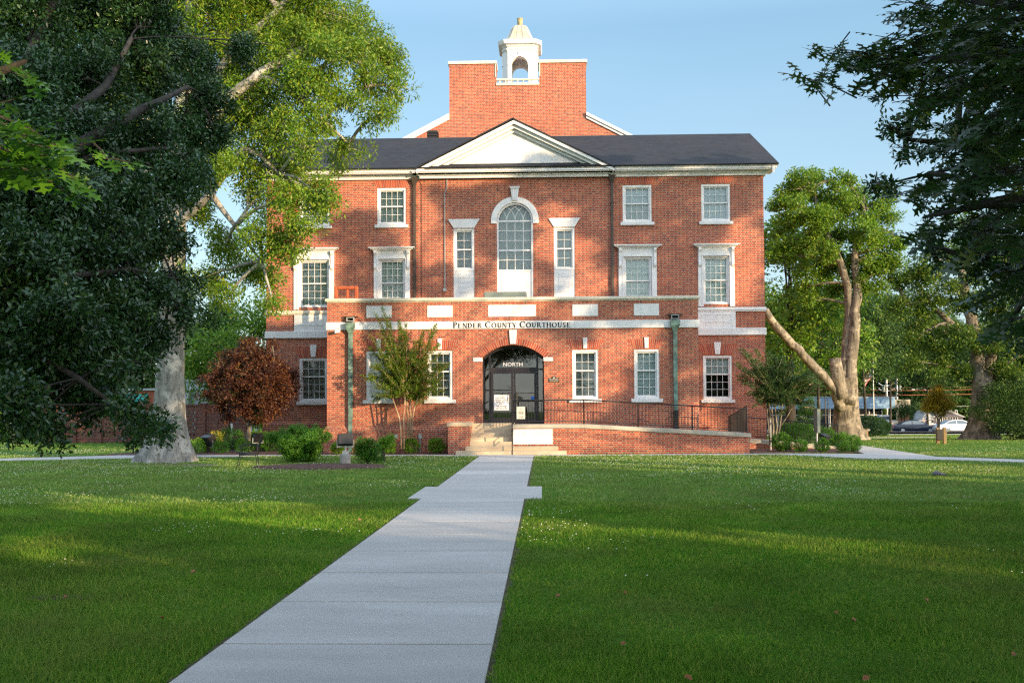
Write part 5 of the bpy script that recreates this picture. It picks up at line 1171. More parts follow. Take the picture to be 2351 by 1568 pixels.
for a in ((1830, 165, 7.0, 2, 14, -1, .05, .45), (1900, 120, 7.0, 4, 28, -1, .1, .5), (1880, 185, 6.8, 3, 24, -1, -.3, .5), (1960, 140, 6.8, 5, 34, -1, 0, .5), (1990, 200, 6.6, 4, 30, -1, -.4, .5), (2030, 110, 6.4, 7, 45, -1, .1, .5), (2040, 190, 6.5, 7, 45, -1, -.2, .5), (2100, 60, 6, 9, 50, -1, .1, .5), (2110, 140, 6.2, 10, 55, -1, -.1, .5), (2160, 210, 6, 10, 60, -1, -.3, .5),
          (2100, 250, 6.0, 5, 40, -1, -.4, .5), (2180, 110, 5.6, 12, 65, -1, 0, .5), (2250, 60, 5, 12, 75, -1, 0, .5), (2260, 180, 5, 13, 75, -1, -.2, .5), (2330, 100, 4.4, 12, 85, -1, 0, .5), (2320, 260, 4.6, 12, 80, -1, -.3, .5), (2220, 300, 5.2, 10, 65, -1, -.3, .5), (2130, 320, 5.6, 6, 45, -1, -.2, .5), (2200, 400, 5.4, 10, 60, -1, -.2, .5), (2120, 440, 5.6, 6, 40, -1, -.2, .5), (2060, 430, 5.8, 2, 24, -1, -.1, .4),
          (2300, 380, 4.8, 12, 75, -1, -.2, .5), (2200, 500, 5.4, 9, 60, -1, -.2, .5), (2290, 520, 5, 12, 75, -1, -.2, .5), (2110, 530, 5.8, 5, 40, -1, -.3, .5), (2210, 590, 5.4, 4, 45, -1, -.3, .5), (2310, 630, 5, 6, 50, -1, -.3, .5), (2080, 20, 6, 6, 40, -1, 0, .5), (2200, -20, 5.4, 8, 60, -1, 0, .5), (2320, -10, 4.6, 8, 70, -1, 0, .5), (2330, 740, 5, 5, 40, -1, -.3, .4), (2270, 690, 5.2, 2, 30, -1, -.3, .4)): spray(*a)
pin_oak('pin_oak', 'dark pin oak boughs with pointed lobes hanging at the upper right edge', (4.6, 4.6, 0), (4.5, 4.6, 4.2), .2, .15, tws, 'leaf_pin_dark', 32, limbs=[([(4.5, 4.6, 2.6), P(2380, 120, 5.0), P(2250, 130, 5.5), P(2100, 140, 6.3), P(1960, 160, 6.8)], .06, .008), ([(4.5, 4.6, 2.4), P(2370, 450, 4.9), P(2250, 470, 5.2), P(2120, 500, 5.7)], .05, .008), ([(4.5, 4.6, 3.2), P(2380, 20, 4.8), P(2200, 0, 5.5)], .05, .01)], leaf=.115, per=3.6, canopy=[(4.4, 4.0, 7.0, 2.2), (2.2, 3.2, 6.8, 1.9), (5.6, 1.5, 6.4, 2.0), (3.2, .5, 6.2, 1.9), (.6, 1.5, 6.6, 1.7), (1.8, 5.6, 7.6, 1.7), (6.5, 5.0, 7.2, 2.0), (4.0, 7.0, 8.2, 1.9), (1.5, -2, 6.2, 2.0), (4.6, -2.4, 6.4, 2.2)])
# ---- evergreen oak on the right, behind the pin oak
lob = []; rgl = random.Random(9)
for px, py, Y, rp in ((2040, 290, 11, 36), (2100, 260, 11, 45), (2160, 230, 11, 55), (2240, 200, 11, 70), (2330, 160, 11, 85), (2080, 350, 11, 34), (2150, 340, 11, 50), (2240, 320, 11, 75), (2330, 300, 10.5, 90), (2150, 440, 11, 40), (2230, 430, 11, 65), (2330, 430, 10.5, 90), (2150, 530, 11.5, 45), (2230, 540, 11.3, 60), (2320, 560, 11, 80),
    (2150, 600, 12, 30), (2230, 620, 11.8, 42), (2320, 660, 11.5, 60), (2240, 700, 12, 26), (2310, 750, 12, 38), (2360, 790, 12, 44), (2200, 100, 11, 60), (2300, 50, 11, 80), (2240, 0, 11, 70), (2450, 200, 11, 130), (2450, 500, 11, 130), (2450, 750, 11.5, 110), (2010, 425, 11, 6), (2040, 432, 11, 8)): lob.append(lobe(px, py, Y + rgl.uniform(-.5, .5), rp, asp=.85))
lt = P(2500, 600, 11.2)
RIGHT_LOB = list(lob)
tree('evergreen_oak', 'dark evergreen oak foliage with oval leaves hanging down the right side', (lt.x + .2, 11.2, 0), lt, .3, .22, lob, 'leaf_dark', 'bark_dark', dens=12, per=40, cr=.12, leaf=.066, lw=.42, seed=12, tpl=T_ELL, droop=.15, inner=.15, twig=.12, flat=.8,
     limbs=[([lt, P(2380, 420, 11), P(2200, 330, 11), P(2080, 320, 11)], .09, .02), ([lt, P(2380, 650, 11.4), P(2250, 600, 11.4), P(2130, 560, 11.5)], .09, .02), ([P(2380, 420, 11), P(2230, 380, 11), P(2130, 400, 11), P(2020, 425, 11)], .03, .008)])

# ---- right side trees
Ya = 56.0; ta = Vector(G(1941, 1001)); ta.z = terrain(ta.x, ta.y); a_ = lambda x, y, d=0: P(x, y, Ya + d)
lim = [([a_(1946, 925), a_(1950, 885), a_(1955, 815), a_(1962, 740), a_(1968, 657), a_(1962, 600), a_(1968, 540), a_(1985, 480)], .42, .10), ([a_(1938, 925), a_(1937, 870, .1), a_(1944, 790, .2), a_(1950, 700, .2), a_(1944, 650), a_(1928, 600), a_(1905, 550), a_(1880, 490), a_(1868, 430)], .36, .07), ([a_(1930, 940), a_(1919, 897, -.3), a_(1870, 845, -.8), a_(1832, 800, -1.2), a_(1796, 768, -1.5), a_(1757, 712, -2)], .30, .20), ([a_(1934, 915, -.2), a_(1922, 865, -.5), a_(1917, 822, -.5)], .40, .33), ([a_(1968, 657), a_(1960, 590), a_(1990, 520)], .2, .08), ([a_(1905, 560), a_(1880, 500), a_(1870, 440)], .15, .06)]
lob = [lobe(px, py, Ya + d, rp, asp=.9) for px, py, d, rp in ((1840, 430, 0, 40), (1815, 470, 0, 32), (1870, 440, 1, 42), (1925, 450, 0, 42), (1900, 500, 0, 50), (1850, 500, -1, 45), (1960, 480, 1, 42), (2000, 520, 0, 38), (1980, 540, -1, 42), (1930, 560, 1, 50), (1880, 570, -1, 44), (1850, 560, 0, 40), (2035, 480, 0, 22), (2020, 560, 0, 30), (1990, 600, 0, 38), (2010, 625, 0, 28), (1930, 620, 1, 34), (1890, 620, 1, 30), (1845, 620, 1, 24), (1975, 640, 0, 24), (1835, 408, 0, 18), (1865, 405, 1, 20), (1800, 440, 0, 16), (1805, 500, 0, 20), (1915, 412, 0, 20), (1945, 418, 0, 16), (1980, 440, 1, 18), (2010, 470, 0, 18), (2040, 500, 0, 20), (2055, 540, 0, 22), (2068, 570, 0, 18), (2040, 450, 0, 14), (1795, 475, 0, 20), (1790, 530, 0, 22), (2060, 610, 0, 16), (1780, 590, 0, 22), (1870, 690, 1, 24), (2010, 660, 0, 20), (1960, 690, 1, 14), (2045, 580, 0, 20), (2030, 610, 0, 16), (1990, 660, 0, 16), (1790, 560, 0, 18), (1810, 590, 0, 20), (1850, 660, 1, 20), (1920, 668, 1, 16))]
tree('oak_tree', 'tall oak with forked pale trunk and lopped stub beyond the right end of the ramp', ta, a_(1945, 868), 0.78, .54, lob, 'leaf_far', 'bark_tan', dens=1.25, per=150, cr=.5, leaf=.16, lw=.5, seed=41, limbs=lim, flare=.8, fh=2.0, inner=.35)
Yb = 57.0; tb_ = Vector(G(2256, 1000.5)); tb_.z = terrain(tb_.x, tb_.y); b_ = lambda x, y, d=0: P(x, y, Yb + d)
lob = [lobe(px, py, Yb + d, rp, asp=.85) for px, py, d, rp in ((2100, 640, 0, 50), (2060, 700, 0, 34), (2150, 600, 0, 55), (2220, 590, 1, 60), (2300, 590, 0, 60), (2140, 700, 0, 50), (2200, 680, 0, 55), (2280, 680, 0, 60), (2340, 700, 0, 60), (2110, 770, 0, 44), (2170, 780, 0, 46), (2220, 780, -1, 40), (2310, 780, -1, 50), (2150, 840, 0, 36), (2200, 850, 0, 34), (2320, 850, -1, 42), (2340, 900, 0, 40), (2300, 930, 1, 24), (2090, 830, 0, 30), (2400, 800, 0, 70), (2400, 650, 0, 80), (2240, 520, 0, 60), (2050, 640, 0, 28))]
lim = [([b_(2254, 930), b_(2250, 870), b_(2240, 780), b_(2220, 700), b_(2200, 600)], .5, .2), ([b_(2260, 930), b_(2266, 868), b_(2290, 760), b_(2310, 650)], .42, .15), ([b_(2264, 885), b_(2284, 866), b_(2330, 820)], .3, .1), ([b_(2235, 790), b_(2180, 740), b_(2130, 690), b_(2080, 700)], .24, .07)]
tree('oak_tree', 'broad oak with thick straight trunk near the white car at the right', tb_, b_(2256, 858), .74, .52, lob, 'leaf_oakb', 'bark_tan', dens=1.2, per=120, cr=.5, leaf=.17, lw=.5, seed=42, limbs=lim, flare=.7, fh=2.0, inner=.35)
# trees beyond the corner of the building and across the street
def far_tree(px, pyb, Y, h, w, leafm, seed, label, group='trees standing beyond the lawn and street', z=None, trunk=.13, lf=.26, dens=.5, per=42, cr=.8, low=.18, bark='bark_dark'):
    rg = random.Random(seed); x = P(px, pyb, Y).x; z0 = terrain(x, Y) if z is None else z
    lb = []
    n = int(9 + w * 1.1)
    for i in range(n):
        t = rg.random(); zz = low + (1 - low) * (.06 + .86 * t); rr = w * .5 * (math.sin(PI * min(.96, .22 + .72 * t)) ** .7)
        a = rg.random() * 2 * PI; q_ = rr * rg.uniform(.2, .75); lr = w * rg.uniform(.15, .25)
        lb.append(((x + q_ * math.cos(a), Y + q_ * math.sin(a) * .8, z0 + h * zz), (lr, lr, lr * .8)))
    return tree('background_tree', label, (x, Y, z0), (x + rg.uniform(-.4, .4), Y, z0 + h * .5), trunk, trunk * .5, lb, leafm, bark, dens=dens, per=per, cr=cr, leaf=lf, lw=.5, seed=seed, group=group, flare=.4, inner=.3, twig=.12)
far_tree(1815, 1000, 62, 13.2, 9, 'leaf_far', 51, 'leafy tree directly beyond the right corner of the courthouse', trunk=.35, low=.36)
far_tree(1880, 1000, 72, 11, 8, 'leaf_far', 52, 'lower green tree behind the leaning limb', low=.42)
far_tree(1990, 1000, 84, 11.5, 8, 'leaf_back', 53, 'shaded tree between the two big right oaks', low=.5)
far_tree(1800, 1000, 150, 16, 16, 'leaf_back', 54, 'distant tree above the left part of the shop roof', trunk=.4, lf=.4, low=.1)
far_tree(1935, 1000, 160, 17, 18, 'leaf_back', 55, 'distant tree above the middle of the shop roof', trunk=.4, lf=.4, low=.1)
far_tree(2060, 1000, 165, 14.5, 20, 'leaf_back', 56, 'distant tree behind the two utility poles', trunk=.4, lf=.4, low=.1)
far_tree(2170, 1000, 150, 15, 17, 'leaf_back', 57, 'distant tree above the small grey house', trunk=.4, lf=.4, low=.12)
far_tree(2290, 1000, 150, 16, 18, 'leaf_back', 58, 'distant tree behind the white car', trunk=.4, lf=.4, low=.1)
far_tree(2400, 1000, 110, 13, 14, 'leaf_back', 59, 'distant tree at the far right edge', trunk=.4, lf=.35, low=.1)
far_tree(1860, 1000, 126, 4.6, 3.6, 'leaf_far', 60, 'small bright tree in front of the shop windows', trunk=.12, lf=.16, low=.35, dens=1.2, cr=.5)
far_tree(2072, 1000, 118, 3.9, 3.4, 'leaf_back', 61, 'small round headed tree before the two orange brick columns', trunk=.1, lf=.14, low=.42, dens=1.5, cr=.45)
far_tree(2028, 1000, 132, 3.6, 2.6, 'leaf_far', 62, 'small light green tree right of the shop', trunk=.1, lf=.14, low=.1, dens=1.4, cr=.45)
far_tree(2105, 1000, 128, 3.2, 4.5, 'leaf_back', 63, 'low dark tree left of the grey house', trunk=.1, lf=.2, low=.1, dens=1.2, cr=.5)
far_tree(1925, 1000, 100, 13.5, 10, 'leaf_back', 64, 'mid distance tree between the forked oak limbs', low=.42)
far_tree(2045, 1000, 104, 14, 11, 'leaf_back', 65, 'mid distance tree behind the flagpole', low=.5)
far_tree(2130, 1000, 112, 13, 11, 'leaf_back', 67, 'mid distance tree above the young tree', low=.42)
far_tree(1770, 1000, 78, 12, 8, 'leaf_far', 68, 'tree showing just past the right wall of the courthouse', low=.2)
# left background
far_tree(560, 1000, 66, 9.3, 10, 'leaf_far', 71, 'bright green tree behind the red maple', low=.15)
far_tree(480, 1000, 80, 10, 11, 'leaf_back', 72, 'soft green tree right of the pale oak trunk', low=.1)
far_tree(330, 1000, 80, 13, 12, 'leaf_back', 73, 'green tree far behind the pale oak trunk', low=.1, lf=.3)
far_tree(180, 1000, 78, 13, 13, 'leaf_back', 74, 'green tree beyond the garden wall', low=.1, lf=.3)
far_tree(30, 1000, 76, 12, 12, 'leaf_back', 75, 'green tree beyond the lawn at the left edge', low=.05, lf=.3)
far_tree(610, 1000, 58, 7.0, 5, 'leaf_back', 76, 'dark green tree against the left corner of the building', low=.1, trunk=.15)
far_tree(-120, 1000, 70, 12, 12, 'leaf_back', 77, 'green tree beyond the left frame edge', low=.05, lf=.3)

# ---- stake tree and shrubs
def shrub(name, label, c, rx, rz, leafm, seed, leaf=.034, lw=.6, dens=150, per=34, cr=.065, group=None, ry=None, cat='shrub', flatb=.75, spiky=0, stems=5, inner=.55, tpl=T_DIA, zc=None):
    """rounded shrub standing on the ground at c, half width rx, height rz"""
    ng = np.random.default_rng(seed); rg = random.Random(seed); c = Vector(c); root = empty(name, c, label=label, cat=cat, group=group); ry = ry or rx
    n = int(dens * (rx * ry * 4 + rx * rz * 4)); d = rdir(ng, n); qq = inner + (1 - inner) * ng.random((n, 1)) ** .5
    bump_ = 1 + .10 * np.sin(d[:, 0:1] * 7 + seed) * np.sin(d[:, 2:3] * 6 + seed * 2) + .06 * ng.normal(size=(n, 1))
    p = d * qq * bump_ * np.array([[rx, ry, rz * .56]]); p[:, 2] = np.where(p[:, 2] < 0, p[:, 2] * flatb, p[:, 2]); p[:, 2] += rz * .46
    cl = p + np.array([[c.x, c.y, c.z]])
    pos, dr, nr, L_, Wd = clump_leaves(ng, cl, cr, per, leaf, lw, droop=-.3 if spiky else .0, flat=.8)
    dr = dr + np.repeat(d, per, axis=0) * 1.0
    if spiky: dr[:, 2] += spiky
    b = MB()
    for i in range(stems): t = rg.random() * 6.28; limb(b, rg, c + Vector((math.cos(t) * rx * .08, math.sin(t) * ry * .08, -.03)), c + Vector((math.cos(t) * rx * .6, math.sin(t) * ry * .6, rz * .7)), .018, .006, 4, .05, 5)
    b.build('stems', M['bark_dark'], root)
    leaves('foliage', pos, dr, nr, L_, Wd, tpl, M[leafm], root); return root
def gsh(px, pyb, Y=None): g_ = G(px, pyb) if Y is None else Vector((P(px, pyb, Y).x, Y, 0)); return g_
BX = [('round boxwood nearest the entrance steps', 1002, 36.2, 19.5), ('round boxwood at the foot of the left crape myrtle', 944, 36.2, 18), ('boxwood in front of the wall between the crape myrtle and the copper pipe', 891, 36.0, 20)]
for i, (lb_, px, Y, hp) in enumerate(BX):
    s_ = Y / F; shrub('boxwood', lb_, (P(px, 1000, Y).x, Y, .03), hp * s_, hp * 2 * s_ * .9, 'leaf_box', 100 + i, group='boxwoods along the building')
for i, (lb_, px, Y, hp) in enumerate((('big round boxwood at the left end of the right mulch bed', 1795, 36.6, 23.5), ('second boxwood of the right mulch bed', 1838, 36.2, 15.5), ('boxwood in front of the grey flood light', 1888, 36.0, 16.5), ('small boxwood before the right end of the mulch bed', 1936, 35.8, 14), ('boxwood at the rightmost tip of the mulch bed', 1958, 36.4, 19))):
    s_ = Y / F; shrub('boxwood', lb_, (P(px, 1000, Y).x, Y, .03), hp * s_, hp * 2 * s_ * .88, 'leaf_yew', 110 + i, group='boxwoods in the right mulch bed')
def bush(name, label, Y, base_px, lobs, leafm, seed, leaf=.055, dens=40, per=80, cr=.12, lw=.34, droop=-.5, group=None):
    b0 = Vector((P(base_px, 1050, Y).x, Y, 0.03)); lb = [lobe(px, py, Y + d, rp, asp=a_) for px, py, d, rp, a_ in lobs]
    return tree(name, label, b0, b0 + Vector((0, 0, .25)), .06, .05, lb, leafm, 'bark_dark', dens=dens, per=per, cr=cr, leaf=leaf, lw=lw, seed=seed, cat='shrub', group=group, flare=.2, droop=droop, inner=.35, twig=.25, flat=.5)
bush('yew_shrub', 'large spreading yew with feathery layered top in the mulch island', 30.6, 690, ((650, 1000, 0, 22, .6), (688, 991, .2, 26, .6), (722, 995, 0, 24, .6), (742, 1006, -.1, 16, .6), (632, 1010, 0, 15, .6), (665, 1014, -.3, 22, .7), (710, 1012, -.3, 24, .7), (690, 1028, -.2, 26, .8), (655, 1030, .1, 18, .8), (725, 1028, .1, 18, .8), (672, 1046, 0, 20, .8), (702, 1046, -.1, 22, .8), (720, 1042, .2, 16, .8), (750, 1000, .1, 9, .6), (622, 1000, .1, 8, .6)), 'leaf_yew', 120)
bush('yew_shrub', 'dark bushy yew right of the concrete light base', 29.8, 845, ((832, 1024, 0, 17, .9), (852, 1034, 0, 18, .9), (838, 1046, 0, 18, .9), (862, 1050, -.1, 15, .9), (824, 1036, 0, 12, .9), (846, 1014, 0, 9, .9)), 'leaf_yew', 122)
bush('yew_shrub', 'leafy yew leaning right beside the dark bushy yew', 31.0, 880, ((882, 1016, 0, 15, .8), (895, 1010, 0, 11, .8), (876, 1028, 0, 13, .9)), 'leaf_box', 123)
shrub('boxwood', 'little boxwood at the foot of the left copper pipe', (P(775, 1020, 35.9).x, 35.9, 0.03), .24, .38, 'leaf_box', 124, group='boxwoods along the building')
for i, (lb_, px, Y, hp, hz, lm) in enumerate((('low dark hedge shrub behind the maple trunk', 525, 40, 34, .85, 'leaf_yew'), ('clipped shrub in front of the maple trunk', 560, 37.4, 20, .5, 'leaf_yew'), ('rounded shrub below the golden shrub', 507, 37, 16, .42, 'leaf_yew'), ('loose shrub beside the pale oak trunk', 453, 37, 18, .5, 'leaf_box'), ('dull shrub left of the golden shrub', 474, 37.6, 15, .45, 'leaf_box'), ('dark shrub between maple and yew', 622, 38.4, 30, .75, 'leaf_yew'), ('dark shrub behind the lawn chair', 590, 39, 24, .8, 'leaf_yew'))):
    s_ = Y / F; shrub('garden_shrub', lb_, (P(px, 1000, Y).x, Y, .03), hp * s_, hz, lm, 130 + i, group='shrubs in the maple bed', leaf=.04, dens=70, per=34, cr=.09)
shrub('golden_shrub', 'bright golden yellow shrub behind the dark light box', (P(496, 1000, 38).x, 38, .03), 17 * 38 / F, .85, 'leaf_gold', 140, leaf=.045, lw=.3, dens=60, per=16, cr=.1, spiky=.5)
shrub('golden_shrub', 'upright golden conifer against the corner of the building', (P(598, 1000, 41.5).x, 41.5, .03), 13 * 41 / F, 1.5, 'leaf_gold', 141, leaf=.05, lw=.3, dens=55, per=18, cr=.11)
for i, (lb_, px, Y, hp, hz) in enumerate((('dark juniper mass behind the ramp railing', 1830, 40.5, 40, .95), ('juniper spreading right of the sign pole', 1900, 39.8, 26, .75), ('juniper near the bend of the path', 1930, 39.2, 24, .6), ('juniper left behind the railing', 1800, 41.2, 26, .9))):
    s_ = Y / F; shrub('juniper', lb_, (P(px, 1000, Y).x, Y, .02), hp * s_, hz, 'leaf_yew', 145 + i, group='junipers beyond the ramp', leaf=.055, lw=.32, dens=60, per=44, cr=.12, spiky=.3)
g_ = P(2351, 1000, 55); shrub('laurel_bush', 'huge dark bush at the right edge of the lawn', (g_.x + .2, 55, terrain(g_.x, 55)), 2.6, 3.3, 'leaf_back', 150, leaf=.12, lw=.45, dens=16, per=26, cr=.3, stems=8, inner=.5)
for i, (lb_, px, Y, hp, hz) in enumerate((('clipped dark hedge mound left of the forked oak', 1840, 78, 48, 1.15), ('clipped dark hedge mound right of the forked oak', 1994, 78, 34, 1.25), ('clipped dark hedge mound beside the dark car', 2018, 82, 22, 1.15))):
    s_ = Y / F; x = P(px, 1000, Y).x; shrub('hedge_mound', lb_, (x, Y, terrain(x, Y) - .05), hp * s_, hz * 1.25, 'leaf_dark', 152 + i, group='clipped hedge mounds', leaf=.06, lw=.6, dens=55, per=40, cr=.11, ry=1.3, inner=.8)
x = P(20, 1000, 62).x; shrub('laurel_bush', 'dark bushes beyond the left lawn behind the utility box', (P(75, 1000, 62).x, 62, 0), 3.2, 1.9, 'leaf_back', 156, leaf=.12, lw=.45, dens=12, per=24, cr=.3)
shrub('laurel_bush', 'green bush at the far left edge of the lawn', (P(8, 1000, 58).x, 58, 0), 1.3, 1.8, 'leaf_far', 157, leaf=.1, lw=.45, dens=18, per=24, cr=.25)

# maple: trunk, few limbs, layered red brown crown
Yq = 38.4; m_ = lambda x, y, d=0: P(x, y, Yq + d)
lob = [lobe(px, py, Yq + d, rp, asp=.72) for px, py, d, rp in ((575, 812, 0, 38), (545, 820, .3, 34), (610, 830, 0, 40), (520, 845, 0, 34), (645, 845, 0, 30), (560, 860, -.4, 45), (610, 870, -.5, 45), (500, 880, 0, 32), (655, 880, 0, 28), (540, 900, -.3, 42), (590, 910, -.6, 44), (640, 915, -.2, 34), (500, 925, .2, 26), (560, 940, -.3, 34), (610, 945, -.4, 32), (530, 945, .3, 24), (668, 862, .2, 24), (575, 785, 0, 18), (625, 795, 0, 17), (484, 905, .2, 22), (482, 868, .2, 18), (676, 895, 0, 18), (600, 960, 0, 18), (525, 960, .2, 16))]
mb_ = Vector((m_(570, 1010).x, Yq, 0))
tree('red_maple', 'small maple with copper red leaves at the left corner of the building', mb_, m_(571, 985), .10, .085, lob, 'leaf_maple', 'bark_tan', dens=7, per=80, cr=.24, leaf=.07, lw=.75, seed=61, flare=.25, fh=.4, inner=.3, twig=.4, flat=.55,
     limbs=[([m_(571, 985), m_(574, 940), m_(590, 880)], .07, .02), ([m_(571, 980), m_(560, 960), m_(545, 940), m_(520, 890)], .055, .02), ([m_(572, 975), m_(600, 930), m_(640, 880)], .05, .015)])
# stake tree on the right lawn
Yq = 58.0; lob = [lobe(px, py, Yq, rp, asp=1.0) for px, py, rp in ((2152, 905, 16), (2140, 920, 16), (2168, 918, 17), (2150, 930, 20), (2175, 935, 14), (2130, 935, 14), (2160, 945, 12), (2155, 892, 9))]
x = P(2154, 1000, Yq).x; tree('young_tree', 'young tree with amber round crown behind the wooden posts on the right lawn', (x, Yq, terrain(x, Yq)), P(2155, 960, Yq), .09, .07, lob, 'leaf_amber', 'bark_tan', dens=26, per=60, cr=.22, leaf=.07, lw=.4, seed=66, flare=.3, fh=.3, inner=.3,
     limbs=[([P(2155, 965, Yq), P(2142, 945, Yq), P(2135, 930, Yq)], .05, .02), ([P(2155, 965, Yq), P(2170, 945, Yq), P(2178, 930, Yq)], .05, .02)])
# crape myrtles: several slim stems fanning up from the ground into leafy wands
def crape(label, Yc, stems, wands, leafm, seed, base_px, leaf=.052):
    rg = random.Random(seed); ng = np.random.default_rng(seed); root = empty('crape_myrtle', (P(base_px, 1000, Yc).x, Yc, 0), label=label, cat='tree')
    b = MB()
    for pts, r in stems: b.tube([P(x, y, Yc + d) for x, y, d in pts], [r * (1 - .45 * i / (len(pts) - 1)) for i in range(len(pts))], 7, wob=.12, rng=rg)
    b.build('stems', M['bark_crape' if leafm == 'leaf_crape' else 'bark_tan'], root, smooth=True)
    tw = MB(); pos = []; dr = []; nr = []
    for (x0, y0), (x1, y1), n_side in wands:
        d0, d1 = rg.uniform(-.35, .35), rg.uniform(-.6, .6); a, c = P(x0, y0, Yc + d0), P(x1, y1, Yc + d1); tw.tube([a, a.lerp(c, .5) + Vector((rg.uniform(-.06, .06), 0, .03)), c], [.012, .008, .003], 4, caps=False)
        L_ = (c - a).length; subs = [(a, c, 1.0)]
        for k in range(n_side):
            t = rg.uniform(.05, .85); s_ = a.lerp(c, t); e = s_ + ((c - a).normalized() * rg.uniform(.2, .8) + Vector((rg.uniform(-1, 1), rg.uniform(-1, 1), rg.uniform(-.25, .7)))).normalized() * rg.uniform(.2, .5) * (1.1 - t * .5); subs.append((s_, e, .8)); tw.tube([s_, e], [.005, .002], 3, caps=False)
        for s_, e, f2 in subs:
            dd = e - s_; n = int(dd.length / .0040 * f2)
            for i in range(n):
                t = rg.random() * .92 + .08; w_ = .05 + .09 * math.sin(PI * t) * (f2 if f2 < 1 else .5); o_ = Vector((rg.gauss(0, 1), rg.gauss(0, 1), rg.gauss(0, .7))).normalized()
                pos.append(s_ + dd * t + o_ * w_ * rg.random()); dr.append(o_ + dd.normalized() * .6); nr.append(Vector((rg.uniform(-.8, .8), rg.uniform(-.8, .8), 1)))
    tw.build('twigs', M['bark_crape'], root)
    n = len(pos); ln = leaf * (.7 + .6 * ng.random(n)); leaves('crown', np.array(pos), np.array(dr), np.array(nr), ln, ln * .6, T_DIA, M[leafm], root); return root
rgl = random.Random(77)
def fan(cx0, cy0, spread_x, tops, n_side):
    out = []
    for tx, ty in tops:
        k = rgl.uniform(.0, .25); a = (cx0 + (tx - cx0) * k + rgl.uniform(-8, 8), cy0 + (ty - cy0) * k); out.append((a, (tx, ty), n_side))
        k = rgl.uniform(.45, .8); a = (cx0 + (tx - cx0) * k, cy0 + (ty - cy0) * k + rgl.uniform(0, 14)); out.append((a, (tx + rgl.uniform(-22, 22), ty + rgl.uniform(-6, 34)), n_side // 2))
    return out
st = [([(921, 1030, 0), (920, 985, 0), (917, 960, 0), (905, 925, .1), (893, 890, .2), (880, 850, .2)], .034), ([(927, 1030, 0), (928, 985, 0), (926, 962, 0), (930, 920, -.1), (925, 870, -.2)], .030), ([(935, 1005, 0), (937, 960, 0), (934, 925, 0), (932, 880, 0), (936, 830, 0)], .034), ([(940, 1005, 0), (943, 955, 0), (942, 910, .1), (946, 860, .1), (950, 810, .1)], .036),
      ([(945, 1005, 0), (947, 960, 0), (953, 930, -.1), (968, 890, -.2), (980, 850, -.2)], .030), ([(928, 965, 0), (938, 940, .1), (944, 900, .2), (950, 870, .2)], .02)]
tops = [(878, 705), (893, 745), (848, 768), (915, 735), (932, 742), (938, 790), (972, 760), (990, 792), (1000, 745), (870, 800), (905, 790), (950, 785), (1012, 810), (1022, 838), (860, 830), (845, 860), (860, 888), (875, 910), (890, 870), (905, 850), (925, 820), (960, 820), (975, 850), (990, 870), (1005, 890), (985, 905), (960, 900), (940, 860), (920, 890), (900, 905), (945, 915), (1000, 850), (885, 830), (1018, 865), (868, 850), (975, 800), (880, 775), (962, 865)]
crape('bright green crape myrtle with fanned tan stems left of the entrance', 35.9, st, fan(932, 905, 26, tops, 9), 'leaf_crape', 81, 930)
st = [([(1774, 1022, 0), (1776, 980, 0), (1772, 940, 0), (1766, 900, .1)], .036), ([(1778, 1022, 0), (1784, 980, 0), (1780, 940, 0), (1778, 900, 0)], .036), ([(1782, 1018, 0), (1790, 985, 0), (1794, 950, 0), (1800, 900, 0)], .034), ([(1788, 985, 0), (1808, 955, 0), (1825, 925, 0)], .022), ([(1780, 1000, .1), (1770, 960, .1), (1760, 920, .1)], .024), ([(1768, 1020, .1), (1764, 975, .1), (1760, 930, .1)], .03)]
tops = [(1704, 800), (1692, 830), (1698, 860), (1720, 815), (1740, 830), (1715, 880), (1735, 905), (1760, 830), (1780, 815), (1800, 820), (1820, 830), (1840, 845), (1860, 850), (1880, 860), (1875, 880), (1860, 900), (1845, 915), (1825, 900), (1850, 870), (1810, 880), (1790, 870), (1770, 890), (1750, 870), (1730, 850), (1800, 905), (1765, 920), (1785, 850), (1830, 865), (1745, 895), (1720, 900), (1790, 925), (1815, 920), (1750, 845), (1770, 860), (1840, 890), (1868, 925), (1756, 800), (1806, 850), (1780, 900)]
crape('deep green crape myrtle at the right corner of the courthouse', 37.4, st, fan(1788, 925, 26, tops, 9), 'leaf_crape_d', 82, 1778)
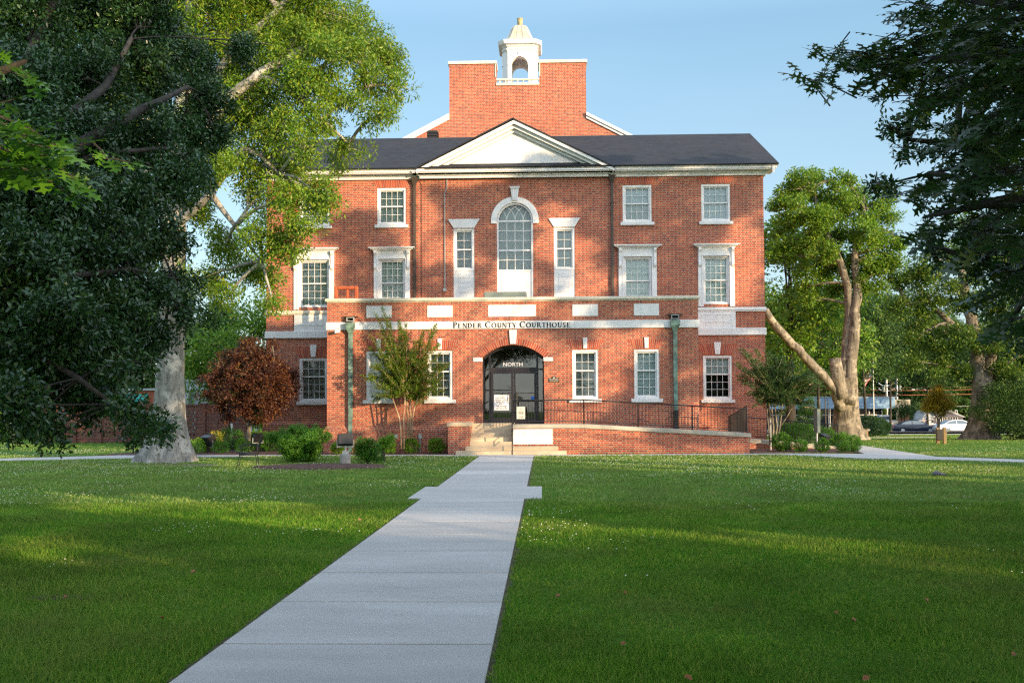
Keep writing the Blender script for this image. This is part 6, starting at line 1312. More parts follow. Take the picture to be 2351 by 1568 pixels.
# ================================================================ THINGS ON THE LAWN
def floodlight(label, c, base='post', rz=0, s=1.0, tilt=-.4):
    """box flood light on a yoke; c = ground point"""
    r = empty('flood_light', (0, 0, 0), label=label, cat='flood light', group='flood lights around the courthouse')
    if base == 'concrete':
        MB().lathe([(.155, -.03), (.16, .30), (.15, .32), (.02, .325)], (0, 0, 0), 20).build('concrete_base', M['concrete'], r); z = .32
        MB().box(-.09, .09, -.07, .07, z, z + .1).tube([(0, 0, z + .1), (0, 0, z + .24)], .03, 8).build('junction_box', M['steel'], r); z += .22
    else:
        MB().box(-.05, .05, -.05, .05, -.03, .25).build('post', M['darkwood'], r); z = .25
    hb = MB(); w, h_, d = .20 * s, .15 * s, .11 * s
    hb.box(-w, w, -d, d, -h_, h_); hb.box(-w - .02, w + .02, -d - .02, -d - .001, -h_ - .02, h_ + .02)
    hb.xf(Matrix.Translation((0, 0, z + h_ + .05)) @ Matrix.Rotation(tilt, 4, 'X')); hb.build('housing', M['black'], r, bevel=.02)
    MB().box(-w + .02, w - .02, -d - .028, -d - .021, -h_ + .01, h_ - .01).xf(Matrix.Translation((0, 0, z + h_ + .05)) @ Matrix.Rotation(tilt, 4, 'X')).build('lens', M['glass_dark'], r)
    MB().tube([(-w - .03, 0, z), (-w - .03, 0, z + h_ + .05), ], .01, 5).tube([(w + .03, 0, z), (w + .03, 0, z + h_ + .05)], .01, 5).box(-w - .04, w + .04, -.02, .02, z - .012, z + .012).build('yoke', M['steel'], r)
    r.location = c; r.rotation_euler = (0, 0, rz); return r
M['glass_dark'] = plain('dark_lens', (0.02, 0.025, 0.03), 0.1, 0.1)
floodlight('black flood light on a round concrete base between the two yews', G(793, 1067.5), 'concrete', rz=PI + .25, s=1.05, tilt=.25)
g_ = P(478, 1010, 37.2); floodlight('dark box light facing the building beside the golden shrub', (g_.x, 37.2, .0), rz=PI - .6, s=1.25)
g_ = P(592, 1012, 37.0); floodlight('flood light behind the lawn chair in the maple bed', (g_.x, 37.0, .15), rz=PI + .8, s=.9)
g_ = P(1890, 1012, 37.4); floodlight('grey flood light tilted up in the right mulch bed', (g_.x, 37.4, 0), rz=.9, s=1.1, tilt=.5)
g_ = P(1803, 1005, 38.5); floodlight('small grey flood light under the right crape myrtle', (g_.x, 38.5, 0.1), rz=1.3, s=.8)
# steel lawn chair seen from its side, facing left
gc = G(571, 1075)
ch = empty('lawn_chair', (0, 0, 0), label='dark green metal lawn chair on the grass left of the mulch island', cat='chair')
b = MB()
for y in (-.23, .23):
    b.tube([(-.30, y, 0), (-.22, y, .40)], .011, 6); b.tube([(.27, y, 0), (.20, y, .40)], .011, 6)
b.box(-.24, .24, -.24, -.215, .37, .42); b.box(-.24, .24, .215, .24, .37, .42); b.build('legs', M['darkgreen'] if 'darkgreen' in M else M['black'], ch)
st = MB(); st.add([(-.30, -.24, .46), (.25, -.24, .42), (.25, .24, .42), (-.30, .24, .46), (-.30, -.24, .435), (.25, -.24, .395), (.25, .24, .395), (-.30, .24, .435)], [(0, 1, 2, 3), (7, 6, 5, 4), (0, 4, 5, 1), (1, 5, 6, 2), (2, 6, 7, 3), (3, 7, 4, 0)]); st.build('seat', M['black'], ch, bevel=.01)
bk = MB(); bk.add([(.24, -.24, .43), (.265, -.24, .43), (.265, .24, .43), (.24, .24, .43), (.34, -.22, .93), (.365, -.22, .93), (.365, .22, .93), (.34, .22, .93)], [(3, 2, 1, 0), (4, 5, 6, 7), (0, 1, 5, 4), (1, 2, 6, 5), (2, 3, 7, 6), (3, 0, 4, 7)]); bk.build('backrest', M['black'], ch, bevel=.01)
for y in (-.25, .25): MB().tube([(.30, y, .62), (-.10, y, .655), (-.22, y, .64), (-.24, y, .56), (-.23, y, .42)], .011, 6).build('armrest', M['black'], ch)
ch.location = gc; ch.rotation_euler = (0, 0, .18)
# wooden post pairs with a light box
def post_pair(label, c, s=1.0, rz=0):
    r = empty('post_light', (0, 0, 0), label=label, cat='post light', group='wooden post pairs with lamp heads')
    for x in (-.13, .13): MB().box(x - .06, x + .06, -.06, .06, -.05, .62).build('post', M['wood'], r, bevel=.01)
    MB().box(-.20, .03, -.13, -.062, .14, .56).build('control_box', M['black'], r, bevel=.01)
    MB().tube([(.19, 0, .5), (.33, -.05, .54)], .07, 10).build('lamp_head', M['steel'], r)
    r.location = c; r.rotation_euler = (0, 0, rz); r.scale = (s,) * 3; return r
for px, py, lab in ((1836 + 300, 1017, 'pair of wooden posts with a black box on the sunlit right lawn'),):
    pass
def tg(px, py):
    z = 0
    for _ in range(4): g_ = G(px, py, z); z = terrain(g_.x, g_.y)
    return G(px, py, z)
post_pair('pair of wooden posts with a black box on the sunlit right lawn', tg(2161, 1018.5), 1.15)
post_pair('pair of weathered posts on the lawn right of the forked oak', tg(1987, 1004.5), .95, .3)
o = post_pair('pair of shaded posts in front of the left garden wall', tg(151, 1013), 1.0, .0); o.rotation_euler = (0, 0, PI)
# small grey stone, pipe stubs, sign poles
g_ = G(2151, 1091); b = MB().ball((0, 0, .04), .11, .08, .07, 10, 6).ball((.12, -.02, .02), .10, .06, .04, 8, 5); o = b.build('grey_rock', plain('grey_rock', (.14, .13, .15), .8, .3, 20), smooth=True, loc=g_); tag(o, 'small grey rock lying in the grass of the right lawn', 'rock')
g_ = P(502 + 91, 1000, 37)
x = P(532.5, 1000, 42).x; MB().tube([(x, 42, 0), (x, 42, 1.0), (x - .05, 42, 1.08)], .05, 8).build('vent_pipe', M['white']); tag(bpy.data.objects['vent_pipe'], 'white plastic vent pipe standing behind the maple bed hedge', 'pipe')
def signpole(label, px, Y, ztop, plate):
    x = P(px, 1000, Y).x; z0 = 0; r = empty('sign_post', (x, Y, z0), label=label, cat='sign post')
    MB().tube([(x, Y, z0 - .05), (x, Y, ztop)], .035, 8).build('pole', M['grey'], r)
    if plate: MB().box(x - .04, x + .06, Y - .25, Y + .25, ztop - .8, ztop + .06).build('sign_plate', M['unit'], r)
signpole('grey sign post with its dark plate seen edge on beyond the ramp', 1875.5, 36.9, 1.5, 2)
signpole('thin white pole beside the right crape myrtle stems', 1769, 37.8, 1.25, 0)
for px, py0, py1, Y in ((966, 1002, 1033, 36.7),):
    x = P(px, 1000, YP).x; d = MB(); d.box(x - .06, x + .06, YP - .2, YP - .125, .55, .72); d.tube([(x, YP - .16, .0), (x, YP - .16, .55)], .03, 6); o = d.build('utility_riser', M['steel']); tag(o, 'small grey utility riser on the wall behind the boxwoods', 'utility box')
x = P(911, 1000, YP).x; o = MB().box(x - .06, x + .06, YP - .2, YP - .125, .55, .7).build('outlet_box', M['steel']); tag(o, 'small square outlet box low on the wall beside the crape myrtle', 'outlet box')
# utility cabinet left
x = P(29, 1000, 52).x; r = empty('utility_box', (x, 52, 0), label='light grey utility box on a post at the far left', cat='utility box'); MB().box(x - .15, x + .15, 51.9, 52.1, .48, 1.05).build('cabinet', M['steel'], r, bevel=.02); MB().box(x - .11, x - .05, 51.97, 52.03, -.05, .48).box(x + .02, x + .1, 51.97, 52.03, -.05, .48).build('post', M['darkwood'], r)
# perforated brick garden wall, zigzag in plan
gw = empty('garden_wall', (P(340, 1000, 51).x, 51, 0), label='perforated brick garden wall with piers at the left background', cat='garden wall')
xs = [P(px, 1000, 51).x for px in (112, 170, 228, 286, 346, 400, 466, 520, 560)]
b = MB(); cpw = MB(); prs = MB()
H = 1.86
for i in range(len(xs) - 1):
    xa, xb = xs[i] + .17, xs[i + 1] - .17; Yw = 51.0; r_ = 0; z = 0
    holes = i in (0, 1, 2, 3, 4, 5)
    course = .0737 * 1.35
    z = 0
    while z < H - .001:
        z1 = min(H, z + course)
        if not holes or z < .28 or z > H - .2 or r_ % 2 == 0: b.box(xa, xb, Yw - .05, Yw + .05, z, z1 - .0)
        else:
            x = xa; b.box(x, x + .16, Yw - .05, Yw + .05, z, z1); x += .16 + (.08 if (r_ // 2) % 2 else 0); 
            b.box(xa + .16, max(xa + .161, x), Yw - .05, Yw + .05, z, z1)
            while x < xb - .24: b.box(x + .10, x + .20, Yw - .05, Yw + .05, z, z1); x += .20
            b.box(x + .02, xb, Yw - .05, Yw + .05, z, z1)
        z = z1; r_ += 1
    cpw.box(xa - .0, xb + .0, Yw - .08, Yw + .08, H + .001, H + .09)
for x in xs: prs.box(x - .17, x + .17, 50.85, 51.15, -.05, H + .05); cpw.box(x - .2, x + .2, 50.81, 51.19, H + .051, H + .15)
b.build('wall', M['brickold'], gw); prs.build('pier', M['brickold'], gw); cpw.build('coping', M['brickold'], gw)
# buildings glimpsed over the wall
def simple_building(name, label, x0, x1, y0, y1, z0, z1, wall, roofm, wins=None, gable=0, cat='building'):
    r = empty(name, ((x0 + x1) / 2, y0, z0), label=label, cat=cat)
    MB().box(x0, x1, y0, y1, z0, z1).build('wall', M[wall], r)
    if gable:
        xm_ = (x0 + x1) / 2; MB().prism([(x0 - .3, z1 - .05), (x1 + .3, z1 - .05), (xm_, z1 + gable)], y0 - .25, y1 + .3).build('roof', M[roofm], r)
        MB().prism([(x0 + .1, z1 - .02), (x1 - .1, z1 - .02), (xm_, z1 + gable - .25)], y0 - .28, y0 - .252).build('gable', M[wall], r)
    else: MB().box(x0 - .15, x1 + .15, y0 - .15, y1 + .15, z1, z1 + .15).build('roof', M[roofm], r)
    for a, c, d, e in (wins or []):
        w = MB(); w.box(a, c, y0 - .04, y0 - .001, d, e); wo = w.build('window', M['dark'], r)
        t = MB(); t.box(a - .05, a - .001, y0 - .07, y0 - .001, d, e); t.box(c + .001, c + .05, y0 - .07, y0 - .001, d, e); t.box(a - .05, c + .05, y0 - .07, y0 - .001, e + .001, e + .05); t.box(a, c, y0 - .06, y0 - .041, (d + e) / 2 - .02, (d + e) / 2 + .02); t.build('frame', M['white'], wo)
    return r
X = lambda px, Y: P(px, 1000, Y).x
M['teal'] = plain('teal_canvas', (0.02, 0.28, 0.26), 0.6, 0.1); M['greyblue'] = plain('pale_grey_wall', (0.40, 0.46, 0.54), 0.6, 0.05); M['redbrick_far'] = plain('far_red_brick', (0.30, 0.09, 0.05), 0.9, 0.3, 6)
r = simple_building('neighbour_building', 'pale grey building with silver duct behind the garden wall', X(424, 70), X(520, 70), 70, 78, 0, 3.7, 'greyblue', 'grey', [(X(490, 70), X(505, 70), 1.2, 2.4)])
MB().tube([(X(437, 70), 69.6, .2), (X(437, 70), 69.6, 2.9), (X(441, 70), 69.6, 3.15), (X(446, 70), 69.6, 3.2)], .2, 10).build('duct', M['steel'], r, smooth=True)
r = simple_building('neighbour_building', 'red brick building with teal awning behind the garden wall', X(300, 72), X(424, 71), 71, 80, 0, 3.1, 'redbrick_far', 'grey', [(X(340, 72), X(352, 72), 1.5, 2.3)])
MB().add([(X(304, 72), 70.98, 2.85), (X(352, 72), 70.98, 2.85), (X(352, 72), 70.3, 2.5), (X(304, 72), 70.3, 2.5), (X(304, 72), 70.3, 2.3), (X(352, 72), 70.3, 2.3), (X(304, 72), 70.98, 2.3), (X(352, 72), 70.98, 2.3)], [(0, 3, 2, 1), (3, 4, 5, 2), (0, 6, 4, 3), (1, 2, 5, 7), (4, 6, 7, 5)]).build('awning', M['teal'], r)
# ================================================================ STREET SIDE, RIGHT
zg = lambda Y: terrain(25, Y)
Ys = 130.0; zs = zg(Ys); sz = lambda py: P(1950, py, Ys).z
shop = empty('storefront', (X(1940, Ys), Ys, zs), label='low glass fronted shop with blue grey fascia numbered 101', cat='shop')
x0, x1, xr = X(1786, Ys), X(2028, Ys), X(2048, Ys); zf0, zf1 = sz(938.5), sz(912.5)
M['fascia'] = plain('blue_grey_metal_fascia', (0.22, 0.36, 0.52), 0.25, 0.04); M['tan'] = plain('tan_stucco', (0.48, 0.44, 0.36), 0.8, 0.05)
MB().box(x0 - 4, xr, Ys - 1.4, Ys + .0, zf0, zf1).build('fascia', M['fascia'], shop, bevel=.05); MB().box(x0 - 4, xr + .1, Ys - 1.45, Ys + 10, zf1 + .005, zf1 + .12).build('roof', M['grey'], shop)
MB().box(x0 - 4, x1, Ys + .9, Ys + 10, zs, zf1).build('wall', M['tan'], shop)
MB().box(xr + .02, X(2085, Ys), Ys - 1.0, Ys - .8, sz(939.7), sz(918)).build('side_panel', M['tan'], shop)
MB().box(x0 - 4, x1, Ys + .3, Ys + .34, zs, zf0).build('shop_window', M['shopglass'] if 'shopglass' in M else M['glass_dark'], shop)
f = MB(); zmid = sz(952.5)
for px in (1788, 1812, 1841, 1853, 1881, 1905, 1934, 1961, 1998, 2027): x = X(px, Ys); f.box(x - .07, x + .07, Ys + .2, Ys + .299, zs, zf0)
f.box(x0 - 4, x1, Ys + .21, Ys + .295, zmid - .06, zmid + .06); f.build('window_frame', M['white'], shop)
dr_ = MB(); xa, xb = X(1856, Ys), X(1871, Ys); zt_ = sz(953.5)
for q in ((xa, xa + .1, zs, zt_), (xb - .1, xb, zs, zt_), (xa + .1, xb - .1, zt_ - .1, zt_), (xa + .1, xb - .1, zs, zs + .3)): dr_.box(q[0], q[1], Ys + .1, Ys + .195, q[2], q[3])
dd = dr_.build('door', M['white'], shop); e = MB(); arcband(e, (xa + xb) / 2, sz(961), .2, .28, Ys + .08, Ys + .1, -PI, PI, 16); e.box((xa + xb) / 2 - .1, (xa + xb) / 2 + .1, Ys + .08, Ys + .1, sz(961) - .07, sz(961) + .07); e.box((xa + xb) / 2 - .24, (xa + xb) / 2 + .24, Ys + .08, Ys + .1, sz(968) - .03, sz(968) + .03); e.build('door_emblem', M['paper'], dd)
text('101', .62, (X(1863.5, Ys), Ys + .1, sz(946.5)), 'paper', shop, ext=.01)
for px in (2069, 2082.5):
    x = X(px, 120); z0 = zg(120); r = empty('brick_column', (x, 120, z0), label='left orange brick column by the round headed tree' if px < 2075 else 'right orange brick column by the round headed tree', cat='column')
    w = 4.5 * 120 / F; MB().box(x - w, x + w, 119.8, 120.4, z0, P(px, 949.5, 120).z).build('shaft', M['brickcol'], r); MB().box(x - w - .04, x + w + .04, 119.76, 120.44, P(px, 949.5, 120).z + .001, P(px, 948.3, 120).z).build('cap', M['brickcol'], r)
simple_building('small_house', 'small pale grey gabled house beyond the young tree', X(2119, 124), X(2139, 124), 124, 127, zg(124), P(2125, 963, 124).z, 'greyblue', 'grey', [(X(2130, 124), X(2133, 124), zg(124) + .6, zg(124) + 2)], gable=1.15, cat='house')
M['slate'] = plain('slate_coloured_wall', (.10, .09, .12), .8, .2)
simple_building('brick_house', 'dark house with pale framed windows behind the white car', X(2142, 140), X(2212, 140), 140, 150, zg(140), P(2150, 957, 140).z, 'slate', 'grey', [(X(p, 140), X(p + 4, 140), zg(140) + 1, zg(140) + 2.5) for p in (2150, 2160, 2170, 2182, 2194)], gable=1.0, cat='house')
def pole(name, label, px, Y, z1, r0_, mat, cat, group=None):
    x = X(px, Y); z0 = terrain(x, Y); r = empty(name, (x, Y, z0), label=label, cat=cat, group=group); MB().tube([(x, Y, z0 - .1), (x, Y, z1)], [r0_, r0_ * .75], 8).build('pole', M[mat], r); return r, x, z0
def flag(r, x, Y, z, w, h, lean=.55):
    """flag hanging in soft folds from its pole: stripes, canton"""
    cols, rows = 12, 13; v = []; f_ = []; mi = []
    for j in range(rows + 1):
        for i in range(cols + 1):
            s_ = i / cols; v.append((x - s_ * w * .62 + .04 * math.sin(j * .7 + s_ * 5), Y + .10 * math.sin(s_ * 9 + j * .25) * s_, z - h * j / rows - s_ * w * lean))
    b = MB()
    for j in range(rows):
        for i in range(cols):
            a = j * (cols + 1) + i; f_.append((a, a + cols + 1, a + cols + 2, a + 1)); mi.append(2 if (j < 7 and i < 5) else (j % 2))
    b.add(v, f_); b.m = mi; o = b.build('flag', [M['flagred'], M['paper'], M['flagblue']], r, smooth=True); return o
M['flagred'] = plain('flag_red', (0.5, 0.03, 0.05), 0.8, 0.05); M['flagblue'] = plain('flag_blue', (0.02, 0.03, 0.16), 0.8, 0.05)
Yf_ = 100.0; r, x, z0 = pole('flagpole', 'tall flagpole with hanging striped flag right of the forked oak', 2007, Yf_, P(2007, 824, Yf_).z, .06, 'steel', 'flagpole'); MB().ball((x, Yf_, P(2007, 823, Yf_).z + .05), .1).build('finial', M['cream'], r); flag(r, x - .05, Yf_, P(2007, 843, Yf_).z, 1.5, .95, .75)
r, x, z0 = pole('flagpole', 'short flagpole beside the small grey house', 2131, 121, P(2131, 956, 121).z, .04, 'white', 'flagpole'); flag(r, x - .03, 121, P(2131, 957, 121).z, 1.0, .8, .5)
for px, py, lab in ((1882.5, 912, 'pale street pole in front of the shop beside the numbered door'), (1896, 914, 'dark street pole in front of the shop window'), (1902, 915, 'thin dark pole beside the shop lamp')):
    pole('street_pole', lab, px, 116, P(px, py, 116).z, .09 if px < 1900 else .05, 'cream' if px < 1890 else 'bronze', 'pole', 'poles in front of the shop')
r, x, z0 = pole('street_lamp', 'thin street lamp with small arched arm before the shop windows', 1902.5 + 4, 118, P(1902, 940, 118).z, .04, 'steel', 'street lamp'); z = P(1902, 940, 118).z; MB().tube([(x, 118, z), (x + .3, 118, z + .35), (x + .8, 118, z + .45)], .03, 6).build('arm', M['steel'], r); MB().ball((x + .9, 118, z + .42), .18, .1, .07).build('lamp_head', M['white'], r)
for px, py, Y, lab in ((2037.5, 870, 135, 'left utility pole behind the shop with two crossarms'), (2061, 866, 132, 'right utility pole behind the shop with transformer')):
    r, x, z0 = pole('utility_pole', lab, px, Y, P(px, py, Y).z, .16, 'steel', 'utility pole', 'utility poles behind the shop'); a = MB()
    for dz_ in (.55, 1.0): z = P(px, py, Y).z - dz_ * 1.6; a.tube([(x - 1.0, Y, z + .25), (x - .5, Y, z), (x + .5, Y, z), (x + 1.0, Y, z + .25)], .05, 5); [a.ball((x + q, Y, z + .3), .09, m=4, n=6) for q in (-1.0, 1.0)]
    a.build('crossarm', M['wood' if px > 2050 else 'steel'], r)
    MB().lathe([(.2, 0), (.2, .8), (.14, .85)], (x + .4 if px > 2050 else x - .4, Y, P(px, 894, Y).z - .3), 12).build('transformer', M['unit'], r)
for k, (ya, yb, mt) in enumerate(((872, 867, 'wood'), (886, 880, 'wood'), (893, 886, 'redw'), (903, 897, 'redw'), (842, 836, 'steel'), (833, 822, 'steel'), (925, 928, 'steel'))):
    M.setdefault('redw', plain('red_brown_cable', (0.30, 0.09, 0.05), 0.7, 0.1)); Yw = 126 + k * .6
    a, c = P(1860, ya, Yw), P(2420, yb, Yw); pts = [a.lerp(c, i / 10) + Vector((0, 0, -.35 * math.sin(PI * i / 10))) for i in range(11)]
    o = MB().tube(pts, .045 if mt == 'redw' else .022, 4).build('power_line', M[mt]); tag(o, ['topmost pale wire between the utility poles', 'second pale wire passing the utility poles', 'upper red brown cable above the shop roof', 'thick lower red brown cable above the shop roof', 'thin wire crossing behind the flag', 'highest thin wire in the trees right of the flag', 'low wire right of the shop panel'][k], 'cable', 'overhead wires over the street')
# street lamp arm on the right
r, x, z0 = pole('street_lamp', 'cobra head street lamp among the wires right of the poles', 2131, 128, P(2131, 897, 128).z, .07, 'steel', 'street lamp'); z = P(2131, 897, 128).z; MB().tube([(x, 128, z), (x - .6, 128, z + .35), (x - 1.5, 128, z + .2)], .04, 6).build('arm', M['steel'], r); MB().ball((x - 1.7, 128, z + .15), .3, .12, .08).build('lamp_head', M['white'], r)
# white railings near the house
r = empty('white_railing', (X(2100, 112), 112, zg(112)), label='white pipe railing beyond the street between the two cars', cat='railing'); b = MB()
for px in (2092, 2101, 2113, 2122, 2131): x = X(px, 112); b.tube([(x, 112, zg(112)), (x, 112, P(px, 966 if px > 2095 else 969, 112).z)], .04, 6)
b.tube([P(2088, 971, 112), P(2101, 966, 112), P(2131, 965, 112)], .04, 6); b.build('rail', M['white'], r)

# ---------------------------------------------------------------- cars
M['carglass'] = plain('car_glass', (0.10, 0.14, 0.18), 0.06, 0.1, spec=.9)
def car(label, body, loc, rz, kind='sedan', cat='car'):
    r = empty('parked_car', (0, 0, 0), label=label, cat=cat)
    L_, Wd = 4.6, 1.78
    if kind == 'sedan':
        low = [(-2.30, .32), (-2.32, .62), (-2.26, .92), (-1.75, 1.0), (-1.2, .99), (1.0, .95), (1.75, .86), (2.2, .70), (2.30, .52), (2.28, .28)]
        cab = [(-1.75, .98), (-1.05, 1.34), (-.5, 1.44), (.15, 1.43), (.55, 1.33), (1.25, .93)]; wx = (-1.36, 1.42); wr = .33
    else:
        low = [(-2.2, .45), (-2.2, .95), (-.4, .98), (.3, 1.1), (1.5, 1.12), (2.05, 1.0), (2.2, .8), (2.2, .4)]
        cab = [(-.75, 1.0), (-.62, 1.62), (-.3, 1.72), (.25, 1.7), (.45, 1.6), (.62, 1.1)]; wx = (-1.35, 1.45); wr = .38
    # lower body: stations across the width with tumblehome
    def shell(prof, ws):
        b = MB(); n = len(prof)
        for w, ins in ws:
            for x, z in prof: b.v.append((x * (1 - ins * .5 * abs(x) / 2.3), w, z))
        for i in range(len(ws) - 1):
            for k in range(n): b.f.append((i * n + k, i * n + (k + 1) % n, (i + 1) * n + (k + 1) % n, (i + 1) * n + k)); b.m.append(0)
        b.f += [tuple(range(n - 1, -1, -1)), tuple((len(ws) - 1) * n + k for k in range(n))]; b.m += [0, 0]; return b
    h = Wd / 2
    bo = shell(low, [(-h, .10), (-h + .12, .02), (0, 0), (h - .12, .02), (h, .10)]).build('body', body, r, smooth=True, bevel=.05)
    cb = MB(); n = len(cab); top = h - .26
    for w in (-1, 1):
        for x, z in cab: t = (z - .95) / .5; cb.v.append((x, w * (h - .08 - .2 * max(0, min(1, t))), z))
    for k in range(n): cb.f.append((k, (k + 1) % n, (k + 1) % n + n, k + n)); cb.m.append(0)
    cb.f += [tuple(range(n - 1, -1, -1)), tuple(range(n, 2 * n))]; cb.m += [0, 0]; cb.build('cabin', body, r, smooth=False, bevel=.04)
    # windows a few millimetres proud of the cabin
    def sidewin(x0, x1, nm='side_window'):
        for w in (-1, 1):
            g = MB(); zt_ = lambda x: np.interp(x, [q[0] for q in cab], [q[1] for q in cab]) - .07; zl = 1.0 if kind == 'sedan' else 1.15; pts = [(x0, zl)] + [(x1, zl)] + [(x1 - (x1 - x0) * k / 5, max(zl + .01, zt_(x1 - (x1 - x0) * k / 5))) for k in range(6)]
            v = [(x, w * (h - .08 - .2 * max(0, min(1, (z - .95) / .5)) + .014), z) for x, z in pts]; g.add(v, [tuple(range(len(v)))]); g.build(nm, M['carglass'], r)
    if kind == 'sedan': sidewin(-1.45, -.42); sidewin(-.34, .98)
    else: sidewin(-.5, .45)
    (xa, za), (xb, zb_) = cab[-2], cab[-1]
    def screen(nm, xa, za, xb, zb_, sg):
        g = MB(); ya, yb = h - .28, h - .12; d = .016 * sg; t0, t1 = .12, .88
        q0 = (xa + (xb - xa) * t0 + d, za + (zb_ - za) * t0 + .012); q1 = (xa + (xb - xa) * t1 + d, za + (zb_ - za) * t1 + .012)
        g.add([(q0[0], -ya, q0[1]), (q0[0], ya, q0[1]), (q1[0], yb, q1[1]), (q1[0], -yb, q1[1])], [(0, 1, 2, 3)]); g.build(nm, M['carglass'], r)
    screen('windscreen', *cab[-2], *cab[-1], 1); screen('rear_window', *cab[1], *cab[0], -1)
    for x in wx:
        for w in (-1, 1):
            t = MB().lathe([(wr * .62, -.09), (wr * .96, -.10), (wr, -.06), (wr, .06), (wr * .96, .10), (wr * .62, .09)], (0, 0, 0), 20).xf(Matrix.Translation((x, w * (h - .10), wr)) @ Matrix.Rotation(PI / 2, 4, 'X'))
            wo = t.build('wheel', M['black'], r)
            rm = MB(); rm.lathe([(wr * .60, -.01), (wr * .60, .01), (.05, .02)], (0, 0, 0), 16)
            for k in range(5): a = 2 * PI * k / 5; rm.tube([(0, 0, .015), (wr * .6 * math.cos(a), wr * .6 * math.sin(a), .02)], .035, 4)
            rm.xf(Matrix.Translation((x, w * (h + .0), wr)) @ Matrix.Rotation(-w * PI / 2, 4, 'X')); rm.build('rim', M['steel'], wo)
            ar_ = MB(); arcband(ar_, x, wr, wr + .01, wr + .07, w * (h + .012), w * (h - .05), -PI / 2, PI / 2, 14); ar_.build('wheel_arch', M['black'] if kind != 'sedan' else body, r)
    for w in (-1, 1):
        MB().box(2.08, 2.27, w * (h - .36), w * (h - .10), .60, .72).build('headlight', M['chromew'], r, bevel=.03); MB().box(-2.30, -2.12, w * (h - .36), w * (h - .06), .74, .88).build('tail_light', M['red'], r, bevel=.03)
        if kind == 'sedan': MB().box(.92, 1.08, w * (h + .0), w * (h + .16), .96, 1.08).build('mirror', body, r, bevel=.03)
    MB().box(2.20, 2.33, -.55, .55, .40, .52).build('grille', M['black'], r, bevel=.02); MB().box(-2.335, -2.28, -.26, .26, .55, .68).build('number_plate', M['paper'], r)
    r.location = loc; r.rotation_euler = (0, 0, rz); return r
M['chromew'] = plain('lamp_glass', (0.7, 0.7, 0.7), 0.1, 0.05)
def paint(name, c, r_=.25):
    m = plain(name, c, r_, .03); m.node_tree.nodes['Principled BSDF'].inputs['Coat Weight'].default_value = .6; return m
Yc = 112
def cz(x, Y): return terrain(x, Y) + .02
x = X(2068.5, Yc); car('dark blue sedan parked on the street left of the young tree', paint('dark_blue_paint', (0.012, 0.018, 0.045)), (x, 108, cz(x, 108)), -.12)
x = P(2199, 1000, 104).x; car('white sedan parked on the street behind the thick oak trunk', paint('white_paint', (0.72, 0.74, 0.78)), (x, 104, cz(x, 104)), .0)
x = X(2036, 118); car('old cream pickup truck facing the street beside the shop', paint('cream_paint', (0.60, 0.52, 0.40)), (x, 119, cz(x, 119) + .35), -1.5, 'truck', 'truck')
x = X(2098, 135); o = car('distant dark car parked behind the white railing', paint('slate_paint', (0.03, 0.05, 0.08)), (x, 134, cz(x, 134) + .1), .1); 
x = X(395, 85)

# ---------------------------------------------------------------- grass, clover, fallen leaves
def inside(poly, x, y):
    c = np.zeros(len(x), bool); n = len(poly)
    for i in range(n):
        x0, y0 = poly[i]; x1, y1 = poly[(i + 1) % n]
        if y0 == y1: continue
        t = ((y0 > y) != (y1 > y)) & (x < (x1 - x0) * (y - y0) / (y1 - y0) + x0); c ^= t
    return c
def vnoise(x, y, s, seed=0):
    def h(i, j): v_ = np.sin(i * 127.1 + j * 311.7 + seed * 74.7) * 43758.5453; return v_ - np.floor(v_)
    x, y = x / s, y / s; i, j = np.floor(x), np.floor(y); fx, fy = x - i, y - j; fx = fx * fx * (3 - 2 * fx); fy = fy * fy * (3 - 2 * fy)
    return (h(i, j) * (1 - fx) + h(i + 1, j) * fx) * (1 - fy) + (h(i, j + 1) * (1 - fx) + h(i + 1, j + 1) * fx) * fy
def scatter(ng, n, y0, y1, p, wide=1.10):
    """n ground points inside a widened view, density falling as depth ** -p"""
    u = ng.random(n); e = 2 - p; Y = (y0 ** e + u * (y1 ** e - y0 ** e)) ** (1 / e)
    xl, xr = -1247 / F * wide, 1104 / F * wide; X_s = Y * (xl + (xr - xl) * ng.random(n)) + (ng.random(n) - .5) * 1.0
    k = np.zeros(n, bool)
    for p_ in WALKP: k |= inside(p_, X_s, Y)
    k |= (Y > YP - .1) & (X_s > PX0 - .1) & (X_s < PX1 + .1); k |= (Y > YL) & (X_s > -4.2) & (X_s < 7.4); k |= (Y > YM - .1) & (X_s > MX0) & (X_s < MX1); k |= (Y > YS) & (X_s > -4.2) & (X_s < 1.3)
    k |= (Y > 97.2) & (Y < 130)
    return X_s[~k], Y[~k]
ng = np.random.default_rng(4)
